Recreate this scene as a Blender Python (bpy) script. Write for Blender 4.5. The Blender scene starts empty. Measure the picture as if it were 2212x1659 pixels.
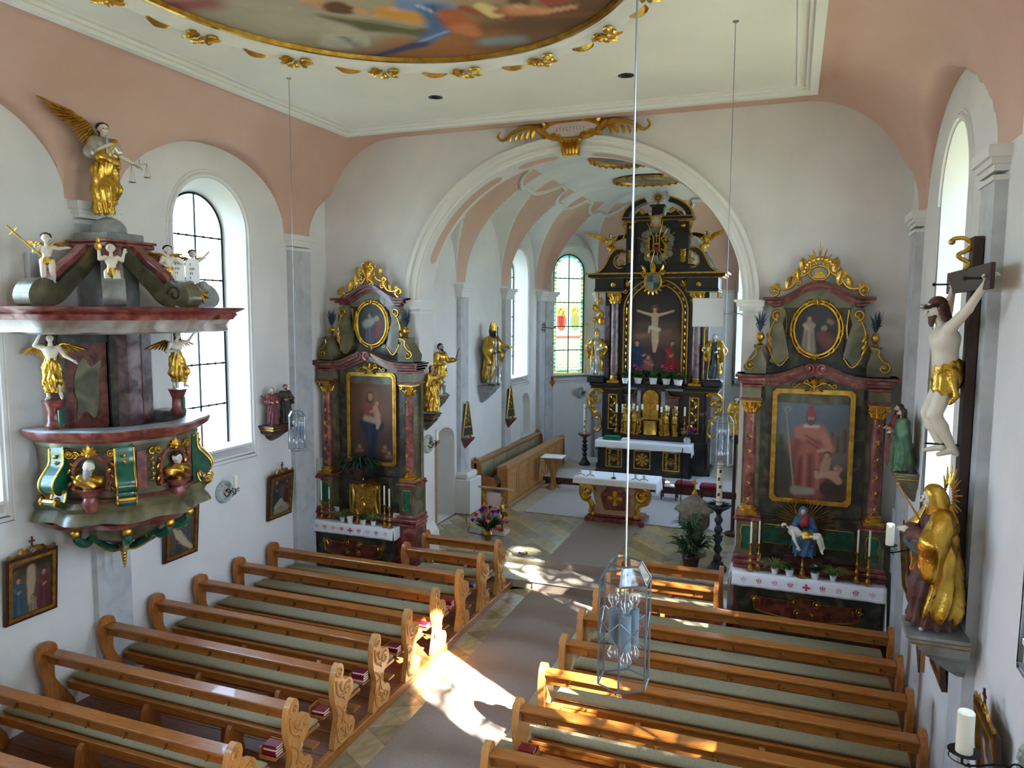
import bpy, bmesh, math, random
import numpy as np
import openvdb
from mathutils import Vector, Matrix
from mathutils.geometry import tessellate_polygon
PI = math.pi
R = math.radians
random.seed(7)
SC = bpy.context.scene
COL = SC.collection

# ------------------------------------------------------------------ camera
cam = bpy.data.cameras.new('camera'); camo = bpy.data.objects.new('camera', cam); COL.objects.link(camo)
cam.sensor_width = 36.0; cam.lens = 1600.6 / 2212 * 36.0; cam.clip_start = 0.05; cam.clip_end = 300
yaw, pitch, roll = R(20.632), R(5.561), R(0.286)
fw = Vector((-math.sin(yaw) * math.cos(pitch), math.cos(yaw) * math.cos(pitch), -math.sin(pitch)))
rt = Vector((math.cos(yaw), math.sin(yaw), 0)); up = rt.cross(fw)
r2 = math.cos(roll) * rt + math.sin(roll) * up; u2 = -math.sin(roll) * rt + math.cos(roll) * up
m = Matrix((r2, u2, -fw)).transposed().to_4x4(); m.translation = (0, 0, 4.9)
camo.matrix_world = m
SC.camera = camo
# ------------------------------------------------------------------ light
w = bpy.data.worlds.new('world'); SC.world = w; w.use_nodes = True
nt = w.node_tree; bg = nt.nodes['Background']
geo = nt.nodes.new('ShaderNodeTexCoord'); sep = nt.nodes.new('ShaderNodeSeparateXYZ'); rp = nt.nodes.new('ShaderNodeValToRGB')
nt.links.new(geo.outputs['Generated'], sep.inputs[0]); nt.links.new(sep.outputs['Z'], rp.inputs[0]); nt.links.new(rp.outputs[0], bg.inputs[0])
rp.color_ramp.elements[0].position = 0.0; rp.color_ramp.elements[0].color = (0.68, 0.84, 1, 1)
rp.color_ramp.elements[1].position = 0.7; rp.color_ramp.elements[1].color = (0.45, 0.66, 1, 1)
bg.inputs[1].default_value = 9.8
sun = bpy.data.lights.new('sun', 'SUN'); so = bpy.data.objects.new('sun', sun); COL.objects.link(so)
sun.energy = 80.0; sun.angle = R(0.6); sun.color = (1, 0.93, 0.8)
el = R(38); sd = Vector((-0.845 * math.cos(el), 0.534 * math.cos(el), -math.sin(el)))
so.rotation_euler = sd.to_track_quat('-Z', 'Y').to_euler(); so.location = (30, -20, 30)
SC.view_settings.view_transform = 'Standard'; SC.view_settings.look = 'None'; SC.view_settings.gamma = 1
SC.view_settings.use_curve_mapping = False; SC.view_settings.exposure = 1.26
SC.cycles.max_bounces = 10; SC.cycles.diffuse_bounces = 7; SC.cycles.transparent_max_bounces = 16
SC.cycles.caustics_reflective = False; SC.cycles.caustics_refractive = False; SC.cycles.sample_clamp_indirect = 8
SC.cycles.use_denoising = True

def portal(loc, normal, wd, ht):
    l = bpy.data.lights.new('window_portal', 'AREA'); l.shape = 'RECTANGLE'; l.size = wd; l.size_y = ht
    l.cycles.is_portal = True
    o = bpy.data.objects.new('window_portal', l); COL.objects.link(o); o.location = loc
    z = -Vector(normal).normalized(); y = Vector((0, 0, 1)); x = y.cross(z)
    o.matrix_world = Matrix.Translation(loc) @ Matrix((x, y, z)).transposed().to_4x4()

# ------------------------------------------------------------------ materials
def srgb(r, g, b):
    return tuple(((c / 255) / 12.92 if c / 255 < 0.04045 else ((c / 255 + 0.055) / 1.055) ** 2.4) for c in (r, g, b)) + (1,)
MATS = {}
def mat(name, a, b=None, rough=0.6, metal=0.0, scale=6.0, dist=0.0, detail=4.0, bump=0.0, bscale=None, lo=0.35, hi=0.65, c3=None, stretch=None, coat=0.0, spec=0.5):
    m = bpy.data.materials.new(name); m.use_nodes = True; N = m.node_tree.nodes; L = m.node_tree.links
    p = N['Principled BSDF']; p.inputs['Roughness'].default_value = rough; p.inputs['Metallic'].default_value = metal
    p.inputs['Coat Weight'].default_value = coat; p.inputs['Specular IOR Level'].default_value = spec
    p.inputs['Base Color'].default_value = srgb(*a)
    tc = N.new('ShaderNodeTexCoord'); vec = tc.outputs['Object']
    if stretch:
        mp = N.new('ShaderNodeMapping'); mp.inputs['Scale'].default_value = stretch; L.new(vec, mp.inputs[0]); vec = mp.outputs[0]
    if b or bump:
        nz = N.new('ShaderNodeTexNoise'); nz.inputs['Scale'].default_value = scale; nz.inputs['Detail'].default_value = detail
        nz.inputs['Distortion'].default_value = dist; L.new(vec, nz.inputs['Vector'])
    if b:
        cr = N.new('ShaderNodeValToRGB'); e = cr.color_ramp.elements
        e[0].position = lo; e[0].color = srgb(*a); e[1].position = hi; e[1].color = srgb(*b)
        if c3:
            x = e.new((lo + hi) / 2); x.color = srgb(*c3)
        L.new(nz.outputs['Fac'], cr.inputs[0]); L.new(cr.outputs[0], p.inputs['Base Color'])
    if bump:
        n2 = N.new('ShaderNodeTexNoise'); n2.inputs['Scale'].default_value = bscale or scale * 3; n2.inputs['Detail'].default_value = 3
        L.new(vec, n2.inputs['Vector'])
        bp = N.new('ShaderNodeBump'); bp.inputs['Strength'].default_value = bump; bp.inputs['Distance'].default_value = 0.02
        L.new(n2.outputs['Fac'], bp.inputs['Height']); L.new(bp.outputs[0], p.inputs['Normal'])
    MATS[name] = m; return m
M = MATS
mat('white_wall', (214, 211, 208), (224, 221, 218), rough=0.9, scale=1.2, bump=0.12, bscale=14)
mat('white_trim', (222, 219, 214), rough=0.8, bump=0.05, bscale=20)
mat('ceiling_white', (220, 216, 206), (228, 224, 214), rough=0.9, scale=0.8)
mat('pink', (204, 166, 150), (212, 176, 160), rough=0.9, scale=0.9, bump=0.08, bscale=14)
mat('grey_marble', (164, 166, 170), (200, 200, 200), rough=0.5, scale=2.2, dist=1.6, detail=4, c3=(188, 189, 190), lo=.25, hi=.75)
mat('dark_marble', (40, 44, 46), (112, 114, 104), rough=0.35, scale=6, dist=0.7, detail=7)
mat('red_marble', (92, 34, 32), (156, 92, 82), rough=0.3, scale=7, dist=0.7, detail=7, c3=(124, 60, 54), coat=0.3)
mat('red_brown_marble', (66, 28, 24), (124, 66, 50), rough=0.3, scale=9, dist=0.7, detail=7, coat=0.3)
mat('green_marble', (72, 68, 48), (122, 114, 84), rough=0.35, scale=3.5, dist=0.7, detail=7, c3=(98, 92, 66), coat=0.25)
mat('dark_green_marble', (34, 34, 28), (92, 86, 66), rough=0.35, scale=5, dist=0.7, detail=7, c3=(52, 50, 40), coat=0.25)
mat('emerald', (14, 74, 56), (26, 100, 76), rough=0.35, scale=9, coat=0.3)
mat('blue_grey_marble', (112, 112, 108), (158, 160, 158), rough=0.4, scale=3, dist=0.7, detail=7)
mat('white_marble_paint', (128, 112, 100), (206, 200, 198), rough=0.35, scale=2.2, dist=0.7, detail=7)
mat('gold', (188, 142, 52), (222, 180, 84), rough=0.28, metal=1.0, scale=9, bump=0.25, bscale=60)
mat('old_gold', (150, 108, 44), (200, 150, 66), rough=0.38, metal=0.9, scale=14, bump=0.3, bscale=50)
mat('brass', (150, 118, 60), (196, 160, 92), rough=0.25, metal=1.0, scale=12)
mat('black_lacquer', (16, 14, 14), (26, 23, 22), rough=0.28, scale=9, coat=0.3)
mat('purple_marble', (70, 44, 50), (136, 112, 110), rough=0.3, scale=5, dist=0.7, detail=7)
mat('pale_skin', (214, 202, 182), (224, 212, 194), rough=0.4, scale=8)
mat('skin', (190, 142, 110), (204, 158, 126), rough=0.5, scale=8)
mat('dark_hair', (44, 28, 20), rough=0.6, bump=0.6, bscale=60)
mat('grey_hair', (120, 118, 116), (160, 158, 154), rough=0.6, scale=20, bump=0.6, bscale=60)
mat('brown_cloth', (72, 38, 30), (96, 54, 42), rough=0.6, scale=8)
mat('maroon_cloth', (84, 32, 36), (110, 48, 50), rough=0.6, scale=8)
mat('dark_cloth', (34, 34, 32), (54, 56, 46), rough=0.6, scale=8)
mat('green_cloth', (52, 84, 58), (76, 104, 70), rough=0.6, scale=8)
mat('red_cloth', (150, 34, 34), (120, 26, 30), rough=0.6, scale=8)
mat('blue_cloth', (40, 78, 110), (60, 104, 134), rough=0.5, scale=8)
mat('slate_cloth', (44, 60, 66), (66, 82, 86), rough=0.45, scale=8)
mat('silver_cloth', (150, 148, 140), (190, 186, 176), rough=0.35, metal=0.5, scale=8)
mat('white_cloth', (236, 236, 240), rough=0.85, bump=0.15, bscale=8)
mat('red_print', (190, 40, 78), rough=0.85)
mat('pale_red_print', (214, 140, 160), rough=0.85)
mat('oak', (146, 84, 30), (174, 108, 44), rough=0.34, scale=5, dist=1.2, detail=6, stretch=(1.2, 10, 10), coat=0.25, bump=0.04, bscale=20)
mat('oak_light', (182, 124, 62), (204, 146, 80), rough=0.4, scale=5, dist=1.0, detail=6, stretch=(8, 8, 1.5), coat=0.2, bump=0.08, bscale=30)
mat('oak_end', (152, 88, 36), (178, 112, 54), rough=0.38, scale=5, dist=1.0, detail=6, stretch=(8, 8, 1.5), coat=0.2, bump=0.06, bscale=20)
mat('floor_wood', (112, 62, 30), (142, 84, 46), rough=0.45, scale=4, dist=1.0, detail=6, stretch=(1.2, 10, 10))
mat('stall_wood', (166, 120, 72), (186, 140, 90), rough=0.45, scale=4, detail=6, stretch=(6, 1.2, 6))
mat('dark_wood', (50, 26, 18), (72, 40, 26), rough=0.4, scale=8, stretch=(6, 6, 1))
mat('cross_wood', (46, 26, 18), (62, 36, 24), rough=0.5, scale=8, stretch=(6, 6, 1))
mat('cushion', (150, 139, 106), (170, 159, 126), rough=0.95, scale=90, detail=2, bump=0.5, bscale=160)
mat('carpet', (138, 122, 110), (154, 138, 126), rough=1, scale=120, detail=2, bump=0.4, bscale=220)
mat('grey_carpet', (176, 170, 168), (188, 182, 180), rough=1, scale=60, detail=2, bump=0.3, bscale=180)
mat('tile', (156, 140, 104), (186, 172, 138), rough=0.16, scale=3, dist=1, detail=5)
mat('tile_dark', (134, 120, 90), (160, 146, 112), rough=0.14, scale=3, dist=1, detail=5)
mat('tile_grey', (146, 140, 128), (170, 164, 150), rough=0.14, scale=3, dist=1, detail=5)
mat('limestone', (178, 170, 150), (200, 192, 174), rough=0.35, scale=4, dist=1)
mat('font_stone', (104, 98, 84), (146, 138, 120), rough=0.8, scale=9, detail=7, bump=0.5, bscale=30)
mat('altar_stone', (176, 140, 108), (200, 168, 138), rough=0.45, scale=4, dist=1.5)
mat('velvet', (92, 10, 22), (118, 18, 32), rough=0.85, scale=12)
mat('book_red', (110, 12, 34), (134, 20, 44), rough=0.4, scale=10)
mat('book_blue', (30, 40, 76), (60, 90, 130), rough=0.4, scale=10)
mat('paper', (226, 216, 190), rough=0.9)
mat('wax', (238, 230, 206), rough=0.45)
mat('iron', (22, 22, 24), rough=0.5, metal=0.6)
mat('steel', (150, 154, 160), rough=0.3, metal=1.0)
mat('lead', (120, 126, 132), rough=0.4, metal=0.9)
mat('socket', (110, 124, 136), rough=0.4)
mat('leaf', (38, 70, 34), (64, 100, 48), rough=0.5, scale=20)
mat('leaf_dark', (14, 36, 24), (28, 56, 34), rough=0.5, scale=20)
mat('leaf_light', (92, 116, 52), (130, 150, 84), rough=0.5, scale=20)
mat('petal_pink', (214, 40, 90), (230, 70, 110), rough=0.6, scale=20)
mat('petal_peach', (232, 130, 110), (240, 160, 110), rough=0.6, scale=20)
mat('petal_violet', (98, 30, 140), (130, 50, 160), rough=0.6, scale=20)
mat('petal_red', (190, 20, 40), rough=0.6)
mat('petal_white', (232, 230, 228), rough=0.6)
mat('petal_yellow', (226, 180, 50), rough=0.6)
mat('blue_flower', (36, 44, 62), (60, 70, 90), rough=0.5, scale=20)
mat('ceramic', (234, 232, 228), rough=0.3)
mat('green_cover', (20, 110, 66), rough=0.9)
mat('speaker', (172, 174, 178), (160, 162, 166), rough=0.6, scale=200)
mat('screen_grey', (206, 206, 204), rough=0.7)
mat('wreath', (140, 158, 150), (186, 200, 190), rough=0.8, scale=14, bump=0.6, bscale=30)
mat('plaster_pink', (206, 186, 182), rough=0.9)
mat('ground', (86, 98, 56), (116, 114, 82), rough=1, scale=0.3)
mat('tree_leaf', (60, 92, 34), (86, 118, 44), rough=0.7, scale=2)
mat('bark', (70, 56, 44), rough=0.9)
mat('cloud_paint', (110, 112, 106), (150, 150, 142), rough=0.4, scale=6)
mat('ring_dark', (26, 28, 34), (60, 62, 68), rough=0.5, scale=20)
mat('ruby', (150, 10, 16), rough=0.1, coat=0.5)

def mix_glass(name, tint, trans, rough=0.02, trl=0.0, attr=False):
    m = bpy.data.materials.new(name); m.use_nodes = True; N = m.node_tree.nodes; L = m.node_tree.links
    N.remove(N['Principled BSDF']); out = N['Material Output']
    t = N.new('ShaderNodeBsdfTransparent'); g = N.new('ShaderNodeBsdfGlossy'); g.inputs['Roughness'].default_value = rough
    fr = N.new('ShaderNodeLayerWeight'); fr.inputs[0].default_value = 0.5; pw = N.new('ShaderNodeMath'); pw.operation = 'POWER'; pw.inputs[1].default_value = 4
    L.new(fr.outputs['Facing'], pw.inputs[0])
    mx = N.new('ShaderNodeMixShader'); ml = N.new('ShaderNodeMath'); ml.inputs[1].default_value = 1 - trans
    ml.operation = 'MAXIMUM'; L.new(pw.outputs[0], ml.inputs[0])
    t.inputs[0].default_value = tint + (1,); first = t.outputs[0]
    if attr:
        a = N.new('ShaderNodeAttribute'); a.attribute_name = 'Col'; L.new(a.outputs['Color'], t.inputs[0])
    if trl:
        tr = N.new('ShaderNodeBsdfTranslucent'); tr.inputs[0].default_value = tint + (1,)
        if attr: L.new(a.outputs['Color'], tr.inputs[0])
        m2 = N.new('ShaderNodeMixShader'); m2.inputs[0].default_value = trl
        L.new(t.outputs[0], m2.inputs[1]); L.new(tr.outputs[0], m2.inputs[2]); first = m2.outputs[0]
    L.new(ml.outputs[0], mx.inputs[0]); L.new(first, mx.inputs[1]); L.new(g.outputs[0], mx.inputs[2]); L.new(mx.outputs[0], out.inputs[0])
    MATS[name] = m
mix_glass('window_glass', (0.94, 0.97, 1.0), 0.96, trl=0.12)
mix_glass('lantern_glass', (0.93, 0.96, 0.98), 0.93, rough=0.03)
mix_glass('bulb_glass', (0.96, 0.97, 0.98), 0.85)
mix_glass('stained_glass', (1, 1, 1), 0.97, trl=0.8, attr=True)

def paint_mat(name, rough):
    m = bpy.data.materials.new(name); m.use_nodes = True; N = m.node_tree.nodes; L = m.node_tree.links
    p = N['Principled BSDF']; p.inputs['Roughness'].default_value = rough
    a = N.new('ShaderNodeAttribute'); a.attribute_name = 'Col'; L.new(a.outputs['Color'], p.inputs['Base Color']); MATS[name] = m
paint_mat('oil_paint', 0.38); paint_mat('fresco', 0.9)
# ------------------------------------------------------------------ mesh helpers
def tag(o, label=None, cat=None, group=None, kind=None):
    if label: o['label'] = label
    if cat: o['category'] = cat
    if group: o['group'] = group
    if kind: o['kind'] = kind
    return o
def thing(name, label, cat, loc=(0, 0, 0), rz=0.0, group=None):
    o = bpy.data.objects.new(name, None); COL.objects.link(o); o.location = loc; o.rotation_euler = (0, 0, rz)
    o.empty_display_size = 0.1
    return tag(o, label, cat, group)
def group_node(name, parent, loc=(0, 0, 0), rz=0.0):
    o = bpy.data.objects.new(name, None); COL.objects.link(o); o.parent = parent; o.location = loc; o.rotation_euler = (0, 0, rz)
    return o
class MB:
    def __init__(s, mx=None):
        s.V = []; s.F = []; s.n = 0; s.mx = mx; s.C = None
    def add(s, vs, fs):
        if s.mx is not None: vs = [s.mx @ Vector(v) for v in vs]
        s.V.extend(tuple(v) for v in vs); n = s.n
        s.F.extend(tuple(i + n for i in f) for f in fs); s.n += len(vs)
        return s
    def box(s, x0, x1, y0, y1, z0, z1):
        return s.add([(x, y, z) for x in (x0, x1) for y in (y0, y1) for z in (z0, z1)],
            [(0, 1, 3, 2), (4, 6, 7, 5), (0, 4, 5, 1), (2, 3, 7, 6), (0, 2, 6, 4), (1, 5, 7, 3)])
    def bbox(s, x0, x1, y0, y1, z0, z1, b=0.01):
        # box with bevelled vertical and horizontal front edges (chamfered slab)
        v = []
        for z, k in ((z0, b), (z0 + b, 0), (z1 - b, 0), (z1, b)):
            v += [(x0 + k, y0 + k, z), (x1 - k, y0 + k, z), (x1 - k, y1 - k, z), (x0 + k, y1 - k, z)]
        f = [(3, 2, 1, 0), (12, 13, 14, 15)]
        for i in range(3):
            for j in range(4):
                a = i * 4 + j; b2 = i * 4 + (j + 1) % 4; f.append((a, b2, b2 + 4, a + 4))
        return s.add(v, f)
    def lathe(s, prof, c=(0, 0, 0), n=16, a0=0.0, a1=2 * PI, sx=1.0, sy=1.0, flute=0.0, nf=8):
        full = abs(a1 - a0 - 2 * PI) < 1e-6; k = n if full else n + 1; v = []; f = []
        for r, z in prof:
            for i in range(k):
                a = a0 + (a1 - a0) * i / n; q = r * (1 + flute * math.cos(nf * a))
                v.append((c[0] + q * math.cos(a) * sx, c[1] + q * math.sin(a) * sy, c[2] + z))
        for j in range(len(prof) - 1):
            for i in range(n if full else n):
                i2 = (i + 1) % k if full else i + 1
                f.append((j * k + i, j * k + i2, (j + 1) * k + i2, (j + 1) * k + i))
        if full:
            if prof[0][0] > 1e-4: f.append(tuple(reversed(range(k))))
            if prof[-1][0] > 1e-4: f.append(tuple(range((len(prof) - 1) * k, len(prof) * k)))
        return s.add(v, f)
    def tube(s, pts, rad, n=6, flat=1.0, closed=False, fn=None):
        P = [Vector(p) for p in pts]; m = len(P)
        if not hasattr(rad, '__len__'): rad = [rad] * m
        nrm = Vector(fn) if fn else None; v = []; f = []
        for i in range(m):
            a = P[i - 1] if (i > 0 or closed) else P[i]; b = P[(i + 1) % m] if (i < m - 1 or closed) else P[i]
            t = (b - a)
            t = t.normalized() if t.length > 1e-9 else Vector((0, 0, 1))
            if nrm is None:
                nrm = Vector((0, 0, 1)) if abs(t.z) < 0.9 else Vector((1, 0, 0))
            q = nrm - t * nrm.dot(t)
            if q.length < 1e-6: q = t.orthogonal()
            q.normalize(); b2 = t.cross(q)
            if not fn: nrm = q
            for k in range(n):
                an = 2 * PI * k / n
                v.append(P[i] + (q * math.cos(an) * flat + b2 * math.sin(an)) * rad[i])
        for i in range(m if closed else m - 1):
            for k in range(n):
                k2 = (k + 1) % n; j = (i + 1) % m
                f.append((i * n + k, i * n + k2, j * n + k2, j * n + k))
        if not closed:
            f.append(tuple(reversed(range(n)))); f.append(tuple(range((m - 1) * n, m * n)))
        return s.add(v, f)
    def ball(s, c, r, sx=1, sy=1, sz=1, n=10, m=7):
        prof = [(max(1e-5, r * math.sin(PI * j / m)), -r * math.cos(PI * j / m) * sz) for j in range(m + 1)]
        return s.lathe(prof, c, n, sx=sx, sy=sy)
    def prism(s, poly, d0, d1, plane='xz', holes=()):
        # poly in 2D; plane xz -> extruded along y from d0 to d1; yz -> along x; xy -> along z
        def P(p, d):
            return (p[0], d, p[1]) if plane == 'xz' else ((d, p[0], p[1]) if plane == 'yz' else (p[0], p[1], d))
        loops = [list(poly)] + [list(h) for h in holes]
        flat = [p for l in loops for p in l]
        tris = tessellate_polygon([[Vector((p[0], p[1], 0)) for p in l] for l in loops])
        n = len(flat); v = [P(p, d0) for p in flat] + [P(p, d1) for p in flat]
        f = [tuple(t) for t in tris] + [tuple(i + n for i in reversed(t)) for t in tris]
        o = 0
        for l in loops:
            k = len(l)
            for i in range(k):
                a = o + i; b = o + (i + 1) % k; f.append((a, b, b + n, a + n))
            o += k
        return s.add(v, f)
    def strip(s, xs, lo, hi, y0, y1):
        v = []; f = []
        for x in xs:
            a, b = lo(x), hi(x); v += [(x, y0, a), (x, y0, b), (x, y1, b), (x, y1, a)]
        for i in range(len(xs) - 1):
            for k in range(4):
                k2 = (k + 1) % 4; f.append((i * 4 + k, i * 4 + k2, i * 4 + 4 + k2, i * 4 + 4 + k))
        e = (len(xs) - 1) * 4
        f += [(3, 2, 1, 0), (e, e + 1, e + 2, e + 3)]
        return s.add(v, f)
    def loft(s, rings, cap=True, closed=True):
        k = len(rings[0]); v = [p for r in rings for p in r]; f = []
        for j in range(len(rings) - 1):
            for i in range(k if closed else k - 1):
                i2 = (i + 1) % k; f.append((j * k + i, j * k + i2, (j + 1) * k + i2, (j + 1) * k + i))
        if cap and closed: f += [tuple(reversed(range(k))), tuple(range((len(rings) - 1) * k, len(rings) * k))]
        return s.add(v, f)
    def scroll(s, cx, cz, r, y=0.0, a0=0.0, turns=1.4, th=0.02, d=1, flat=1.0, n=6, eye=True):
        m = int(12 * turns) + 2; pts = []; rad = []
        for i in range(m):
            t = i / (m - 1); q = r * (1 - 0.82 * t); a = a0 + d * turns * 2 * PI * t
            pts.append((cx + q * math.cos(a), y - 0.3 * th * t, cz + q * math.sin(a))); rad.append(th * (1 - 0.4 * t))
        s.tube(pts, rad, n, flat)
        if eye: s.ball((cx, y - th * 0.5, cz), th * 1.25, n=7, m=4)
        return s
    def leaf(s, x, z, ln, ang, y=0.0, wd=0.35, curl=0.4, n=5, bulge=0.3):
        # acanthus style lobe lying in the xz plane
        k = 7; v = []; f = []
        for i in range(k):
            t = i / (k - 1); a = ang + curl * t * t * 2; px = x; pz = z
            for j in range(i):
                aa = ang + curl * (j / (k - 1)) ** 2 * 2
                px += math.cos(aa) * ln / (k - 1); pz += math.sin(aa) * ln / (k - 1)
            wv = wd * ln * 0.5 * (math.sin(PI * min(1, 0.12 + t * 0.9)) ** 0.7) * (1 - 0.15 * (i % 2))
            nx, nz = -math.sin(a), math.cos(a); dy = -bulge * ln * math.sin(PI * t) * 0.35
            v += [(px + nx * wv, y, pz + nz * wv), (px, y + dy - 0.15 * ln * wd, pz), (px - nx * wv, y, pz - nz * wv), (px, y + 0.02 * ln, pz)]
        for i in range(k - 1):
            for j in range(4):
                j2 = (j + 1) % 4; f.append((i * 4 + j, i * 4 + j2, i * 4 + 4 + j2, i * 4 + 4 + j))
        f += [(3, 2, 1, 0), tuple((k - 1) * 4 + j for j in range(4))]
        return s.add(v, f)
    def fan(s, x, z, ln, ang, y=0.0, n=5, spread=1.6, wd=0.35):
        for i in range(n):
            t = i / (n - 1) - 0.5
            s.leaf(x, z, ln * (1 - 0.5 * abs(t)), ang + t * spread, y - 0.01 * (1 - abs(t)), wd, curl=t * 0.8)
        return s
    def cscroll(s, x0, z0, x1, z1, bow, r, th, y=0.0, d0=1, d1=1, n=6):
        # C or S scroll between two points, curling at both ends
        p0 = Vector((x0, 0, z0)); p1 = Vector((x1, 0, z1)); t = (p1 - p0); nn = Vector((-t.z, 0, t.x)).normalized(); pts = []; rad = []
        L = t.length; tn = t.normalized()
        def spiral(c0, dirv, d, rev):
            out = []
            for i in range(11):
                q = i / 10; a = q * 2 * PI * 1.15; rr = r * (1 - 0.78 * q)
                cc = c0 + nn * d * r
                v = -nn * d * math.cos(a) * rr + (-tn if not rev else tn) * math.sin(a) * rr
                out.append(cc + v)
            return out
        s0 = spiral(p0, None, d0, False); s1 = spiral(p1, None, d1, True)
        mid = [p0 + t * (i / 8) + nn * bow * math.sin(PI * i / 8) for i in range(1, 8)]
        pts = list(reversed(s0)) + mid + s1
        k = len(pts)
        rad = [th * (0.55 + 0.45 * math.sin(PI * i / (k - 1))) for i in range(k)]
        s.tube([(p.x, y, p.z) for p in pts], rad, n)
        return s
    def build(s, name, m, parent=None, smooth=35, kind=None):
        me = bpy.data.meshes.new(name); me.from_pydata(s.V, [], s.F); me.update()
        if m: me.materials.append(m if not isinstance(m, str) else MATS[m])
        fix_normals(me)
        if smooth:
            me.polygons.foreach_set('use_smooth', [True] * len(me.polygons))
            if smooth < 180: me.set_sharp_from_angle(angle=R(smooth))
        o = bpy.data.objects.new(name, me); COL.objects.link(o)
        if parent: o.parent = parent
        if kind: o['kind'] = kind
        return o
def fix_normals(me):
    if len(me.polygons) > 60000: return
    b = bmesh.new(); b.from_mesh(me); bmesh.ops.recalc_face_normals(b, faces=b.faces); b.to_mesh(me); b.free()
def struct(o): o['kind'] = 'structure'; return o
def copy_tree(o, parent=None):
    c = o.copy(); COL.objects.link(c); c.parent = parent
    for ch in list(o.children): copy_tree(ch, c)
    return c
def spline(pts, sub=6, closed=True):
    out = []; n = len(pts)
    rng = range(n) if closed else range(n - 1)
    for i in rng:
        if closed: p = [pts[(i + k - 1) % n] for k in range(4)]
        else: p = [pts[max(0, min(n - 1, i + k - 1))] for k in range(4)]
        for j in range(sub):
            t = j / sub; t2 = t * t; t3 = t2 * t
            out.append(tuple(0.5 * (2 * p[1][d] + (p[2][d] - p[0][d]) * t + (2 * p[0][d] - 5 * p[1][d] + 4 * p[2][d] - p[3][d]) * t2 + (3 * p[1][d] - p[0][d] - 3 * p[2][d] + p[3][d]) * t3) for d in range(len(pts[0]))))
    if not closed: out.append(tuple(pts[-1]))
    return out
def lin(a, b, n): return [a + (b - a) * i / (n - 1) for i in range(n)]
def ellipse(cx, cy, a, b, n=32): return [(cx + a * math.cos(2 * PI * i / n), cy + b * math.sin(2 * PI * i / n)) for i in range(n)]
def arch_pts(c, hw, z0, zt, n=20, rise=None):
    rise = rise or hw
    return [(c - hw, z0), (c + hw, z0)] + [(c + hw * math.cos(PI * i / n), zt - rise + rise * math.sin(PI * i / n)) for i in range(n + 1)]

# ------------------------------------------------------------------ painted surfaces (vertex colour pictures)
class Paint:
    def __init__(s, base, base2=None, seed=1, tex=0.08):
        s.b = []; s.base = base; s.base2 = base2 or base; s.seed = seed; s.tex = tex
    def blob(s, x0, z0, x1, z1, r0, r1, col, soft=0.03, al=1.0):
        s.b.append((x0, z0, x1, z1, r0, r1, np.array(srgb(*col)[:3]), soft, al)); return s
    def figure(s, x, z, h, robe, skin=(196, 150, 120), hair=(60, 40, 28), arm=0, lean=0.0, w=1.0):
        # small robed figure: feet at (x,z), height h
        dk = tuple(int(c * 0.62) for c in robe); lt = tuple(min(255, int(c * 1.25)) for c in robe)
        s.blob(x, z + 0.05 * h, x + lean, z + 0.55 * h, 0.17 * h * w, 0.12 * h * w, robe, 0.03 * h)
        s.blob(x + lean, z + 0.55 * h, x + lean, z + 0.74 * h, 0.11 * h * w, 0.10 * h * w, robe, 0.03 * h)
        for k, q in ((-0.08, dk), (0.02, lt), (0.09, dk)):
            s.blob(x + k * h, z + 0.05 * h, x + lean + k * 0.6 * h, z + 0.6 * h, 0.018 * h, 0.012 * h, q, 0.025 * h, 0.8)
        s.blob(x + lean - 0.12 * h * w, z + 0.72 * h, x + lean + arm * h, z + 0.58 * h, 0.035 * h, 0.03 * h, lt, 0.02 * h)
        s.blob(x + lean + 0.12 * h * w, z + 0.72 * h, x + lean + arm * h + 0.05 * h, z + 0.56 * h, 0.035 * h, 0.03 * h, robe, 0.02 * h)
        s.blob(x + lean + arm * h, z + 0.57 * h, x + lean + arm * h + 0.05 * h, z + 0.6 * h, 0.025 * h, 0.02 * h, skin, 0.015 * h)
        s.blob(x + lean, z + 0.9 * h, x + lean, z + 0.86 * h, 0.075 * h, 0.06 * h, hair, 0.02 * h)
        s.blob(x + lean, z + 0.88 * h, x + lean, z + 0.84 * h, 0.052 * h, 0.04 * h, skin, 0.02 * h)
        return s
    def nude(s, pts, r, col, soft=0.012):
        for i in range(len(pts) - 1): s.blob(*pts[i], *pts[i + 1], r[i], r[i + 1], col, soft)
        return s
    def __call__(s, x, z, fx=None):
        a = np.array(srgb(*s.base)[:3]); b = np.array(srgb(*s.base2)[:3])
        t = np.clip((z - z.min()) / max(1e-6, z.max() - z.min()), 0, 1)[:, None]
        n = np.zeros_like(x); rs = np.random.RandomState(s.seed)
        for k in range(14):
            f = 2.0 * (1.35 ** k); an = rs.rand() * 6.28; n += np.sin(f * (x * np.cos(an) + z * np.sin(an)) + rs.rand() * 6.28) / (1 + k * 0.4)
        n = n / 4
        c = (a + (b - a) * t) * (1 + s.tex * 2.5 * n[:, None])
        for x0, z0, x1, z1, r0, r1, col, soft, al in s.b:
            dx, dz = x1 - x0, z1 - z0; L = dx * dx + dz * dz + 1e-9
            q = np.clip(((x - x0) * dx + (z - z0) * dz) / L, 0, 1)
            d = np.hypot(x - x0 - q * dx, z - z0 - q * dz) - (r0 + (r1 - r0) * q)
            m = np.clip(0.5 - d / (2 * soft + 1e-6), 0, 1)[:, None] * al
            c = c * (1 - m) + col * (1 + s.tex * 1.5 * n[:, None]) * m
        return np.clip(c, 0, 1)
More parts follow.
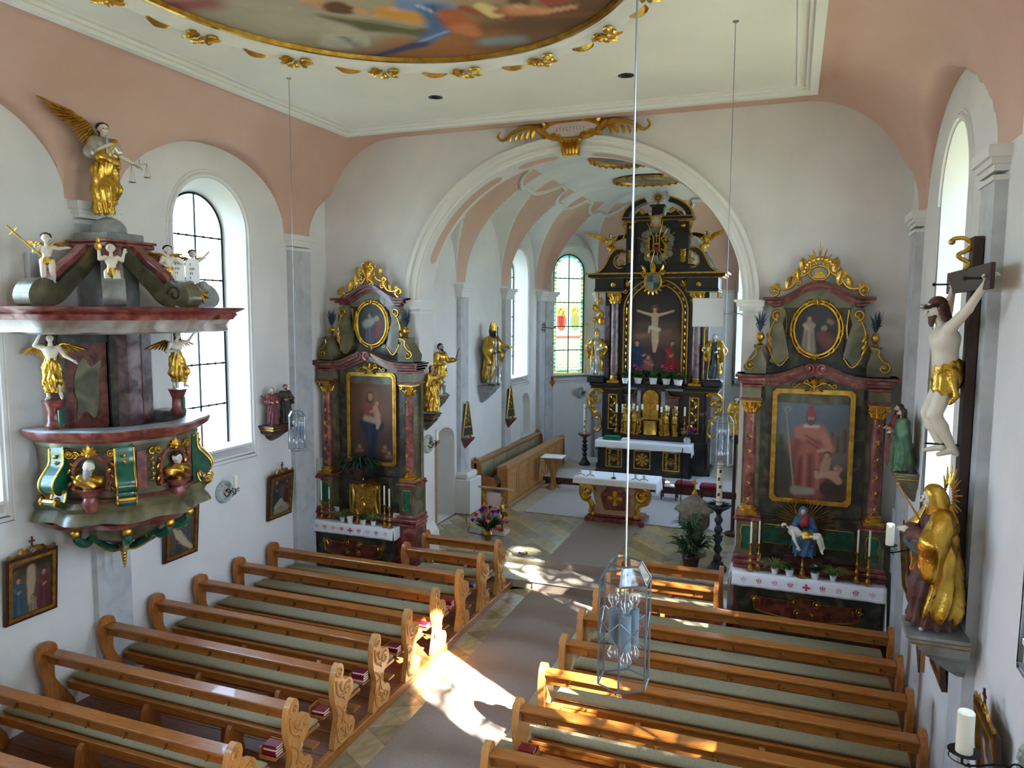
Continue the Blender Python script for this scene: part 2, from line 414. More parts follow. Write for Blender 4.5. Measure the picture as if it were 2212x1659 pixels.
def color_mesh(name, V, F, colors, m, parent=None, smooth=0):
    me = bpy.data.meshes.new(name); me.from_pydata(V, [], F); me.update(); me.materials.append(MATS[m])
    at = me.color_attributes.new('Col', 'FLOAT_COLOR', 'POINT')
    cc = np.ones((len(V), 4), 'f'); cc[:, :3] = colors; at.data.foreach_set('color', cc.ravel())
    fix_normals(me)
    o = bpy.data.objects.new(name, me); COL.objects.link(o)
    if parent: o.parent = parent
    return o
def canvas(name, w, h, paint, parent, loc=(0, 0, 0), shape='rect', res=0.012, m='oil_paint', rz=0.0, chamfer=0):
    # upright picture in local xz plane, facing -y, centred on loc
    if shape == 'oval':
        nr, na = max(10, int(w / 2 / res)), 64; V = [(0, 0, 0)]; F = []
        for i in range(1, nr + 1):
            for k in range(na):
                a = 2 * PI * k / na; V.append((w / 2 * i / nr * math.cos(a), 0, h / 2 * i / nr * math.sin(a)))
        for k in range(na): F.append((0, 1 + k, 1 + (k + 1) % na))
        for i in range(nr - 1):
            for k in range(na):
                a = 1 + i * na + k; b = 1 + i * na + (k + 1) % na; F.append((a, b, b + na, a + na))
    else:
        nx, nz = int(w / res) + 2, int(h / res) + 2; V = []; F = []
        for j in range(nz):
            for i in range(nx):
                u = i / (nx - 1); x = -w / 2 + w * u; zt = h
                if shape == 'arch':
                    q = max(0, 1 - (2 * u - 1) ** 2); zt = h - w / 2 + w / 2 * math.sqrt(q)
                V.append((x, 0, -h / 2 + zt * j / (nz - 1)))
        for j in range(nz - 1):
            for i in range(nx - 1):
                a = j * nx + i; F.append((a, a + 1, a + nx + 1, a + nx))
    A = np.array(V); col = paint(A[:, 0], A[:, 2]) * (.68 if m == 'oil_paint' else 1)
    o = color_mesh(name, V, F, col, m, parent); o.location = loc; o.rotation_euler = (0, 0, rz)
    return o

# ------------------------------------------------------------------ implicit figures
def sdf(prims, res, cuts=()):
    # prims: (p0, p1, r0, r1, k) tapered capsules or ('e', c, (rx,ry,rz), k)
    lo = np.array([1e9] * 3); hi = -lo
    for p in prims:
        if isinstance(p[0], str): c = np.array(p[1]); r = np.array(p[2]); lo = np.minimum(lo, c - r); hi = np.maximum(hi, c + r)
        else:
            r = max(p[2], p[3])
            for q in (p[0], p[1]): lo = np.minimum(lo, np.array(q) - r); hi = np.maximum(hi, np.array(q) + r)
    lo = lo - 3 * res; hi = hi + 3 * res; n = np.ceil((hi - lo) / res).astype(int) + 1
    D = np.full(tuple(n), 10 * res, 'f')
    ax = [lo[i] + res * np.arange(n[i]) for i in range(3)]
    for p in prims:
        if isinstance(p[0], str): c = np.array(p[1]); r = np.array(p[2]); k = p[3]; a = c - r; b = c + r
        else:
            p0 = np.array(p[0], float); p1 = np.array(p[1], float); k = p[4]; rr = max(p[2], p[3]); a = np.minimum(p0, p1) - rr; b = np.maximum(p0, p1) + rr
        mg = k + 4 * res
        i0 = np.maximum(0, ((a - mg - lo) / res).astype(int)); i1 = np.minimum(n, ((b + mg - lo) / res).astype(int) + 2)
        X = ax[0][i0[0]:i1[0], None, None]; Y = ax[1][None, i0[1]:i1[1], None]; Z = ax[2][None, None, i0[2]:i1[2]]
        if isinstance(p[0], str):
            qx = (X - c[0]) / r[0]; qy = (Y - c[1]) / r[1]; qz = (Z - c[2]) / r[2]
            q = np.sqrt(qx * qx + qy * qy + qz * qz); d = (q - 1) * min(r)
        else:
            v = p1 - p0; L = v @ v + 1e-12
            t = np.clip(((X - p0[0]) * v[0] + (Y - p0[1]) * v[1] + (Z - p0[2]) * v[2]) / L, 0, 1)
            d = np.sqrt((X - p0[0] - t * v[0]) ** 2 + (Y - p0[1] - t * v[1]) ** 2 + (Z - p0[2] - t * v[2]) ** 2) - (p[2] + (p[3] - p[2]) * t)
        s = (slice(i0[0], i1[0]), slice(i0[1], i1[1]), slice(i0[2], i1[2])); O = D[s]
        if k > 0:
            hh = np.clip(0.5 + 0.5 * (O - d) / k, 0, 1); D[s] = O * (1 - hh) + d * hh - k * hh * (1 - hh)
        else: D[s] = np.minimum(O, d)
    for c in cuts:   # remove region: function(X,Y,Z) negative inside the removed part
        X = ax[0][:, None, None]; Y = ax[1][None, :, None]; Z = ax[2][None, None, :]
        D = np.maximum(D, -(c(X, Y, Z) + 0 * D))
    g = openvdb.FloatGrid(10 * res); g.copyFromArray(np.ascontiguousarray(D.astype('f')))
    v, t, q = g.convertToPolygons(0.0, 0.02)
    v = v * res + lo
    f = [tuple(int(i) for i in r) for r in t] + [tuple(int(i) for i in r) for r in q]
    return v, f
def sdf_obj(name, prims, res, m, parent, cuts=(), fold=None):
    v, f = sdf(prims, res, cuts)
    if fold: v = fold(v)
    me = bpy.data.meshes.new(name); me.from_pydata([tuple(p) for p in v], [], f); me.update(); me.materials.append(MATS[m])
    me.polygons.foreach_set('use_smooth', [True] * len(me.polygons)); me.flip_normals() if False else None
    fix_normals(me)
    o = bpy.data.objects.new(name, me); COL.objects.link(o); o.parent = parent
    return o
def V3(*a): return np.array(a, float)
SK = dict(pelvis=(0, 0, .53), waist=(0, 0, .61), chest=(0, 0, .72), neck=(0, 0, .825), head=(0, -.012, .925),
    shL=(.10, 0, .785), shR=(-.10, 0, .785), elL=(.145, 0, .63), elR=(-.145, 0, .63), wrL=(.09, -.12, .62), wrR=(-.09, -.12, .62),
    hpL=(.05, 0, .5), hpR=(-.05, 0, .5), knL=(.06, -.02, .28), knR=(-.06, -.01, .28), anL=(.06, 0, .045), anR=(-.06, 0, .045),
    face=(0, -1, 0))
def hand_prims(el, wr, h, side, curl=0.35, sc=1.0):
    el = V3(*el); wr = V3(*wr); d = (wr - el); d /= np.linalg.norm(d) + 1e-9
    upv = V3(0, 0, 1) if abs(d[2]) < 0.8 else V3(0, -1, 0)
    s = np.cross(d, upv); s /= np.linalg.norm(s) + 1e-9; nn = np.cross(s, d)
    P = []; pc = wr + d * .028 * sc
    P.append((wr, pc + d * .012, .016 * sc, .02 * sc, .008)); P.append((pc - s * .012 * sc, pc + s * .012 * sc, .014 * sc, .014 * sc, .006))
    for i, ln in enumerate((.034, .04, .038, .03)):
        b = pc + d * .018 * sc + s * (i - 1.5) * .0115 * sc; m = b + (d * ln * .55 + nn * -curl * .01) * sc; e = m + (d * ln * .45 * (1 - curl) - nn * curl * .03) * sc
        P.append((b, m, .0068 * sc, .006 * sc, .002)); P.append((m, e, .006 * sc, .0048 * sc, .002))
    b = pc - s * .02 * sc * side - d * .008; P.append((b, b + (d * .018 - s * side * .016) * sc, .0078 * sc, .006 * sc, .003))
    b2 = b + (d * .018 - s * side * .016) * sc; P.append((b2, b2 + (d * .016 - nn * .004) * sc, .006 * sc, .005 * sc, .002))
    return P
def head_prims(c, face, hs=1.0):
    c = V3(*c); f = V3(*face); f /= np.linalg.norm(f); u = V3(0, 0, 1); s = np.cross(u, f); s /= np.linalg.norm(s); u = np.cross(f, s)
    def q(a, b, d): return c + (s * a + f * b + u * d) * hs
    return [(q(0, -.008, .014), q(0, .0, -.004), .052 * hs, .048 * hs, .012), (q(0, .012, -.02), q(0, .022, -.042), .036 * hs, .022 * hs, .012),
        (q(0, .05, .008), q(0, .066, -.012), .006 * hs, .009 * hs, .004), (q(-.018, .048, .014), q(.018, .048, .014), .007 * hs, .007 * hs, .006),
        (q(-.01, .047, -.028), q(.01, .047, -.028), .005 * hs, .005 * hs, .002), (q(-.01, .045, -.035), q(.01, .045, -.035), .005 * hs, .005 * hs, .002),
        (q(-.02, .04, -.01), q(-.022, .036, -.016), .012 * hs, .012 * hs, .01), (q(.02, .04, -.01), q(.022, .036, -.016), .012 * hs, .012 * hs, .01),
        (q(-.052, -.005, .004), q(-.05, -.005, -.012), .008 * hs, .007 * hs, .003), (q(.052, -.005, .004), q(.05, -.005, -.012), .008 * hs, .007 * hs, .003)], q
def figure(parent, h, skin='pale_skin', robe='gold', hair='dark_hair', mantle=None, sk=None, bare=False, loin=False, beard=False, hat=None,
           hem=0.03, hemw=0.15, longhair=True, hres=110, hood=None, ext=(), robe_z=0.8, seed=0, legs=False, veil=None, child=False, mantle_open=0.05, sleeve=1.0, handcurl=.35):
    S = {k: V3(*v) for k, v in SK.items()}
    if sk:
        for k, v in sk.items(): S[k] = V3(*v)
    hs = 1.0 if not child else 1.45
    res = 1.0 / hres
    # body -----------------------------------------------------------------
    B = [(S['pelvis'], S['waist'], .078, .066, .03), (S['waist'], S['chest'], .066, .086, .03), (S['chest'] + V3(-.03, 0, .01), S['chest'] + V3(.03, 0, .01), .075, .075, .03),
         (S['chest'] + (S['neck'] - S['chest']) * .6, S['neck'], .045, .03, .02), (S['neck'], S['head'] + V3(0, .005, -.03) * hs, .03, .028, .015)]
    fat = 1.25 if child else 1.0
    for s in 'LR':
        B += [(S['chest'] + (S['sh' + s] - S['chest']) * .3, S['sh' + s], .05, .04, .02), (S['sh' + s], S['el' + s], .036 * fat, .027 * fat, .012), (S['el' + s], S['wr' + s], .027 * fat, .018 * fat, .01)]
        B += hand_prims(S['el' + s], S['wr' + s], h, 1 if s == 'R' else -1, handcurl, 1.15 * (1.1 if child else 1))
        B += [(S['hp' + s], S['kn' + s], .06 * fat, .042 * fat, .02), (S['kn' + s], S['kn' + s] + (S['an' + s] - S['kn' + s]) * .35, .04 * fat, .04 * fat, .015), (S['kn' + s] + (S['an' + s] - S['kn' + s]) * .35, S['an' + s], .04 * fat, .022 * fat, .015),
              (S['an' + s], S['an' + s] + V3((.02 if s == 'L' else -.02), -.085, -.028), .022, .014, .012), (S['an' + s], S['an' + s] + V3(0, .02, -.02), .02, .018, .01)]
    HP, q = head_prims(S['head'], S['face'], hs); B += HP
    o = sdf_obj('body', [tuple(p) for p in B], res * (0.62 if hres > 140 else 0.8), skin, parent); o.scale = (h,) * 3
    rng = random.Random(seed); ph = rng.random() * 6
    cen = (S['pelvis'] + S['anL'] * .5 + S['anR'] * .5) / 2
    def folder(amp, n1):
        def f(v):
            a = np.arctan2(v[:, 1] - cen[1], v[:, 0] - cen[0]); z = v[:, 2]
            d = amp * ((1.1 - 2.2 * np.abs(np.sin(.5 * n1 * a + 1.5 * np.sin(5 * z + ph) + ph))) * np.clip((.9 - z) * 1.6, .2, 1) + .55 * (1 - 2 * np.abs(np.sin(13 * (z + .4 * np.sin(a + ph)) + 2 * a))) * np.clip(1 - abs(z - .55) * 2.4, 0.1, 1))
            r = np.stack([np.cos(a), np.sin(a), 0 * a], 1)
            return v + r * d[:, None]
        return f
    # clothes -----------------------------------------------------------------
    if robe:
        z0 = hem; G = []
        kneemid = (S['knL'] + S['knR']) / 2; ankmid = (S['anL'] + S['anR']) / 2; foot = ankmid.copy(); foot[2] = ankmid[2] - .045 + z0 + .04
        G += [(S['pelvis'], S['waist'], .10, .08, .04), (S['pelvis'], kneemid, .10, hemw * .82, .05), (kneemid, foot, hemw * .8, hemw, .05)]
        for s in 'LR':
            G += [(S['hp' + s], S['kn' + s], .08, .07, .03), (S['kn' + s], S['kn' + s] * .3 + foot * .7, .07, .07, .04)]
        cuts = [lambda X, Y, Z: Z - z0]
        if not bare:
            G += [(S['waist'], S['chest'], .085, .10, .03), (S['chest'] + V3(-.03, 0, .02), S['chest'] + V3(.03, 0, .02), .085, .085, .03)]
            for s in 'LR':
                G += [(S['chest'] + (S['sh' + s] - S['chest']) * .5, S['sh' + s], .06, .055, .03), (S['sh' + s], S['el' + s], .055, .052 * sleeve, .025),
                      (S['el' + s], S['el' + s] + (S['wr' + s] - S['el' + s]) * .8, .05 * sleeve, .05 * sleeve, .02)]
        o = sdf_obj('robe', [tuple(p) for p in G], res, robe, parent, cuts, folder(.021, 12)); o.scale = (h,) * 3
    if mantle:
        foot = (S['anL'] + S['anR']) / 2
        G = [(S['pelvis'], S['chest'], .13, .115, .04), (S['pelvis'], foot + V3(0, .02, hem + .1), .14, hemw + .02, .05), (S['shL'], S['elL'], .075, .09, .04), (S['shR'], S['elR'], .075, .09, .04),
             (S['elL'], S['elL'] + V3(.0, -.02, -.22), .09, .035, .05), (S['elR'], S['elR'] + V3(0, -.02, -.22), .09, .035, .05), (S['chest'] + V3(-.04, .02, .04), S['chest'] + V3(.04, .02, .04), .09, .09, .03)]
        mo = mantle_open
        cuts = [lambda X, Y, Z: np.maximum(np.maximum(abs(X - .3 * (Z - .5) * 0) - mo - .05 * (1 - Z), Y + .03), -(Z * 0 + 1)), lambda X, Y, Z: Z - hem - .02,
                lambda X, Y, Z: np.maximum(Y + .075, abs(Z - .7) - .04) if False else Z - hem - .02]
        o = sdf_obj('mantle', [tuple(p) for p in G], res, mantle, parent, cuts, folder(.022, 9)); o.scale = (h,) * 3
    if loin:
        G = [(S['pelvis'] + V3(0, 0, -.015), S['pelvis'] + V3(0, 0, .03), .095, .09, .03), (S['hpL'], S['hpL'] * .7 + S['knL'] * .3, .072, .066, .02), (S['hpR'], S['hpR'] * .7 + S['knR'] * .3, .072, .066, .02),
             (S['pelvis'] + V3(.09, 0, .02), S['pelvis'] + V3(.13, .03, -.12), .03, .018, .02), (S['pelvis'] + V3(.13, .03, -.12), S['pelvis'] + V3(.11, .0, -.17), .02, .012, .01)]
        o = sdf_obj('loincloth', [tuple(p) for p in G], res * .8, robe if False else 'gold', parent, (), folder(.006, 11)); o.scale = (h,) * 3
    # hair ---------------------------------------------------------------------
    G = []
    if hair and not veil:
        G = [(q(0, -.02, .022), q(0, -.026, -.005), .056 * hs, .05 * hs, .01)]
        for k in range(6):
            a = -1.3 + k * .52; G.append((q(.045 * math.sin(a), -.02 + .03 * math.cos(a), .045), q(.05 * math.sin(a * 1.1), -.03, .02), .018 * hs, .02 * hs, .006))
        if longhair and not child: G += [(q(.045, -.015, 0), q(.05, -.02, -.07), .02, .018, .01), (q(-.045, -.015, 0), q(-.05, -.02, -.07), .02, .018, .01), (q(0, -.04, 0), q(0, -.045, -.08), .035, .03, .01)]
        if beard: G += [(q(0, .035, -.04), q(0, .05, -.085), .022, .012, .01), (q(-.022, .025, -.035), q(0, .045, -.07), .016, .014, .01), (q(.022, .025, -.035), q(0, .045, -.07), .016, .014, .01)]
        cuts = [(lambda c0, f0: (lambda X, Y, Z: 0.052 * hs - ((X - c0[0]) * f0[0] + (Y - c0[1]) * f0[1] + (Z - c0[2]) * f0[2] + .02) if False else X * 0 + 1))(S['head'], S['face'])]
        o = sdf_obj('hair', [tuple(p) for p in G], res * .8, hair, parent); o.scale = (h,) * 3
    if veil:
        G = [(q(0, -.025, .022), q(0, -.03, -.02), .066, .07, .01), (q(0, -.03, -.02), S['chest'] + V3(0, .035, 0), .07, .1, .03)]
        c0 = q(0, .075, -.01)
        cuts = [lambda X, Y, Z: np.sqrt((X - c0[0]) ** 2 + (Y - c0[1]) ** 2 + ((Z - c0[2]) * .8) ** 2) - .062]
        o = sdf_obj('veil', [tuple(p) for p in G], res * .8, veil, parent, cuts); o.scale = (h,) * 3
    if hres > 120 and not child:
        e = MB()
        for sx in (-1, 1): e.ball(tuple(q(sx * .018, .0475, .001)), .0065, n=8, m=5)
        e.build('eyes', 'dark_hair', parent).scale = (h,) * 3
    e = MB()
    T = q(0, 0, 0)
    if hat == 'mitre':
        for s in (-1, 1):
            pts = [(-.05, .03), (-.055, .09), (0, .185), (.055, .09), (.05, .03)]
            v = [tuple(q(a, s * .02 + (s * .018 if b < .1 else 0), b)) for a, b in pts] + [tuple(q(a, s * .034, b)) for a, b in pts]
            e.add(v, [(0, 1, 2, 3, 4), (9, 8, 7, 6, 5)] + [(i, (i + 1) % 5, (i + 1) % 5 + 5, i + 5) for i in range(5)])
        rings = [[tuple(q(.056 * math.cos(a) * s2, .052 * math.sin(a) * s2 - .004, z)) for a in lin(0, 2 * PI * 11 / 12, 12)] for z, s2 in ((.02, 1), (.06, 1.03), (.09, .98))]
        e.loft(rings)
        e.build('mitre', 'gold', parent).scale = (h,) * 3
    elif hat == 'crown':
        k = 16; r1 = []; 
        rings = []
        for z, s2, sp in ((.028, .054, 0), (.045, .056, 0), (.06, .06, .02)):
            rings.append([tuple(q(s2 * math.cos(2 * PI * i / k), s2 * math.sin(2 * PI * i / k) - .01, z + (sp if i % 2 else 0))) for i in range(k)])
        e.loft(rings); e.build('crown', 'gold', parent).scale = (h,) * 3
    elif hat == 'thorns':
        for k in range(3):
            e.tube([tuple(q((.054 + .004 * math.sin(5 * a + k)) * math.cos(a), (.056 + .004 * math.cos(5 * a + k)) * math.sin(a) - .005, .03 + .008 * math.sin(3 * a + 2 * k))) for a in lin(0, 2 * PI * 23 / 24, 24)], .006, 5, closed=True)
        for k in range(14):
            a = k * 2.4; p = q(.056 * math.cos(a), .056 * math.sin(a), .03); p2 = q(.085 * math.cos(a), .085 * math.sin(a), .04 + .02 * math.sin(k)); e.tube([tuple(p), tuple(p2)], [.004, .0008], 4)
        e.build('crown_of_thorns', 'dark_hair', parent).scale = (h,) * 3
    elif hat == 'hat':
        e.lathe([(.085, .03), (.088, .034), (.05, .045), (.05, .08), (.03, .095), (.0001, .097)], tuple(T), 14); e.build('hat', 'dark_cloth', parent).scale = (h,) * 3
    return S, q
def wing(parent, root, tip, drop, m='gold', n=9, name='wing', th=.012):
    # feathers from the leading edge root->tip, hanging along vector drop
    root = Vector(root); tip = Vector(tip); drop = Vector(drop); e = MB(); ax = (tip - root); nrm = ax.cross(drop).normalized()
    lead = [root + ax * t + drop * (-.35) * math.sin(PI * min(1, t * 1.15)) * .6 for t in lin(0, 1, 9)]
    e.tube([tuple(p) for p in lead], [th * (2.2 - 1.6 * i / 8) for i in range(9)], 6)
    for row, (k, ln, off) in enumerate(((n, 1.0, 0.0), (n, .62, .012), (n - 2, .36, .024))):
        for i in range(k):
            t = (i + .5) / k; b = root + ax * t * .97 + drop * (-.35) * math.sin(PI * min(1, t * 1.15)) * .6
            dv = (drop * (1 - .35 * t) + ax * (.15 + .85 * t * t)) * ln * (0.75 + .5 * t); L = dv.length; d = dv.normalized(); s = nrm.cross(d).normalized() * ax.length / n * .62
            o = nrm * (off + .004 * (i % 2)); v = []; 
            for tt, ww in ((0, .5), (.35, 1), (.75, .95), (.93, .6), (1, .1)):
                c = b + d * L * tt
                v += [c + s * ww + o, c + o + nrm * th * .7, c - s * ww + o, c + o - nrm * th * .5]
            f = []
            for a in range(4):
                for j in range(4): j2 = (j + 1) % 4; f.append((a * 4 + j, a * 4 + j2, a * 4 + 4 + j2, a * 4 + 4 + j))
            f.append((16, 17, 18, 19)); e.add([tuple(x) for x in v], f)
    return e.build(name, m, parent)
# ================================================================== SETTING
LW, RW, YB, YA, YC = -8.05, 1.5, -3.0, 11.65, 12.2
CX = -3.42
def frame(p0, p1):
    p0 = Vector((p0[0], p0[1], 0)); p1 = Vector((p1[0], p1[1], 0)); x = (p1 - p0).normalized(); z = Vector((0, 0, 1)); y = z.cross(x)
    mx = Matrix((x, y, z)).transposed().to_4x4(); mx.translation = p0
    return mx, (p1 - p0).length
def wall(name, p0, p1, z1, holes=(), th=.4, m='white_wall'):
    mx, L = frame(p0, p1); b = MB(mx); b.prism([(0, 0), (L, 0), (L, z1), (0, z1)], 0, th, holes=holes)
    return struct(b.build(name, m, smooth=0)), mx
def clip_poly(poly, x0, x1, z0, z1):
    def cl(P, f, inter):
        out = []
        for i in range(len(P)):
            a, b = P[i - 1], P[i]
            if f(b):
                if not f(a): out.append(inter(a, b))
                out.append(b)
            elif f(a): out.append(inter(a, b))
        return out
    def ix(v): return lambda a, b: (v, a[1] + (b[1] - a[1]) * (v - a[0]) / (b[0] - a[0]))
    def iz(v): return lambda a, b: (a[0] + (b[0] - a[0]) * (v - a[1]) / (b[1] - a[1]), v)
    P = cl(poly, lambda p: p[0] >= x0, ix(x0)); P = cl(P, lambda p: p[0] <= x1, ix(x1)) if P else P
    P = cl(P, lambda p: p[1] >= z0, iz(z0)) if P else P
    return cl(P, lambda p: p[1] <= z1, iz(z1)) if P else P
WN = [0]
def window(mx, c, z0, zt, hw, gz0, gzt, ghw, depth, rows, stained=None, name_n=None):
    WN[0] += 1
    root = bpy.data.objects.new('window_%d' % WN[0], None); COL.objects.link(root); struct(root)
    mm = mx @ Matrix.Translation((c, 0, 0)); root.matrix_world = mm
    outer = arch_pts(0, hw, z0, zt); inner = arch_pts(0, ghw, gz0, gzt)
    b = MB()
    b.loft([[(p[0], 0, p[1]) for p in outer], [(p[0] * .4 + q[0] * .6, depth * .6, p[1] * .4 + q[1] * .6) for p, q in zip(outer, inner)], [(q[0], depth, q[1]) for q in inner], [(q[0], depth + .06, q[1]) for q in inner]], cap=False)
    b.build('reveal', 'white_trim', root)
    b = MB(); op = arch_pts(0, hw + .05, z0 - .04, zt + .05)
    b.tube([(p[0], -.004, p[1]) for p in op], .028, 6, closed=True); op = arch_pts(0, hw + .11, z0 - .1, zt + .11)
    b.tube([(p[0], -.002, p[1]) for p in op], .014, 5, closed=True); b.build('moulding', 'white_trim', root)
    b = MB(); b.prism([(-ghw - .02, depth - .0), (ghw + .02, depth), (hw, -.02), (-hw, -.02)], gz0 - .03, gz0 + .005, 'xy'); b.build('sill', 'white_trim', root)
    b = MB(); g2 = arch_pts(0, ghw - .015, gz0 + .015, gzt - .015); b.tube([(p[0], depth, p[1]) for p in g2], .016, 6, closed=True); b.build('frame', 'iron', root)
    rh = (gzt - gz0) / rows
    for k in range(1, rows):
        z = gz0 + rh * k; q = ghw
        if z > gzt - ghw: q = math.sqrt(max(0, ghw ** 2 - (z - gzt + ghw) ** 2))
        b = MB(); b.box(-q, q, depth - .012, depth + .012, z - .011, z + .011)
        for t in lin(-q * .85, q * .85, 7): b.box(t - .012, t + .012, depth - .02, depth, z - .018, z + .018)
        b.build('glazing_bar', 'iron', root, smooth=0)
    b = MB(); b.box(-.011, .011, depth - .012, depth + .012, gz0, gzt); b.build('mullion', 'iron', root, smooth=0)
    for k in range(rows):
        for s in (0, 1):
            P = clip_poly(inner, -ghw + ghw * s, ghw * s, gz0 + rh * k, gz0 + rh * (k + 1))
            if len(P) < 3: continue
            if stained is None:
                b = MB(); b.prism(P, depth + .002, depth + .008); b.build('pane', 'window_glass', root, smooth=0)
            else:
                # finely divided coloured leaded pane
                xs = lin(-ghw + ghw * s, ghw * s, 19); zs = lin(gz0 + rh * k, gz0 + rh * (k + 1), 25); V = []; F = []
                for z in zs:
                    for x in xs:
                        lim = ghw if z < gzt - ghw else math.sqrt(max(0, ghw ** 2 - (z - gzt + ghw) ** 2))
                        V.append((max(-lim, min(lim, x)), depth + .005, z))
                for j in range(24):
                    for i in range(18): a = j * 19 + i; F.append((a, a + 1, a + 20, a + 19))
                A = np.array(V); color_mesh('pane', V, F, stained(A[:, 0], A[:, 2], ghw, gz0, gzt), 'stained_glass', root)
    portal(mm @ Vector((0, depth + .1, (gz0 + gzt) / 2)), -(mm.to_3x3() @ Vector((0, 1, 0))), ghw * 2 + .1, gzt - gz0 + .1)
    return root

# ------------------------------------------------------------------ walls of the nave
WIN = dict(z0=2.66, zt=6.82, hw=.73, gz0=2.8, gzt=6.64, ghw=.57, depth=.32, rows=6)
wc = (0.75, 4.78, 8.8)
hole = lambda c, z0, zt, hw: arch_pts(c, hw, z0, zt)
_, mxl = wall('wall_left', (LW, YB), (LW, YA), 8.5, [hole(c - YB, 2.66, 6.82, .73) for c in wc])
_, mxr = wall('wall_right', (RW, YA), (RW, YB), 8.5, [hole(YA - c, 2.66, 6.82, .73) for c in wc])
for c in wc:
    window(mxl, c - YB, **WIN)
for c in wc:
    window(mxr, YA - c, **WIN)
wall('wall_back', (RW, YB), (LW, YB), 8.5)
# chancel arch wall
IA, IB, ZS = 2.72, 2.37, 5.08
arch = [(CX - IA, 0), (CX + IA, 0)] + [(CX + IA * math.cos(PI * i / 48), ZS + IB * math.sin(PI * i / 48)) for i in range(49)]
b = MB(); b.prism([(LW - .4, 0), (RW + .4, 0), (RW + .4, 8.6), (LW - .4, 8.6)], YA, YC, holes=[arch]); struct(b.build('wall_front', 'white_wall', smooth=30))
def arc_band(b, a, bb, wd, y0, y1, n=48):
    xs = [PI * i / n for i in range(n + 1)]; rings = []
    for t in xs:
        c, s = math.cos(t), math.sin(t)
        rings.append([(CX + a * c, y0, ZS + bb * s), (CX + (a + wd) * c, y0, ZS + (bb + wd) * s), (CX + (a + wd) * c, y1, ZS + (bb + wd) * s), (CX + a * c, y1, ZS + bb * s)])
    b.loft(rings)
b = MB()
arc_band(b, IA - .01, IB - .01, .22, YA - .05, YA); arc_band(b, IA + .03, IB + .03, .05, YA - .075, YA - .04); arc_band(b, IA + .17, IB + .17, .06, YA - .09, YA - .02)
struct(b.build('trim_1', 'white_trim'))
b = MB()
for s in (-1, 1):
    x0 = CX + s * IA; 
    for (o, z0, z1) in ((.03, 4.86, 4.9), (.05, 4.93, 5.0), (.09, 5.0, 5.06), (.12, 5.06, 5.1)):
        xa, xb = sorted((x0 - s * o, x0 + s * (.27 + o * .4))); b.box(xa, xb, YA - o, YC + o * .5, z0, z1)
    xa, xb = sorted((x0 - s * .08, x0 + s * .3)); b.bbox(xa, xb, YA - .08, YC + .05, 0, .85, .03)
    b.prism([(x0 - s * .08, .85), (x0 + s * .3, .85), (x0 + s * .3, 1.0), (x0, 1.0)], YA - .02, YC)
struct(b.build('trim_2', 'white_trim'))
# pink panels painted on the soffit of the arch
for (t0, t1) in ((16, 62), (69, 84), (96, 111), (118, 164)):
    n = 40; V = []; F = []
    for i in range(n + 1):
        t = t0 + (t1 - t0) * i / n; e = min(1, math.sqrt(max(0, 1 - max(0, 1 - min(t - t0, t1 - t) / 3.2) ** 2))); hwd = .13 * e
        c, s = math.cos(R(t)), math.sin(R(t)); y = (YA + YC) / 2 + .03
        for yy in (y - hwd, y + hwd): V.append((CX + (IA - .004) * c, yy, ZS + (IB - .004) * s))
    for i in range(n): F.append((2 * i, 2 * i + 1, 2 * i + 3, 2 * i + 2))
    q = MB(); q.add(V, F); struct(q.build('trim_3', 'pink', smooth=180))

# ------------------------------------------------------------------ nave vault: coves with window lunettes, flat ceiling
LH = 1.66
def lun(y):
    z = 6.2
    for c in wc + (12.83,):
        t = (y - c) / LH
        if abs(t) < 1: z = max(z, 6.2 + 1.1 * math.sqrt(1 - t * t))
    return z
ys = {YB, YA}
for c in wc + (12.83,):
    for k in range(31):
        y = c + LH * math.cos(PI * k / 30)
        if YB < y < YA: ys.add(round(y, 4))
ys = sorted(ys)
al = lin(0, 90, 19)
xsec = [LW + 1.5 * (1 - math.cos(R(a))) for a in al] + [RW - 1.5 * (1 - math.cos(R(a))) for a in reversed(al)]
zc = [6.2 + 1.7 * (1 - math.cos(R(a)) ** 2.1) ** (1 / 2.1) for a in al]; zc = zc + zc[::-1]
V = []; F = []
for y in ys:
    l = lun(y)
    for x, z in zip(xsec, zc): V.append((x, y, min(7.9, max(z, l))))
k = len(xsec)
for j in range(len(ys) - 1):
    for i in range(k - 1): F.append((j * k + i, j * k + i + 1, (j + 1) * k + i + 1, (j + 1) * k + i))
q = MB(); q.add(V, F); struct(q.build('ceiling', 'pink', smooth=50))
FC = (CX, 5.45); FA, FB = 2.32, 2.62
q = MB(); q.prism([(-6.9, -2.4), (.165, -2.4), (.165, 10.64), (-6.9, 10.64)], 7.8, 7.9, 'xy', holes=[ellipse(*FC, FA, FB, 64)]); struct(q.build('ceiling_panel', 'ceiling_white', smooth=0))
def rect(o): return [(-6.9 - o, -2.4 - o), (.165 + o, -2.4 - o), (.165 + o, 10.64 + o), (-6.9 - o, 10.64 + o)]
q = MB(); q.prism(rect(.03), 7.72, 7.905, 'xy', holes=[rect(-.07)]); q.prism(rect(-.07), 7.76, 7.81, 'xy', holes=[rect(-.12)]); q.prism(rect(-.2), 7.785, 7.81, 'xy', holes=[rect(-.23)])
struct(q.build('trim_4', 'white_trim', smooth=0))
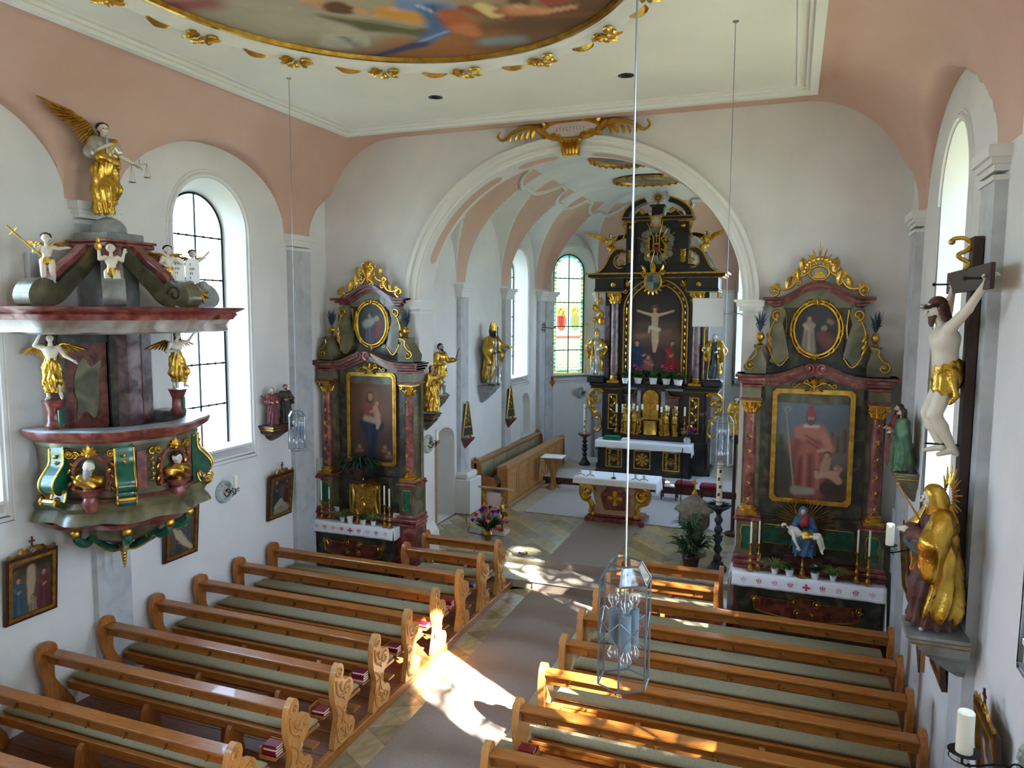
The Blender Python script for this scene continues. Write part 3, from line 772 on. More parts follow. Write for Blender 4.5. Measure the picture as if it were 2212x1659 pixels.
# pilasters of the nave
def pilaster(x, s, y0, y1, z1=6.12, nm='trim_5', base=True):
    x1 = x + s * .09; r = lambda a, b: tuple(sorted((a, b)))
    q = MB(); xa, xb = r(x, x1); q.bbox(xa, xb, y0, y1, .1, z1 - .16, .006); o = struct(q.build(nm, 'grey_marble', smooth=0))
    q = MB()
    for (d, a, b2) in ((.02, -.2, -.16), (.015, -.13, -.08), (.04, -.08, -.03), (.07, -.03, .06)):
        xa, xb = r(x, x1 + s * d); q.box(xa, xb, y0 - d, y1 + d, z1 + a, z1 + b2)
    q.build('capital', 'white_trim', o, smooth=0)
for y0, y1 in ((2.52, 3.02), (6.55, 7.05), (10.52, 11.06)):
    pilaster(LW, 1, y0, y1)
for y0, y1 in ((2.55, 3.0), (6.72, 7.18), (10.6, 11.1)):
    pilaster(RW, -1, y0, y1)

# ------------------------------------------------------------------ chancel
PL = [(-7.05, YC), (-7.05, 21.35), (-5.55, 22.85), (-1.62, 22.85), (.21, 21.35), (.21, YC)]
cw = dict(z0=2.95, zt=6.6, hw=.68, gz0=3.1, gzt=6.42, ghw=.5, depth=.38, rows=6)
aw = dict(z0=2.84, zt=6.9, hw=.74, gz0=2.98, gzt=6.68, ghw=.54, depth=.34, rows=5)
def H(c, d): return hole(c, d['z0'], d['zt'], d['hw'])
dl = math.hypot(1.5, 1.5)
door = arch_pts(14.55 - YC, .5, .3, 2.36, rise=.3); niche = arch_pts(19.85 - YC, .42, 1.4, 2.6)
_, m1 = wall('wall_chancel_left', PL[0], PL[1], 8.6, [H(19.3 - YC, cw), door, niche], th=.5)
_, m2 = wall('wall_apse_left', PL[1], PL[2], 8.6, [H(dl / 2, aw)])
_, m3 = wall('wall_apse_end', PL[2], PL[3], 8.6)
_, m4 = wall('wall_apse_right', PL[3], PL[4], 8.6, [H(.86, aw)])
_, m5 = wall('wall_chancel_right', PL[4], PL[5], 8.6, [H(21.35 - 19.3, cw), H(21.35 - 16.75, cw)], th=.5)
window(m1, 19.3 - YC, **cw)
def stained(x, z, hw, z0, z1):
    n = len(x); c = np.ones((n, 3)) * np.array([.86, .9, .8]); t = (z - z0) / (z1 - z0)
    rim = np.minimum(hw - abs(x), np.minimum(z - z0, 9))
    rim = np.where(z > z1 - hw, hw - np.hypot(x, z - z1 + hw), rim)
    bd = rim < .1; k = np.sin(z * 26) * np.sign(np.sin(x * 9 + .1))
    c[bd] = [.95, .75, .3]; c[bd & (k > .5)] = [.25, .6, .4]; c[bd & (k < -.6)] = [.35, .6, .8]
    c[(rim < .03)] = [.5, .75, .8]
    dia = (np.abs(((x * 11) % 1) - .5) + np.abs(((z * 7) % 1) - .5)); c[(~bd) & (np.abs(dia - .5) < .05)] = [.7, .74, .64]
    for sx, robe, cl in ((-.25, [.85, .42, .32], [.7, .25, .2]), (.25, [.6, .7, .45], [.75, .62, .35])):
        zz = z0 + .44 * (z1 - z0); d = np.hypot((x - sx) / .17, (z - zz) / .3); m = (d < 1) & ~bd; c[m] = robe
        m = (np.hypot((x - sx) / .1, (z - zz - .05) / .2) < 1); c[m] = cl
        m = np.hypot(x - sx, z - zz - .3) < .14; c[m] = [.95, .8, .15]; m = np.hypot(x - sx, z - zz - .29) < .1; c[m] = [.5, .36, .2]
        m = np.hypot((x - sx) / .06, (z - zz - .29) / .085) < 1; c[m] = [.85, .66, .5]
    m = (np.abs(t - .31) < .015) & ~bd; c[m] = [.75, .5, .38]
    m = (t > .5) & (t < .62) & ~bd & (np.sin(x * 40) * np.sin(z * 30) > .3); c[m] = [.95, .8, .4]
    m = (t < .28) & ~bd & (np.sin(x * 30) * np.sin(z * 34) > .5); c[m] = [.9, .7, .45]
    return c ** 2.2 * .16
window(m2, dl / 2, stained=stained, **aw)
window(m4, .86, **aw)
window(m5, 21.35 - 19.3, **cw); window(m5, 21.35 - 16.75, **cw)
# door recess + niche back
q = MB(m1); c = 14.55 - YC
o2 = [(p[0] * .8 + c * .2, p[1] if p[1] < .4 else p[1] - .1) for p in door]
q.loft([[(p[0], 0, p[1]) for p in door], [(p[0], .5, p[1]) for p in o2]], cap=False); q.prism(o2, .49, .52); q.box(c - .6, c + .6, -.0, .55, .1, .302); struct(q.build('door_1', 'white_wall'))
q = MB(m1); q.prism([(c - .49, .3), (c - .3, .3), (c - .3, 2.2), (c - .49, 2.1)], .04, .12); q.prism([(c - .42, .3), (c - .38, .3), (c - .38, 2.1), (c - .42, 2.1)], .1, .45); struct(q.build('trim_6', 'stall_wood', smooth=0))
q = MB(m1); ni = arch_pts(19.85 - YC, .405, 1.4, 2.585); q.loft([[(p[0], 0, p[1]) for p in niche], [(p[0], .02, p[1]) for p in ni], [(p[0], .22, p[1]) for p in ni]], cap=False); q.prism(niche, .22, .24); q.box(19.4 - YC, 20.3 - YC, -.05, .22, 1.36, 1.42); struct(q.build('trim_7', 'white_wall'))
# chancel pilasters
def cpil(mx, t0, t1, base=False):
    q = MB(mx); q.bbox(t0, t1, -.1, 0, .3, 5.22, .006); o = struct(q.build('trim_8', 'grey_marble', smooth=0)); q = MB(mx)
    q.box(t0 - .05, t1 + .05, -.15, 0, 5.22, 5.4)
    for d, a, b2 in ((.09, 5.36, 5.42), (.13, 5.42, 5.5)): q.box(t0 - d, t1 + d, -.1 - d, 0, a, b2)
    if base: q.bbox(t0 - .12, t1 + .1, -.38, 0, .3, 1.1, .02); q.bbox(t0 - .08, t1 + .06, -.3, 0, 1.1, 1.25, .04)
    q.build('capital', 'white_trim', o, smooth=0)
cpil(m1, 15.18 - YC, 15.6 - YC, True); cpil(m1, 17.95 - YC, 18.38 - YC); cpil(m1, 20.75 - YC, 21.3 - YC); cpil(m2, .05, .32); cpil(m2, dl - .3, dl - .02); cpil(m3, .02, .3)
cpil(m4, 2.0, 2.3); cpil(m5, 0.05, .5); cpil(m5, 2.97, 3.4); cpil(m5, 5.75, 6.17)
# chancel vault
bays = [(0, 1.5 + .02, 1.45), (0, 16.78 - YC, 1.12), (0, 19.5 - YC, 1.08), (1, dl / 2, .85), (2, 1.96, 1.6), (3, 1.0, .85), (4, 1.85, 1.08), (4, 4.57, 1.12), (4, 7.65, 1.45)]
ZV, BV, RV = 5.5, 2.75, 2.6
SG = [frame(PL[i], PL[i + 1]) for i in range(5)]
per = []
for i, (mx, L) in enumerate(SG):
    ss = {0.0, L}
    for (j, c, hw2) in bays:
        if j == i:
            for k in range(61):
                t = c + hw2 * math.cos(PI * k / 60)
                if 0 < t < L: ss.add(round(t, 4))
    for k in range(int(L / .3)): ss.add(round(.3 * k, 3))
    for t in sorted(ss):
        if t == L and i < 4: continue
        p = mx @ Vector((t, 0, 0)); lh = 0; lw = 0
        for (j, c, hw2) in bays:
            if j == i and abs(t - c) < hw2: lh = math.sqrt(1 - ((t - c) / hw2) ** 2)
        per.append((p, lh))
V = []; F = []; W = []
dds = [RV * (1 - math.cos(R(a))) for a in lin(0, 90, 60)] + [99]
for p, lh in per:
    c = Vector((-3.42, min(p.y, 20.2), 0)); D = (c - p).length; d = (c - p) / D
    for dd in dds:
        x = min(dd, D); f = min(1, x / RV); z = ZV + BV * math.sqrt(max(0, 1 - (1 - f) ** 2)); l = ZV + lh * (1.75 + .55 * x) if lh > 0 else ZV
        P = p + d * x; V.append((P.x, P.y, min(8.25, max(z, l)))); W.append(1 if (z > l + .07 and z < 8.05) else 0)
k = len(dds)
me = None; Fp = []; Fw = []
for j in range(len(per) - 1):
    for i in range(k - 1):
        f = (j * k + i, j * k + i + 1, (j + 1) * k + i + 1, (j + 1) * k + i)
        F.append(f)
q = MB(); q.add(V, F); o = q.build('ceiling_chancel', 'white_wall', smooth=40); struct(o); o.data.materials.append(MATS['pink'])
for pl, f in zip(o.data.polygons, F):
    if sum(W[a] for a in f) >= 3: pl.material_index = 1
# scalloped moulding where the lunettes meet the flat ceiling
pts = []
for p, lh in per:
    c = Vector((-3.42, min(p.y, 20.2), 0)); D = (c - p).length; d = (c - p) / D
    x1 = RV * .62
    if lh > 0: x1 = max(1.05, RV * .62 - lh * .55)
    P = p + d * x1; f = x1 / RV; z = ZV + BV * math.sqrt(1 - (1 - f) ** 2); z = min(8.25, max(z, ZV + lh * (1.75 + .55 * x1) if lh > 0 else ZV)); pts.append((P.x, P.y, z - .02))
pts = pts[::4]
q = MB(); q.tube(pts, .05, 6); struct(q.build('trim_9', 'white_trim'))
# ------------------------------------------------------------------ floors
q = MB(); q.box(LW, RW, YB, 12.1, -.3, 0); struct(q.build('floor', 'limestone', smooth=0))
q = MB(); q.box(CX - IA, CX + IA, 12.06, 12.84, 0, .14); q.bbox(CX - IA, CX + IA, 12.02, 12.84, .14, .155, .004); q.box(-7.05, .21, 12.84, 22.9, 0, .285)
q.bbox(-7.05, .21, 12.76, 12.86, .255, .3, .006); q.box(-7.05, CX - IA, YC, 12.8, 0, .285); q.box(CX + IA, .21, YC, 12.8, 0, .285)
struct(q.build('floor_sanctuary', 'limestone', smooth=0))
# marble strips beside the carpet: triangular tiles
fl = bpy.data.objects.new('floor_marble_border', None); COL.objects.link(fl); struct(fl)
tris = {}
for side, (xa, xb) in enumerate(((-4.5, -4.12), (-2.93, -2.45))):
    wv = xb - xa
    for i in range(38):
        y = 3.4 + i * wv * .62
        if y > 11.9: break
        up_ = i % 2
        key = (side, up_, i % 3)
        if key not in tris:
            g = .004; s = wv * .62
            P = [(g, g - s), (wv - g, 0), (g, s - g)] if up_ else [(wv - g, g - s), (wv - g, s - g), (g, 0)]
            b = MB(); b.prism(P, 0, .012, 'xy'); me0 = b.build('tile', ('tile', 'tile_dark', 'tile')[i % 3], fl, smooth=0); tris[key] = me0; o = me0
        else: o = tris[key].copy(); COL.objects.link(o)
        o.location = (xa, y, 0)
# sanctuary diamond tiles
fs = bpy.data.objects.new('floor_sanctuary_tiles', None); COL.objects.link(fs); struct(fs)
tl = {}
s = .46; n = 0
for i in range(-2, 34):
    for j in range(0, 12):
        x = -6.95 + i * s / 2; y = 12.98 + j * s + (s / 2 if i % 2 else 0)
        if x > .1 or y > 15.75 or x < -6.85: continue
        if -4.1 < x - .2 and x + .2 < -2.95: continue
        kk = ('tile', 'tile_grey', 'tile', 'tile_dark')[(i * 7 + j * 3 + (i // 4)) % 4] if 'tile' else 0
        if kk not in tl:
            b = MB(); h2 = s / 2 - .003; b.prism([(-h2, 0), (0, -h2), (h2, 0), (0, h2)], 0, .014, 'xy'); tl[kk] = b.build('tile', kk, fs, smooth=0); o = tl[kk]
        else: o = tl[kk].copy(); COL.objects.link(o)
        o.location = (x, y, .286)
# wooden pew platforms with boards
def platform(nm, xa, xb, y0, y1, edge):
    q = MB(); q.box(xa, xb, y0, y1, 0, .085); o = struct(q.build(nm, 'floor_wood', smooth=0)); first = None
    y = y0
    while y + .21 < y1:
        if first is None: b = MB(); b.bbox(xa, xb, 0, .205, .085, .1, .003); first = c2 = b.build('floorboard', 'floor_wood', o, smooth=0)
        else: c2 = first.copy(); COL.objects.link(c2)
        c2.location = (0, y, 0); y += .21
    b = MB(); xe = sorted((edge, edge + (.07 if edge < CX else -.07))); b.bbox(xe[0], xe[1], y0, y1, 0, .115, .01); b.build('kerb_board', 'oak', o, smooth=0)
platform('floor_platform_left', LW + .01, -4.55, 2.2, 12.02, -4.57); platform('floor_platform_right', -2.42, RW - .01, 2.2, 12.02, -2.38)
# predella of the high altar
q = MB(); q.bbox(-6.2, -.9, 18.78, 21.9, .3, .47, .006); struct(q.build('floor_predella', 'limestone', smooth=0)); q = MB(); q.bbox(-6.22, -.88, 18.75, 18.79, .3, .472, .004); struct(q.build('trim_10', 'brown_cloth', smooth=0))
q = MB(); q.bbox(-6.1, -1.0, 18.79, 20.2, .47, .48, .004); struct(q.build('floor_predella_carpet', 'grey_carpet', smooth=0))
# outside
q = MB(); q.box(-60, 60, -60, 80, -1.2, -.7); struct(q.build('ground', 'ground', smooth=0))
# ================================================================== TREES OUTSIDE (dapple the sun)
def tree(loc, h, cr, n, seed, label):
    rg = np.random.RandomState(seed)
    t = thing('leafy_tree', label, 'tree', loc, 0, 'trees outside the right windows')
    b = MB(); b.tube([(0, 0, 0), (.1, .05, h * .35), (0, 0, h * .6), (.1, 0, h * .85)], [.28, .22, .16, .05], 8)
    for k in range(7):
        a = k * 2.3; b.tube([(0, 0, h * (.35 + .05 * k)), (math.cos(a) * cr[0] * .6, math.sin(a) * cr[1] * .6, h * (.55 + .05 * k))], [.1, .03], 5)
    b.build('trunk', 'bark', t)
    # leaf clusters grouped in clumps so that gaps stay between them
    nc = 46; cl = rg.normal(size=(nc, 3)); cl /= np.linalg.norm(cl, axis=1)[:, None]; cl *= rg.uniform(.25, 1, (nc, 1)) ** .6 * np.array(cr); cl[:, 2] += h * .68
    V = []; F = []
    idx = rg.randint(0, nc, n); P = cl[idx] + rg.normal(size=(n, 3)) * .42; A = rg.normal(size=(n, 3)); A /= np.linalg.norm(A, axis=1)[:, None]
    B = np.cross(A, rg.normal(size=(n, 3))); B /= np.linalg.norm(B, axis=1)[:, None]; s = rg.uniform(.07, .14, (n, 1))
    Q = np.stack([P - A * s * 1.3, P + B * s * .6, P + A * s * 1.3, P - B * s * .6], 1).reshape(-1, 3)
    me = bpy.data.meshes.new('foliage'); me.from_pydata([tuple(q) for q in Q], [], [(4 * i, 4 * i + 1, 4 * i + 2, 4 * i + 3) for i in range(n)]); me.update(); me.materials.append(MATS['tree_leaf'])
    o = bpy.data.objects.new('foliage', me); COL.objects.link(o); o.parent = t; o['kind'] = 'stuff'
tree((9.6, -1.6, -.7), 15.5, (2.4, 2.2, 4.2), 8000, 3, 'leafy tree outside the nearer right window, dappling the sunlight')
tree((9.9, 4.4, -.7), 15.5, (2.4, 2.2, 4.2), 5200, 5, 'leafy tree outside the farther right window, dappling the sunlight')
tree((6.6, 14.6, -.7), 15.5, (2.2, 2.4, 4.6), 26000, 9, 'dense unseen tree added outside the right chancel windows to block sun')  # unseen tree, added to keep direct sun off the high altar
# ================================================================== CARPETS
q = MB(); X0, X1 = -4.13, -2.92
prof = [(2.0, .006), (12.03, .006), (12.045, .16), (12.74, .168), (12.75, .31), (15.72, .316)]
prof2 = [(y, z + .008) for y, z in prof]
rings = [[(X0, y, z - .004), (X0 + .01, y, z + .006), (X1 - .01, y, z + .006), (X1, y, z - .004)] for y, z in prof]
q.loft(rings); tag(q.build('aisle_carpet', 'carpet', smooth=0), 'long grey-brown carpet runner up the aisle and over the steps', 'carpet')
q = MB(); q.bbox(-5.62, .1, 15.78, 18.72, .3, .318, .006); tag(q.build('sanctuary_carpet', 'grey_carpet', smooth=0), 'pale grey carpet under the stone altar in the chancel', 'carpet')
# ================================================================== PEWS
END = spline([(-.10, 0), (-.11, .10), (-.06, .26), (-.04, .40), (-.09, .55), (-.105, .72), (-.07, .88), (.0, .95), (.065, .925), (.09, .85), (.075, .77), (.12, .72), (.22, .70), (.27, .62), (.25, .52), (.17, .45), (.12, .37), (.15, .27), (.24, .235), (.29, .14), (.25, .03), (.22, 0)], 3)
ENDW = spline([(-.10, 0), (-.10, .12), (-.05, .3), (-.05, .45), (-.10, .6), (-.13, .78), (-.10, .92), (-.02, .97), (.07, .95), (.11, .88), (.10, .8), (.07, .74), (.06, .55), (.1, .45), (.2, .3), (.3, .12), (.26, 0)], 3)
def carve(b, x, s):
    # scrolled relief on the aisle face (plane x)
    def tb(pts, r):
        b.tube([(x + s * .004, p[0], p[1]) for p in spline(pts, 4, False)], r, 5)
    for c, rr, a0 in (((-.01, .85), .06, 0), ((.16, .6), .075, 1), ((.17, .13), .08, 2.5), ((0, .2), .05, .4)):
        pts = [(c[0] + rr * (1 - t * .8) * math.cos(a0 + t * 7.5), c[1] + rr * (1 - t * .8) * math.sin(a0 + t * 7.5)) for t in lin(0, 1, 9)]; tb(pts, .011)
    tb([(-.06, .78), (-.05, .66), (.0, .58), (.08, .56)], .012); tb([(.0, .72), (.04, .63), (.1, .6)], .010); tb([(-.06, .5), (0, .46), (.06, .38), (.05, .27)], .012)
    tb([(.12, .42), (.07, .35), (.08, .25), (.14, .2)], .010); tb([(-.07, .3), (-.06, .15), (-.02, .06), (.06, .05)], .012); tb([(.03, .3), (.05, .18), (.1, .06)], .010)
    for (y, z, a) in ((.02, .68, 1), (.09, .5, 2), (-.02, .36, .5), (.22, .64, 2.2), (.03, .1, .8), (.1, .33, 1.4)):
        b.tube([(x, y, z), (x + s * .006, y + .03 * math.cos(a), z + .03 * math.sin(a)), (x, y + .06 * math.cos(a), z + .06 * math.sin(a))], [.003, .013, .003], 5)
def pew_mesh(L, s, nh, rack=True):
    # local: aisle end at x=0, seat runs in direction s, seat faces +y
    root = bpy.data.objects.new('church_pew', None); COL.objects.link(root)
    def sx(a, b_): return tuple(sorted((s * a, s * b_)))
    b = MB(); b.prism(END, s * 0, s * .07, 'yz'); e = b.build('end_panel', 'oak_light', root, smooth=40)
    if rack or True:
        b = MB(); carve(b, s * -.002, -s); b.build('carving', 'oak_light', e, smooth=60)
    b = MB(); b.prism(ENDW, s * (L - .06), s * L, 'yz'); b.build('end_panel', 'oak_end', root, smooth=40)
    a, c = sx(.07, L - .06)
    b = MB(); b.bbox(a, c, -.075, .075, .845, .878, .008); b.build('top_rail', 'oak', root, smooth=0)
    b = MB(); b.bbox(a, c, -.012, .014, .725, .846, .003); b.build('back_board', 'oak', root, smooth=0)
    b = MB(); b.bbox(a, c, .20, .52, .37, .41, .006); b.bbox(a, c, .21, .235, .31, .37, .003); b.build('seat_board', 'oak', root, smooth=0)
    b = MB(); b.bbox(a + .01, c - .01, .25, .51, .41, .47, .022); b.build('cushion', 'cushion', root, smooth=60)
    b = MB(); b.bbox(a, c, -.42, -.28, .17, .20, .006); b.build('kneeler', 'oak', root, smooth=0)
    for t in ([.5] if L < 2.2 else [.28, .62]):
        xx = s * (L * t); sp = spline([(.1, 0), (.12, .2), (.18, .37), (.46, .37), (.42, .26), (.34, .16), (.36, 0)], 3)
        b = MB(); b.prism(sp, xx - .03, xx + .03, 'yz'); b.build('seat_support', 'oak_end', root)
        xx = s * (L * (t + .08)); b = MB(); b.prism([(-.44, 0), (-.24, 0), (-.27, .2), (-.3, .24), (-.42, .2)], xx - .025, xx + .025, 'yz'); b.build('kneeler_support', 'oak_end', root)
    hk = None
    for i in range(nh):
        xx = s * (L * (i + .6) / nh)
        if hk is None:
            b = MB(); b.box(-.012, .012, -.018, -.012, -.02, .02); b.tube([(0, -.015, .01), (.01, -.05, .012), (.03, -.07, .0), (.05, -.075, .015)], .0045, 5); b.tube([(0, -.015, -.01), (0, -.05, -.02), (0, -.06, -.005)], .004, 5)
            hk = b.build('hook', 'brass', root)
        else: h2 = hk.copy(); COL.objects.link(h2); h2.parent = root
        (hk if i == 0 else h2).location = (xx, 0, .77)
    if rack:
        a, c = sx(.075, .26); b = MB(); b.box(a, c, -.2, -.03, .40, .412); b.box(a, c, -.03, -.02, .40, .52); f = sorted((s * .26, s * .272)); b.box(f[0], f[1], -.2, -.03, .40, .5); b.box(a, c, -.208, -.198, .40, .43); b.build('book_rack', 'oak_end', root, smooth=0)
    return root
protoL = {}
ORD = ['first', 'second', 'third', 'fourth', 'fifth', 'sixth', 'seventh', 'eighth', 'ninth', 'tenth', 'eleventh']
def pews(rows, xa, L, s, nh, side, kind, start=0):
    for i, (y, extra) in enumerate(rows):
        key = (side, kind)
        if key not in protoL: protoL[key] = o = pew_mesh(L, s, nh)
        else: o = copy_tree(protoL[key])
        o.location = (xa, y, .1)
        if kind == 'short': lab = '%s of the two short carved pews beside the steps, %s of the aisle' % (('nearer', 'farther')[i], side)
        else: lab = 'long carved oak pew, %s row from the chancel steps, %s of the aisle' % (ORD[len(rows) - 1 - i + 2], side)
        tag(o, lab, 'pew', 'carved oak pews %s of the aisle' % side)
rl = [4.18, 5.0, 5.82, 6.62, 7.42, 8.22, 9.03, 9.84]; rr = [5.05, 5.85, 6.65, 7.45, 8.24, 9.04, 9.84]
pews([(y, 0) for y in rl], -4.5, 3.46, -1, 7, 'left', 'long'); pews([(10.66, 0), (11.4, 0)], -4.5, 1.42, -1, 2, 'left', 'short')
pews([(y, 0) for y in rr], -2.45, 3.76, 1, 7, 'right', 'long'); pews([(10.6, 0), (11.36, 0)], -2.45, 1.62, 1, 2, 'right', 'short')
# hymn books in the racks
bk = {}
def book(col, x, y, z, rz, lab, grp, w_=.115, d_=.16, t_=.028):
    key = (col, t_)
    if key not in bk:
        t = bpy.data.objects.new('hymn_book', None); COL.objects.link(t)
        b = MB(); b.box(-w_ / 2, w_ / 2, -d_ / 2, d_ / 2, 0, .003); b.box(-w_ / 2, w_ / 2, -d_ / 2, d_ / 2, t_ - .003, t_); b.box(-w_ / 2, -w_ / 2 + .003, -d_ / 2, d_ / 2, 0, t_); b.build('cover', col, t, smooth=0)
        b = MB(); b.box(-w_ / 2 + .003, w_ / 2 - .004, -d_ / 2 + .005, d_ / 2 - .005, .003, t_ - .003); b.build('pages', 'paper', t, smooth=0); bk[key] = t
    else: t = copy_tree(bk[key])
    t.location = (x, y, z); t.rotation_euler = (0, 0, rz); tag(t, lab, 'book', grp)
for side, rows, xa, s in (('left', rl[1:] + [10.66, 11.38], -4.5, -1), ('right', rr[1:], -2.45, 1)):
    for i, y in enumerate(rows):
        nb = (3, 4, 2, 4, 3, 2, 3, 2, 2)[i]
        blue = side == 'left' and y > 10.5
        rn = ORD[len(rows) - 1 - i] if side == 'left' else ORD[len(rows) - 1 - i + 2]
        for k in range(nb):
            cc = 'book_blue' if blue and k == nb - 1 else 'book_red'
            pos = 'top' if k == nb - 1 else ('bottom' if k == 0 else ('second' if k == 1 else 'third'))
            book(cc, xa + s * .168, y - .115, .1 + .412 + k * .0285, (PI / 2 if (i + k) % 3 else -PI / 2) + .05 * math.sin(i * 3 + k * 2), '%s hymn book, %s in its stack, %s pew row from the steps, %s side' % ('blue' if cc == 'book_blue' else 'dark red', pos, rn, side), 'hymn books in the %s pew racks' % side)
# ================================================================== HANGING LANTERNS
def lantern(loc, lab, rz):
    t = thing('hanging_lantern', lab, 'lantern', loc, rz, 'six-sided glass lanterns on long cables')
    Rr, Ht, Rt = .113, .45, .07
    hexp = lambda r, z: [(r * math.cos(PI / 3 * i), r * math.sin(PI / 3 * i), z) for i in range(6)]
    bot, top, cr = hexp(Rr, 0), hexp(Rr, Ht), hexp(Rt, Ht + .07)
    b = MB()
    for k in range(6):
        j = (k + 1) % 6
        for pr in ((bot[k], bot[j]), (top[k], top[j]), (cr[k], cr[j]), (bot[k], top[k]), (top[k], cr[k])): b.tube(pr, .0042, 5)
    b.build('frame', 'lead', t)
    for k in range(6):
        j = (k + 1) % 6; b = MB(); b.add([bot[k], bot[j], top[j], top[k]], [(0, 1, 2, 3)]); b.build('glass_pane', 'lantern_glass', t, smooth=0)
        b = MB(); b.add([top[k], top[j], cr[j], cr[k]], [(0, 1, 2, 3)]); b.build('roof_pane', 'lantern_glass', t, smooth=0)
    b = MB()
    for k in range(6):
        j = (k + 1) % 6; A, Bv = Vector(bot[k]), Vector(bot[j]); 
        m = lambda u, z: tuple(A * (1 - u) + Bv * u + Vector((0, 0, z)))
        if k % 2 == 0:
            b.tube([m(0, .3), m(1, .18)], .0022, 4); b.tube([m(0, .18), m(1, .3)], .0022, 4)
        else: b.tube([m(0, .3), m(.5, .24), m(0, .18)], .0022, 4); b.tube([m(1, .3), m(.5, .24), m(1, .18)], .0022, 4)
    b.build('lead_cross', 'steel', t)
    b = MB(); b.tube([(0, 0, .24), (0, 0, Ht + .09)], .005, 6); b.build('stem', 'steel', t)
    for k in range(3):
        a = k * 2 * PI / 3 + .3; x, y = .05 * math.cos(a), .05 * math.sin(a)
        b = MB(); b.lathe([(.0001, .16), (.021, .16), (.021, .31), (.0001, .31)], (x, y, 0), 12); b.tube([(0, 0, .25), (x, y, .25)], .004, 5); so_ = b.build('socket', 'socket', t)
        for z, sg in ((.31, 1), (.16, -1)):
            b = MB(); b.lathe([(.010, 0), (.013, sg * .015), (.026, sg * .034), (.029, sg * .05), (.022, sg * .068), (.0001, sg * .077)], (x, y, z), 12); b.build('bulb', 'bulb_glass', so_, smooth=180)
    b = MB(); zz = 7.81 - loc[2]; b.tube([(0, 0, Ht + .06), (0, 0, zz)], .0045 if loc[1] < 5 else .004, 6); b.lathe([(.03, zz - .02), (.035, zz)], (0, 0, 0), 10); b.build('cable', 'steel', t)
lantern((-.615, 3.0, 3.335), 'nearest glass lantern, hanging low over the front right pews', .55)
lantern((-6.02, 8.0, 3.08), 'glass lantern hanging before the left wall by the two wall statues', .3)
lantern((-.645, 8.0, 3.31), 'glass lantern hanging in front of the chancel arch, right', .1)
# ceiling spot grilles
for x, y, lab in ((-4.66, 9.37, 'round dark ceiling spotlight, left of the two'), (-2.03, 9.32, 'round dark ceiling spotlight, right of the two')):
    t = thing('ceiling_spotlight', lab, 'ceiling light', (x, y, 7.8), 0, 'recessed ceiling spotlights')
    b = MB(); b.lathe([(.1, -.001), (.13, -.006), (.14, 0)], n=24); b.build('trim_ring', 'white_trim', t)
    b = MB(); b.lathe([(.0001, -.002), (.1, -.002), (.1, .02)], n=20); b.build('housing', 'iron', t)
    b = MB()
    for k in range(5): b.lathe([(.022 + .015 * k, -.004), (.026 + .015 * k, -.006)], n=20)
    for k in range(6): b.tube([(.02 * math.cos(k), .02 * math.sin(k), -.005), (.1 * math.cos(k * 1.047), .1 * math.sin(k * 1.047), -.005)], .003, 4)
    b.build('grille', 'steel', t)
# ================================================================== ALTAR FURNISHINGS
def candlestick(loc, h, ch, label, group, m='old_gold', cr=.014, arms=False):
    t = thing('candlestick', label, 'candlestick', loc, 0, group); b = MB(); k = h / .42
    for i in range(3):
        a = i * 2 * PI / 3 + .5; b.ball((.05 * k * math.cos(a), .05 * k * math.sin(a), .012 * k), .014 * k, n=7, m=4)
    b.lathe([(r * k, z * k) for r, z in ((.055, .012), (.058, .03), (.035, .05), (.03, .08), (.016, .1), (.022, .13), (.03, .15), (.018, .175), (.012, .21), (.02, .235), (.026, .255), (.014, .28), (.011, .33), (.018, .36), (.012, .38), (.03, .4), (.04, .41), (.042, .42), (.012, .42))], n=12)
    b.build('stick', m, t)
    b = MB(); b.lathe([(cr, h), (cr, h + ch - .006), (cr * .5, h + ch), (.0012, h + ch), (.0012, h + ch + .012)], n=10); b.build('candle', 'wax', t)
    return t
def leaves(b, n, r, h, rg, up_=.6, w_=.12, base=(0, 0, 0), droop=.6, seg=5):
    for i in range(n):
        a = rg.random() * 2 * PI; L = r * (.6 + .5 * rg.random()); u = up_ * (.5 + rg.random()); v = []; 
        for j in range(seg + 1):
            t = j / seg; x = L * t; z = h * u * (t * 1.6 - droop * 1.6 * t * t); wv = w_ * L * math.sin(PI * (.08 + .9 * t)) * .5
            c = Vector((math.cos(a) * x, math.sin(a) * x, z)) + Vector(base); s = Vector((-math.sin(a), math.cos(a), 0)) * wv
            v += [tuple(c - s), tuple(c + Vector((0, 0, -wv * .4))), tuple(c + s)]
        f = []
        for j in range(seg):
            for q in (0, 1): f.append((j * 3 + q, j * 3 + q + 1, j * 3 + q + 4, j * 3 + q + 3))
        b.add(v, f)
def pot(b, r, h): b.lathe([(r * .7, 0), (r * .95, h * .7), (r * 1.05, h), (r * .95, h), (r * .85, h * .8), (.0001, h * .8)], n=14)
def flower(b, c, r, rg, layers=3, n=9):
    for l in range(layers):
        for i in range(n):
            a = 2 * PI * i / n + l * .3; e = .3 + .45 * l; L = r * (1 - .2 * l)
            d = Vector((math.cos(a) * math.cos(e), math.sin(a) * math.cos(e), math.sin(e))); s = Vector((-math.sin(a), math.cos(a), 0)) * r * .22; p = Vector(c)
            b.add([tuple(p), tuple(p + d * L * .6 + s), tuple(p + d * L), tuple(p + d * L * .6 - s)], [(0, 1, 2, 3)])
def spider(loc, lab, grp, sc=1.0, seed=1):
    rg = random.Random(seed); t = thing('spider_plant', lab, 'plant', loc, 0, grp)
    b = MB(); pot(b, .05 * sc, .08 * sc); b.build('pot', 'ceramic', t)
    b = MB(); leaves(b, 70, .24 * sc, .2 * sc, rg, .9, .07, (0, 0, .07 * sc), .75); b.build('foliage', 'leaf_light', t, smooth=0, kind='stuff')
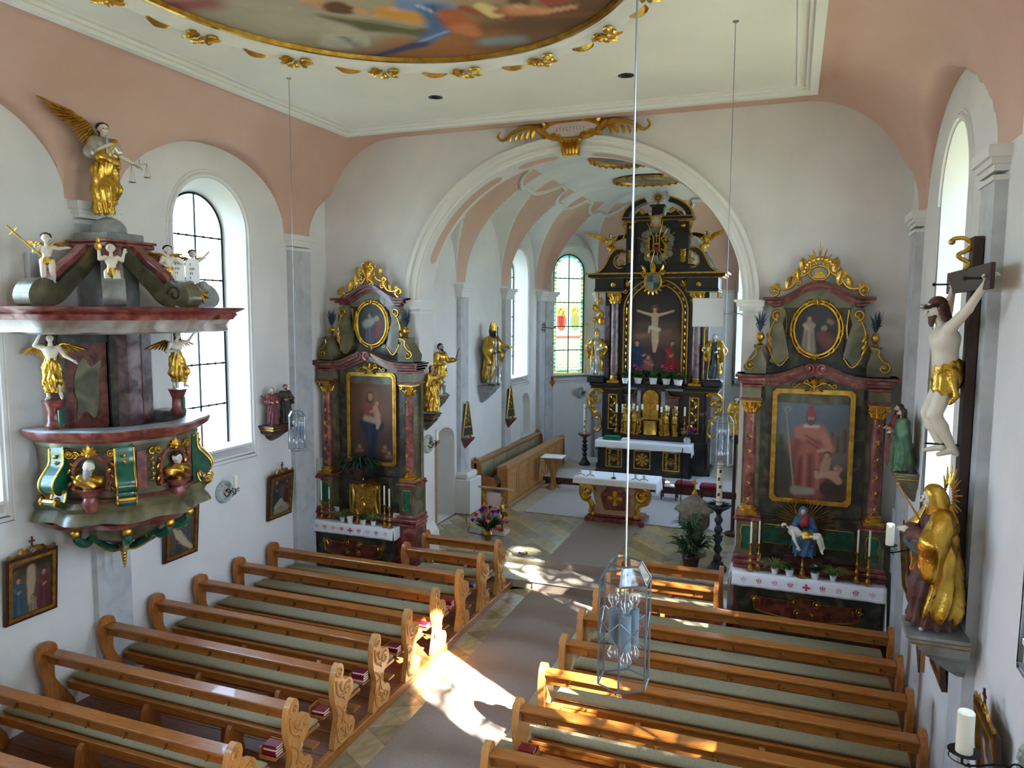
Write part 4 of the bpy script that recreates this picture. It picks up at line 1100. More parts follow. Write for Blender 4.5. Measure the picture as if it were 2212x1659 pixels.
def potted(loc, lab, grp, pet, sc=1.0, seed=1, nf=5, leafm='leaf'):
    rg = random.Random(seed); t = thing('potted_flower', lab, 'plant', loc, 0, grp)
    b = MB(); pot(b, .06 * sc, .1 * sc); b.build('pot', 'ceramic', t)
    b = MB(); leaves(b, 30, .12 * sc, .14 * sc, rg, .8, .5, (0, 0, .09 * sc), .5, 3); b.build('foliage', leafm, t, smooth=0)
    b = MB()
    for i in range(nf):
        a = i * 2.4; r = .045 * sc * math.sqrt(i / nf + .1); flower(b, (r * math.cos(a), r * math.sin(a), (.19 + .02 * math.sin(i)) * sc), .032 * sc, rg)
    b.build('blossoms', pet, t, smooth=0)
def card(loc, w_, h_, lab, grp, rz=0, col='ceramic'):
    t = thing('altar_card', lab, 'picture frame', loc, rz, grp)
    b = MB(Matrix.Rotation(R(-10), 4, 'X')); b.prism([(-w_ / 2, 0), (w_ / 2, 0), (w_ / 2, h_), (-w_ / 2, h_)], 0, .012, holes=[[(-w_ / 2 + .015, .015), (w_ / 2 - .015, .015), (w_ / 2 - .015, h_ - .015), (-w_ / 2 + .015, h_ - .015)]]); b.build('frame', col, t, smooth=0)
    b = MB(Matrix.Rotation(R(-10), 4, 'X')); b.box(-w_ / 2 + .013, w_ / 2 - .013, .004, .01, .013, h_ - .013); b.build('sheet', 'paper', t, smooth=0)
    b = MB(Matrix.Rotation(R(-10), 4, 'X'))
    for k in range(int(h_ / .022) - 2): b.box(-w_ / 2 + .03, w_ / 2 - .03 - .02 * (k % 3), .002, .004, h_ - .035 - .022 * k, h_ - .029 - .022 * k)
    b.build('text_lines', 'dark_cloth', t, smooth=0, kind='stuff'); b = MB(); b.box(-.01, .01, .02, h_ * .4, 0, .006); b.build('stand', 'dark_wood', t, smooth=0)
def cloth_top(name, lab, x0, x1, yf, yb, z, drop, loc, left_drop=None, right_drop=None, lace=False, prints=True, wave=.012):
    # draped altar cloth: top plate plus front fall, pieces of side fall, as one welded sheet
    t = thing(name, lab, 'tablecloth', loc); nx = 46; V = []; F = []
    ld = left_drop if left_drop is not None else drop; rd = right_drop if right_drop is not None else drop
    def row(us, fn):
        for u in us: V.append(fn(u))
    prof = [(yb, 0), (yf + .02, 0), (yf + .004, -.004), (yf - .004, -.02)] + [(yf - .006, -.02 - (drop - .02) * k / 5) for k in range(1, 6)]
    xs = lin(x0, x1, nx)
    for (y, dz) in prof:
        for i, x in enumerate(xs):
            w_ = wave * (-dz / drop) * (math.sin(x * 9) + .6 * math.sin(x * 23 + 1)); zz = z + dz
            if lace and dz < -drop + .001: zz += .012 * abs(math.sin(x * 60))
            V.append((x, y - abs(w_) - (.01 * -dz / drop), zz))
    k = nx
    for j in range(len(prof) - 1):
        for i in range(nx - 1): F.append((j * k + i, j * k + i + 1, (j + 1) * k + i + 1, (j + 1) * k + i))
    b = MB(); b.add(V, F)
    for s, xe, d in ((-1, x0, ld), (1, x1, rd)):
        if d <= 0: continue
        n0 = []; ysx = lin(yb, yf - .006, 9)
        for kk in range(6):
            for y in ysx:
                f = kk / 5; n0.append((xe + s * (.004 + .02 * f + .012 * f * math.sin(y * 20)), y - .02 * f * (1 if y < yf + .1 else 0), z - d * f))
        b.add(n0, [(a * 9 + c, a * 9 + c + 1, a * 9 + c + 10, a * 9 + c + 9) for a in range(5) for c in range(8)])
    o = b.build('sheet', 'white_cloth', t, smooth=180); md = o.modifiers.new('s', 'SOLIDIFY'); md.thickness = .004
    if prints:
        b = MB(); b2 = MB(); yy = yf - .03; w0 = x1 - x0; cx = (x0 + x1) / 2; zc = z - drop * .52
        for p in ([(-.012, -.05), (.012, -.05), (.01, -.01), (.05, -.012), (.05, .012), (.01, .01), (.012, .05), (-.012, .05), (-.01, .01), (-.05, .012), (-.05, -.012), (-.01, -.01)],): b.prism([(cx + q[0], zc + q[1]) for q in p], yy, yy - .003)
        for i in range(-4, 5):
            if i == 0: continue
            x = cx + i * w0 / 9.6; tgt = b if i % 2 else b2
            for (dx, dz, s) in ((0, -.03, .5), (-.02, -.01, .7), (.02, -.008, .7), (-.028, .02, .8), (0, .012, .8), (.028, .022, .8), (.0, .04, .6)):
                tgt.prism([(x + dx + q[0] * s, zc + dz + q[1] * s) for q in ellipse(0, 0, .013, .016, 7)], yy, yy - .002)
        b.build('red_embroidery', 'red_print', t, smooth=0, kind='stuff'); b2.build('pink_embroidery', 'pale_red_print', t, smooth=0, kind='stuff')
    return t
def column(parent, x, y, z0, z1, r, shaft, vine=True, ped=None):
    b = MB(); b.box(x - r * 1.7, x + r * 1.7, y - r * 1.7, y + r * 1.7, z0, z0 + .05); b.lathe([(r * 1.6, .05), (r * 1.65, .07), (r * 1.45, .085), (r * 1.25, .1), (r * 1.35, .115), (r * 1.15, .13)], (x, y, z0), 20); b.build('column_base', 'gold', parent)
    H_ = z1 - z0; b = MB(); b.lathe([(r * 1.02, .12), (r * 1.04, .3 * H_), (r * .9, H_ - .19)], (x, y, z0), 20); b.build('column_shaft', shaft, parent, smooth=60)
    b = MB(); b.lathe([(r * .95, -.2), (r * 1.05, -.19), (r * .92, -.18), (r * 1.0, -.1), (r * 1.35, -.03)], (x, y, z1), 16); b.box(x - r * 1.7, x + r * 1.7, y - r * 1.7, y + r * 1.7, z1 - .03, z1)
    for k in range(8):
        a = k * PI / 4; p = Vector((x + r * math.cos(a), y + r * math.sin(a), z1 - .18)); o = Vector((math.cos(a), math.sin(a), 0))
        b.tube([tuple(p), tuple(p + o * .012 + Vector((0, 0, .05))), tuple(p + o * .045 + Vector((0, 0, .075))), tuple(p + o * .05 + Vector((0, 0, .06)))], [.02, .022, .012, .006], 5)
    for sx in (-1, 1):
        for sy in (-1, 1):
            if sy > 0: continue
            b.scroll(x + sx * r * 1.45, z1 - .06, .032, y + sy * r * 1.4, a0=PI / 2, th=.012, d=sx)
    b.build('capital', 'gold', parent)
    if vine:
        b = MB(); n = 6
        for k in range(n):
            z = z0 + .2 + (H_ - .5) * k / (n - 1); s = 1 if k % 2 else -1
            b.tube([(x + s * r * .5, y - r * 1.02, z - .06), (x, y - r * 1.12, z), (x - s * r * .5, y - r * 1.0, z + .05)], [.004, .006, .003], 4)
            for q in (-1, 0, 1): b.leaf(x + s * .01 * q, z + .02 * q, .05, PI / 2 + s * (.6 + .3 * q) * (1 if q else -1), y - r * 1.1, .4, .3)
        b.build('gilded_vine', 'gold', parent)
def frame_rect(x, z0, z1, hw, t, y0, y1, ch=.05):
    def oc(h, a, c, k): return [(x - h + k, a), (x + h - k, a), (x + h, a + k), (x + h, c - k), (x + h - k, c), (x - h + k, c), (x - h, c - k), (x - h, a + k)]
    b = MB(); b.prism(oc(hw + t, z0 - t, z1 + t, ch), y0, y1, holes=[oc(hw, z0, z1, ch * .8)]); b.prism(oc(hw + t * .6, z0 - t * .6, z1 + t * .6, ch), y0 - .015, y0, holes=[oc(hw + t * .25, z0 - t * .25, z1 + t * .25, ch * .8)]); return b
def cart(b, x, z, s, y, n=2):
    # symmetrical rocaille cluster
    for q in (-1, 1):
        b.cscroll(x + q * .05 * s, z + .02 * s, x + q * .42 * s, z - .02 * s, q * .1 * s, .06 * s, .02 * s, y, d0=-q, d1=q)
        b.scroll(x + q * .16 * s, z + .13 * s, .07 * s, y, a0=0, th=.018 * s, d=q); b.leaf(x + q * .2 * s, z + .02 * s, .2 * s, PI / 2 - q * .8, y, .4, -q * .5)
        b.leaf(x + q * .36 * s, z, .16 * s, PI / 2 - q * 1.3, y, .4, -q * .4); b.leaf(x + q * .08 * s, z - .03 * s, .16 * s, -PI / 2 + q * .9, y, .4, q * .5)
    b.fan(x, z + .05 * s, .22 * s, PI / 2, y - .01, 5, 1.5, .35); b.ball((x, y - .02, z + .05 * s), .035 * s, n=8, m=5)
def side_altar(name, label, loc, mx0, mx1, right):
    t = thing('side_altar', label, 'altar', loc)
    G, Rd, DG = 'green_marble', 'red_marble', 'dark_green_marble'
    # mensa -------------------------------------------------------------
    yf, yb = -.58, -.02
    b = MB(); w_ = (mx1 - mx0) / 2; c = (mx0 + mx1) / 2; b.prism([(c - w_ + .16, 0), (c + w_ - .16, 0), (c + w_ - .12, .25), (c + w_ - .02, .85), (c + w_ - .02, 1.1), (c - w_ + .02, 1.1), (c - w_ + .02, .85), (c - w_ + .12, .25)], yf + .03, yb); b.build('mensa', DG, t, smooth=0)
    fr = [(c - .72, .68), (c - .76, .9), (c - .6, .88), (c - .2, .86), (c - .1, .93), (c + .1, .93), (c + .2, .86), (c + .6, .88), (c + .76, .9), (c + .72, .68), (c + .55, .64), (c + .2, .6), (c, .5), (c - .2, .6), (c - .55, .64)]
    fr = [(c + (p[0] - c) * w_ * .96, p[1] - .1) for p in fr]; b = MB(); b.prism(fr, yf + .018, yf + .03); b.build('front_panel', 'red_brown_marble', t, smooth=0)
    b = MB(); b.tube([(p[0], yf + .016, p[1]) for p in fr], .012, 6, closed=True)
    for q in (-1, 1): b.scroll(c + q * .15 * w_, .76, .06, yf + .01, a0=0 if q > 0 else PI, th=.012, d=q); b.scroll(c + q * .7 * w_, .74, .05, yf + .01, a0=0, th=.012, d=-q); b.leaf(c + q * .62 * w_, .66, .1, PI / 2, yf + .01); b.scroll(c + q * .1, .6, .05, yf + .01, a0=PI / 2, th=.01, d=-q)
    b.build('gilded_panel_border', 'gold', t)
    b = MB(); b.bbox(mx0 + .02, mx1 - .02, yf + .01, yb, 1.1, 1.125, .004); b.build('altar_slab', Rd, t, smooth=0)
    # plinth + pedestals ---------------------------------------------------
    b = MB(); b.bbox(-1.0, 1.0, -.40, 0, 0, 1.2, .01); b.bbox(-1.04, 1.04, -.46, 0, 1.2, 1.27, .02); b.bbox(-1.02, 1.02, -.43, 0, 1.12, 1.2, .02); b.build('plinth', Rd, t, smooth=0)
    b = MB(); b.bbox(-.72, .72, -.22, 0, 1.27, 1.93, .01); b.build('predella', DG, t, smooth=0)
    for q in (-1, 1):
        b = MB(); x = q * .84; b.bbox(x - .15, x + .15, -.42, 0, 1.27, 1.86, .01); b.build('pedestal', G, t, smooth=0)
        b = MB(); b.bbox(x - .18, x + .18, -.45, 0, 1.27, 1.34, .02); b.build('pedestal_foot', Rd, t, smooth=0); b = MB(); b.bbox(x - .19, x + .19, -.47, 0, 1.86, 1.91, .015); b.bbox(x - .17, x + .17, -.44, 0, 1.91, 1.95, .01); b.build('pedestal_moulding', Rd, t, smooth=0)
        pl = [(x - .07, 1.42), (x + .07, 1.42), (x + .09, 1.5), (x + .07, 1.6), (x + .09, 1.7), (x + .07, 1.78), (x - .07, 1.78), (x - .09, 1.7), (x - .07, 1.6), (x - .09, 1.5)]
        b = MB(); b.prism(pl, -.428, -.42); b.build('pedestal_panel', 'emerald', t, smooth=0); b = MB(); b.tube([(p[0], -.43, p[1]) for p in pl], .007, 5, closed=True); b.build('panel_border', 'gold', t)
        column(t, x, -.30, 1.95, 3.64, .078, 'red_marble')
        b = MB(); b.bbox(x - .13, x + .13, -.42, 0, 3.66, 3.86, .006); b.build('impost_block', G, t, smooth=0); b = MB(); b.bbox(x - .15, x + .15, -.45, 0, 3.64, 3.68, .01); b.bbox(x - .14, x + .14, -.44, 0, 3.83, 3.87, .01); b.build('impost_moulding', Rd, t, smooth=0)
        if right:
            pl = [(q * .2, 1.5), (q * .62, 1.5), (q * .64, 1.56), (q * .62, 1.72), (q * .6, 1.78), (q * .2, 1.78)]
            b = MB(); b.prism(pl, -.232, -.22); b.build('predella_panel', 'emerald', t, smooth=0); b = MB(); b.tube([(p[0], -.235, p[1]) for p in pl], .008, 5, closed=True); b.build('panel_border', 'gold', t)
    # retable body -------------------------------------------------------
    b = MB(); b.prism([(-.7, 1.9), (.7, 1.9), (.7, 3.8), (.5, 3.95), (-.5, 3.95), (-.7, 3.8)], -.13, 0); b.build('backboard', DG, t, smooth=0)
    for q in (-1, 1):
        b = MB(); xa, xb = sorted((q * .66, q * .96)); b.box(xa, xb, -.1, 0, 1.93, 3.84); b.build('backing_pilaster', G, t, smooth=0)
    b = frame_rect(0, 2.19 if right else 2.2, 3.74, .49 if right else .44, .065, -.19, -.13); b.build('picture_frame', 'gold', t, smooth=30)
    if right:
        P = Paint((112, 96, 78), (120, 136, 152), 4, .12); P.blob(-.45, -.5, .45, -.6, .28, .28, (88, 70, 54), .12); P.blob(-.4, .0, .4, -.05, .14, .14, (132, 118, 100), .12)
        for tx, th in ((.26, .22), (.34, .16), (.43, .26)): P.blob(tx, -.05, tx, th, .035, .03, (128, 104, 88), .012); P.blob(tx + .015, -.05, tx + .015, th, .012, .01, (96, 78, 68), .01)
        P.blob(-.4, -.1, -.28, -.55, .1, .12, (74, 72, 62), .06); P.blob(-.42, .02, -.42, .12, .06, .03, (70, 84, 60), .03)
        P.blob(-.02, -.62, -.02, -.05, .24, .17, (158, 84, 74), .03); P.blob(-.16, -.6, -.13, -.1, .02, .02, (112, 56, 52), .03); P.blob(.0, -.6, -.02, -.05, .02, .015, (112, 56, 52), .03); P.blob(.1, -.6, .08, -.1, .02, .015, (196, 126, 108), .03); P.blob(-.08, -.58, -.08, -.15, .015, .015, (196, 126, 108), .03)
        P.blob(-.18, -.02, .14, .1, .13, .13, (178, 106, 90), .03); P.blob(-.12, .2, .1, .22, .12, .1, (196, 128, 108), .03); P.blob(-.2, .05, -.24, -.15, .06, .05, (150, 78, 70), .03); P.blob(.16, .16, .26, -.02, .06, .045, (206, 140, 118), .025); P.blob(.22, -.03, .1, -.05, .03, .025, (198, 154, 126), .012); P.blob(-.1, .3, .08, .3, .02, .02, (226, 206, 182), .015)
        P.blob(-.06, .08, .1, -.02, .012, .012, (120, 60, 54), .02); P.blob(-.08, .16, .12, .05, .01, .01, (120, 60, 54), .02)
        P.blob(-.02, .42, -.02, .4, .068, .062, (92, 66, 52), .012); P.blob(-.02, .43, -.02, .4, .048, .04, (196, 152, 124), .012); P.blob(-.02, .36, -.02, .34, .04, .03, (112, 88, 70), .012); P.blob(-.02, .5, -.02, .55, .07, .05, (164, 84, 74), .012)
        P.blob(-.22, -.62, -.36, .48, .009, .008, (176, 164, 132), .005); P.nude([(-.36, .48), (-.38, .54), (-.34, .58), (-.3, .55), (-.32, .51)], [.01, .01, .01, .01, .01], (176, 164, 132), .005)
        P.blob(.24, -.6, .36, -.6, .11, .11, (74, 54, 42), .012); P.blob(.24, -.5, .36, -.5, .012, .012, (110, 86, 66), .006); P.nude([(.1, -.42), (.2, -.38), (.3, -.4), (.38, -.48)], [.045, .06, .06, .05], (206, 164, 136)); P.nude([(.34, -.4), (.4, -.3), (.36, -.26)], [.035, .025, .02], (206, 164, 136)); P.blob(.35, -.29, .35, -.29, .045, .045, (176, 118, 86), .01); P.blob(.34, -.3, .34, -.3, .03, .03, (206, 164, 136), .01)
        P.nude([(.22, -.16), (.19, -.3)], [.05, .065], (190, 146, 118)); P.blob(.22, -.1, .22, -.1, .05, .05, (96, 66, 50), .01); P.blob(.215, -.115, .215, -.115, .035, .035, (196, 150, 122), .01); P.blob(.08, -.36, .08, -.36, .045, .045, (140, 100, 72), .01); P.blob(.08, -.375, .08, -.375, .03, .03, (204, 160, 130), .01); P.blob(-.2, -.66, .02, -.66, .07, .05, (176, 160, 144), .02)
        canvas('painting', .99, 1.55, P, t, (0, -.14, 2.965))
    else:
        P = Paint((58, 38, 30), (122, 84, 62), 6, .14); P.blob(.06, .2, .06, .2, .3, .26, (164, 112, 80), .22, .8); P.blob(-.3, -.5, .35, -.55, .16, .14, (84, 62, 52), .12)
        P.blob(-.02, -.62, -.02, -.1, .07, .17, (26, 40, 66), .03); P.blob(-.14, -.1, .12, -.12, .12, .12, (30, 46, 76), .03); P.blob(-.06, -.5, -.08, -.08, .02, .015, (50, 70, 104), .03); P.blob(.04, -.45, .05, -.1, .015, .015, (16, 26, 46), .03); P.blob(-.18, .06, -.16, -.2, .06, .07, (30, 46, 76), .03)
        P.blob(-.02, .08, -.02, .24, .13, .11, (168, 92, 84), .03); P.blob(-.14, .2, -.16, .0, .05, .05, (164, 90, 82), .03); P.blob(-.14, .0, .12, -.05, .05, .05, (206, 182, 156), .025); P.blob(.12, .24, .14, .04, .04, .045, (156, 84, 78), .03)
        P.nude([(.06, .2), (.1, .06), (.12, -.06), (.1, -.16)], [.05, .06, .045, .03], (214, 172, 142)); P.nude([(.08, .16), (-.04, .12)], [.03, .02], (214, 172, 142)); P.blob(.1, .29, .1, .29, .052, .052, (130, 88, 60), .01); P.blob(.095, .28, .095, .275, .038, .036, (214, 172, 142), .01)
        P.blob(-.05, .42, -.05, .36, .08, .09, (84, 56, 44), .012); P.blob(-.04, .41, -.04, .37, .05, .042, (208, 164, 134), .012); P.blob(-.05, .42, -.05, .42, .15, .15, (196, 150, 96), .06, .25)
        for bx, bz in ((.25, -.5), (.33, -.6), (-.28, -.52)): P.blob(bx, bz, bx, bz, .05, .05, (110, 76, 56), .012); P.blob(bx, bz - .01, bx, bz - .01, .036, .036, (176, 130, 100), .012); P.blob(bx - .05, bz - .08, bx + .06, bz - .07, .03, .03, (150, 104, 80), .02)
        canvas('painting', .89, 1.54, P, t, (0, -.14, 2.97))
    b = MB(); cart(b, 0, 3.84, .62, -.2); b.build('frame_crest', 'gold', t)
    # main cornice, swept up to a broken scroll ----------------------------
    def sw(x):
        a = abs(x)
        if a > .62: return 0
        return .17 * (0.5 + .5 * math.cos(PI * a / .62)) if a > .1 else .17
    xs = lin(-1.06, 1.06, 71)
    for (o0, o1, y, w_, mt) in ((3.84, 3.88, -.28, .95, 'red_marble'), (3.88, 3.93, -.33, 1.0, 'red_marble'), (3.93, 3.98, -.40, 1.04, 'red_marble'), (3.98, 4.02, -.44, 1.07, 'red_brown_marble')):
        b = MB(); b.strip(lin(-w_, w_, 61), lambda x: o0 + sw(x), lambda x: o1 + sw(x), y, 0); 
        for q in (-1, 1): b.bbox(*sorted((q * .66, q * w_)), y - .08, 0, o0, o1, .008)
        b.build('cornice', mt, t, smooth=30)
    b = MB(); b.scroll(-.085, 4.13, .075, -.46, a0=-PI / 2, th=.022, d=1, turns=1.2); b.scroll(.085, 4.13, .075, -.46, a0=-PI / 2, th=.022, d=-1, turns=1.2); b.build('cornice_scrolls', 'red_marble', t)
    b = MB(); b.strip(lin(-.66, .66, 31), lambda x: 3.6, lambda x: 3.86 + sw(x), -.16, 0); b.build('frieze', G, t, smooth=0)
    # upper storey -------------------------------------------------------
    b = MB(); b.prism(spline([(-.78, 4.04), (.78, 4.04), (.6, 4.14), (.42, 4.22), (.36, 4.5), (.5, 4.9), (.58, 5.04), (-.58, 5.04), (-.5, 4.9), (-.36, 4.5), (-.42, 4.22), (-.6, 4.14)], 3), -.09, 0); b.build('upper_backboard', DG, t, smooth=0)
    for q in (-1, 1):
        S = [(q * .98, 4.06), (q * .98, 4.3), (q * .84, 4.44), (q * .66, 4.42), (q * .56, 4.3), (q * .5, 4.2), (q * .42, 4.4), (q * .48, 4.62), (q * .6, 4.8), (q * .62, 5.0), (q * .48, 5.04), (q * .4, 4.9), (q * .34, 4.62), (q * .3, 4.4), (q * .38, 4.14), (q * .6, 4.04)]
        b = MB(); b.prism([(q * .66, 4.03), (q * .95, 4.03), (q * .97, 4.14), (q * .9, 4.26), (q * .82, 4.38), (q * .84, 4.44), (q * .68, 4.44), (q * .72, 4.36), (q * .66, 4.2)], -.38, -.06); b.build('volute_block', G, t, smooth=25)
        b = MB(); b.scroll(q * .87, 4.15, .08, -.39, a0=PI / 2, th=.016, d=-q, turns=1.3); b.tube([(p[0], -.385, p[1]) for p in spline([(q * .87, 4.23), (q * .8, 4.32), (q * .8, 4.4), (q * .7, 4.43)], 4, False)], .013, 6); b.build('volute', 'gold', t)
        b = MB(); b.prism([(q * .42, 4.9), (q * .46, 4.75), (q * .4, 4.5), (q * .36, 4.3), (q * .5, 4.14), (q * .62, 4.2), (q * .58, 4.34), (q * .62, 4.55), (q * .64, 4.8), (q * .6, 4.98), (q * .46, 5.0)], -.22, -.02); b.build('side_scroll_block', G, t, smooth=25)
        b = MB(); b.tube([(p[0], -.225, p[1]) for p in spline([(q * .36, 4.28), (q * .48, 4.14), (q * .6, 4.3), (q * .64, 4.55), (q * .58, 4.78), (q * .5, 4.86)], 5, False)], .014, 6); b.scroll(q * .53, 4.88, .08, -.23, a0=-PI / 2, th=.016, d=q, turns=1.3)
        for z in (4.32, 4.4, 4.5): b.leaf(q * .6, z, .14, PI / 2 - q * .7, -.23, .4, q * .5)
        b.build('side_scroll', 'gold', t)
        # vase with dark flowers
        b = MB(); b.lathe([(.03, 0), (.04, .015), (.018, .04), (.05, .09), (.058, .12), (.05, .15), (.03, .17), (.036, .19)], (q * .76, -.24, 4.44), 14, flute=.06); v = b.build('vase', 'gold', t)
        rg = random.Random(3); b = MB(); leaves(b, 22, .1, .2, rg, 1.0, .3, (q * .76, -.24, 4.62), .3, 3)
        for i in range(8): flower(b, (q * .76 + .05 * math.cos(i * 2.4), -.24 + .04 * math.sin(i * 2.4), 4.72 + .02 * (i % 3)), .035, rg, 2, 7)
        b.build('flower_bunch', 'blue_flower', v, smooth=0)
    Po = Paint((38, 34, 30), (60, 60, 62), 8, .12)
    if right: Po.figure(-.1, -.34, .56, (170, 150, 130)); Po.blob(.08, -.1, .18, -.2, .08, .1, (120, 60, 60), .03); Po.blob(.1, .02, .1, .02, .04, .04, (170, 130, 100), .01); Po.blob(.16, .12, .2, .1, .03, .03, (150, 120, 90), .02)
    else: Po.figure(-.05, -.34, .56, (96, 100, 120)); Po.blob(.1, -.2, .14, .0, .07, .06, (150, 40, 50), .02); Po.blob(-.12, .0, .0, .05, .07, .06, (180, 180, 180), .03); Po.blob(.1, .1, .1, .1, .05, .05, (190, 160, 140), .01)
    canvas('oval_painting', .56, .7, Po, t, (0, -.12, 4.67), 'oval')
    b = MB(); b.tube([(p[0], -.13, p[1]) for p in ellipse(0, 4.67, .3, .37, 40)], .022, 6, closed=True); b.tube([(p[0], -.13, p[1]) for p in ellipse(0, 4.67, .345, .415, 40)], .014, 6, closed=True)
    for i in range(18):
        a = 2 * PI * i / 18; b.leaf(.32 * math.cos(a), 4.67 + .39 * math.sin(a), .09, a + (.9 if i % 2 else -.9), -.13, .55, .4 if i % 2 else -.4)
    b.fan(0, 5.02, .1, PI / 2, -.14); b.fan(0, 4.3, .1, -PI / 2, -.14); b.build('oval_frame', 'gold', t)
    b = MB(); b.tube([(p[0], -.1, p[1]) for p in spline([(-.42, 4.95), (-.4, 4.7), (-.42, 4.5)], 4, False)], .012, 5); b.tube([(-p[0], -.1, p[1]) for p in spline([(-.42, 4.95), (-.4, 4.7), (-.42, 4.5)], 4, False)], .012, 5); b.build('gilded_moulding', 'gold', t)
    def s2(x):
        a = abs(x); return .24 * (0.5 + .5 * math.cos(PI * min(1, a / .58))) + (.03 if a > .6 else 0) * 0
    for (o0, o1, y, w_, mt) in ((5.0, 5.04, -.14, .62, 'red_marble'), (5.04, 5.09, -.19, .68, 'red_marble'), (5.09, 5.13, -.25, .74, 'red_brown_marble')):
        b = MB(); b.strip(lin(-w_, w_, 51), lambda x: o0 + s2(x), lambda x: o1 + s2(x), y, 0); 
        for q in (-1, 1): b.bbox(*sorted((q * .5, q * w_)), y - .07, 0, o0, o1, .006)
        b.build('upper_cornice', mt, t, smooth=30)
    b = MB(); b.strip(lin(-.55, .55, 31), lambda x: 4.98, lambda x: 5.02 + s2(x), -.11, 0); b.build('upper_frieze', G, t, smooth=0)
    # crown ornament --------------------------------------------------------
    b = MB()
    for q in (-1, 1):
        b.scroll(q * .6, 5.23, .085, -.2, a0=-PI / 2, th=.022, d=-q, turns=1.3); b.cscroll(q * .52, 5.25, q * .3, 5.38, q * .06, .05, .02, -.2, -q, q)
        b.leaf(q * .42, 5.26, .2, PI / 2 + q * .2, -.2, .45, q * .4); b.scroll(q * .3, 5.44, .06, -.2, a0=0, th=.018, d=q); b.leaf(q * .25, 5.34, .22, PI / 2 - q * .3, -.2, .45, q * .4); b.cscroll(q * .26, 5.42, q * .12, 5.62, q * .06, .05, .02, -.2, -q, q)
        b.leaf(q * .18, 5.5, .2, PI / 2 - q * .5, -.21, .45, q * .5); b.scroll(q * .1, 5.7 if not right else 5.66, .05, -.2, a0=0, th=.016, d=-q)
    if right:
        b.tube([(p[0], -.21, p[1]) for p in ellipse(0, 5.47, .13, .1, 24)], .02, 6, closed=True); b.prism([(-.1, 5.4), (.1, 5.4), (0, 5.54)], -.2, -.22)
        for i in range(11):
            a = PI * i / 10; L = .16 if i % 2 else .24; c0 = (.18 * math.cos(a), 5.5 + .2 * math.sin(a)); 
            for d in (-.08, 0, .08): b.tube([(c0[0], -.2, c0[1]), (c0[0] + L * .5 * math.cos(a + d), -.2, c0[1] + L * .5 * math.sin(a + d))], [.008, .002], 4)
        for d in (-.06, 0, .06): b.tube([(0, -.2, 5.7), (d * .6, -.2, 5.9 - abs(d))], [.008, .002], 4)
        for i in range(12): a = PI * i / 11; b.ball((.2 * math.cos(a), -.2, 5.5 + .17 * math.sin(a)), .035, n=7, m=5)
    else:
        b.fan(0, 5.38, .3, PI / 2, -.21, 7, 1.2, .3); b.cscroll(-.1, 5.4, .1, 5.62, .02, .05, .02, -.23); b.cscroll(.1, 5.4, -.1, 5.62, .02, .05, .02, -.23); b.fan(0, 5.6, .2, PI / 2, -.21, 7, 1.6, .4); b.leaf(-.06, 5.72, .16, .2, -.22, .5, .5); b.ball((0, -.22, 5.68), .05)
    b.build('crown_ornament', 'gold', t)
    return t
side_altar('side_altar', 'left side altar with the dark painting of a lady in blue', (-7.02, YA, 0), -1.02, .66, False)
side_altar('side_altar', 'right side altar with the painting of a bishop in pink robes', (.33, YA, 0), -1.0, 1.0, True)
cloth_top('altar_cloth', 'white embroidered cloth hanging over the left side altar table', -8.04, -6.34, 11.02, 11.24, 1.135, .2, (0, 0, 0), left_drop=.75, right_drop=.2)
cloth_top('altar_cloth', 'white embroidered cloth hanging over the right side altar table', -.69, 1.35, 11.02, 11.24, 1.135, .2, (0, 0, 0), left_drop=.22, right_drop=.8)
# things on the left altar table
zt = 1.14
for x, y, h, ch, lab in ((-7.88, 11.13, .34, .36, 'brass candlestick with tall candle, leftmost on left side altar'), (-7.76, 11.2, .36, .22, 'brass candlestick second from left on left side altar'),
        (-6.53, 11.06, .4, .34, 'brass candlestick, left of the right-hand pair on left side altar'), (-6.42, 11.04, .38, .32, 'brass candlestick, rightmost on left side altar')):
    candlestick((x, y, zt), h, ch, lab, 'candlesticks on the left side altar')
for x, y, h, ch, lab in ((-.44, 11.1, .42, .32, 'brass candlestick, leftmost on right side altar'), (-.33, 11.19, .4, .34, 'brass candlestick second from left on right side altar'),
        (.98, 11.14, .44, .32, 'brass candlestick, left of the right-hand pair on right side altar'), (1.12, 11.08, .42, .36, 'brass candlestick, rightmost on right side altar')):
    candlestick((x, y, zt), h, ch, lab, 'candlesticks on the right side altar')
def altar_cross(loc, lab):
    t = thing('altar_cross', lab, 'cross', loc); b = MB(); b.lathe([(.07, 0), (.075, .02), (.04, .05), (.03, .1), (.018, .14), (.03, .17), (.015, .2), (.012, .26), (.02, .28)], n=12, flute=.05); b.build('foot', 'old_gold', t)
    b = MB(); b.prism([(-.008, .28), (.008, .28), (.008, .4), (.05, .4), (.05, .415), (.008, .415), (.008, .46), (-.008, .46), (-.008, .415), (-.05, .415), (-.05, .4), (-.008, .4)], -.006, .006); b.ball((0, 0, .407), .02)
    for k in range(8): a = k * PI / 4 + .4; b.tube([(0, 0, .407), (.045 * math.cos(a), 0, .407 + .045 * math.sin(a))], [.004, .001], 4)
    b.build('cross', 'old_gold', t)
altar_cross((-7.1, 11.1, zt), 'small brass altar cross in the middle of the left side altar table'); altar_cross((.27, 11.1, zt), 'small brass altar cross in the middle of the right side altar table')
GP = 'plants on the side altar tables'
spider((-7.42, 11.1, zt), 'spider plant left of the cross on the left side altar', GP, 1, 1); spider((-6.78, 11.1, zt), 'spider plant right of the cross on the left side altar', GP, 1, 2)
spider((-.1, 11.12, zt), 'spider plant left of the cross on the right side altar', GP, 1, 3); spider((.68, 11.12, zt), 'spider plant right of the cross on the right side altar', GP, .95, 4)
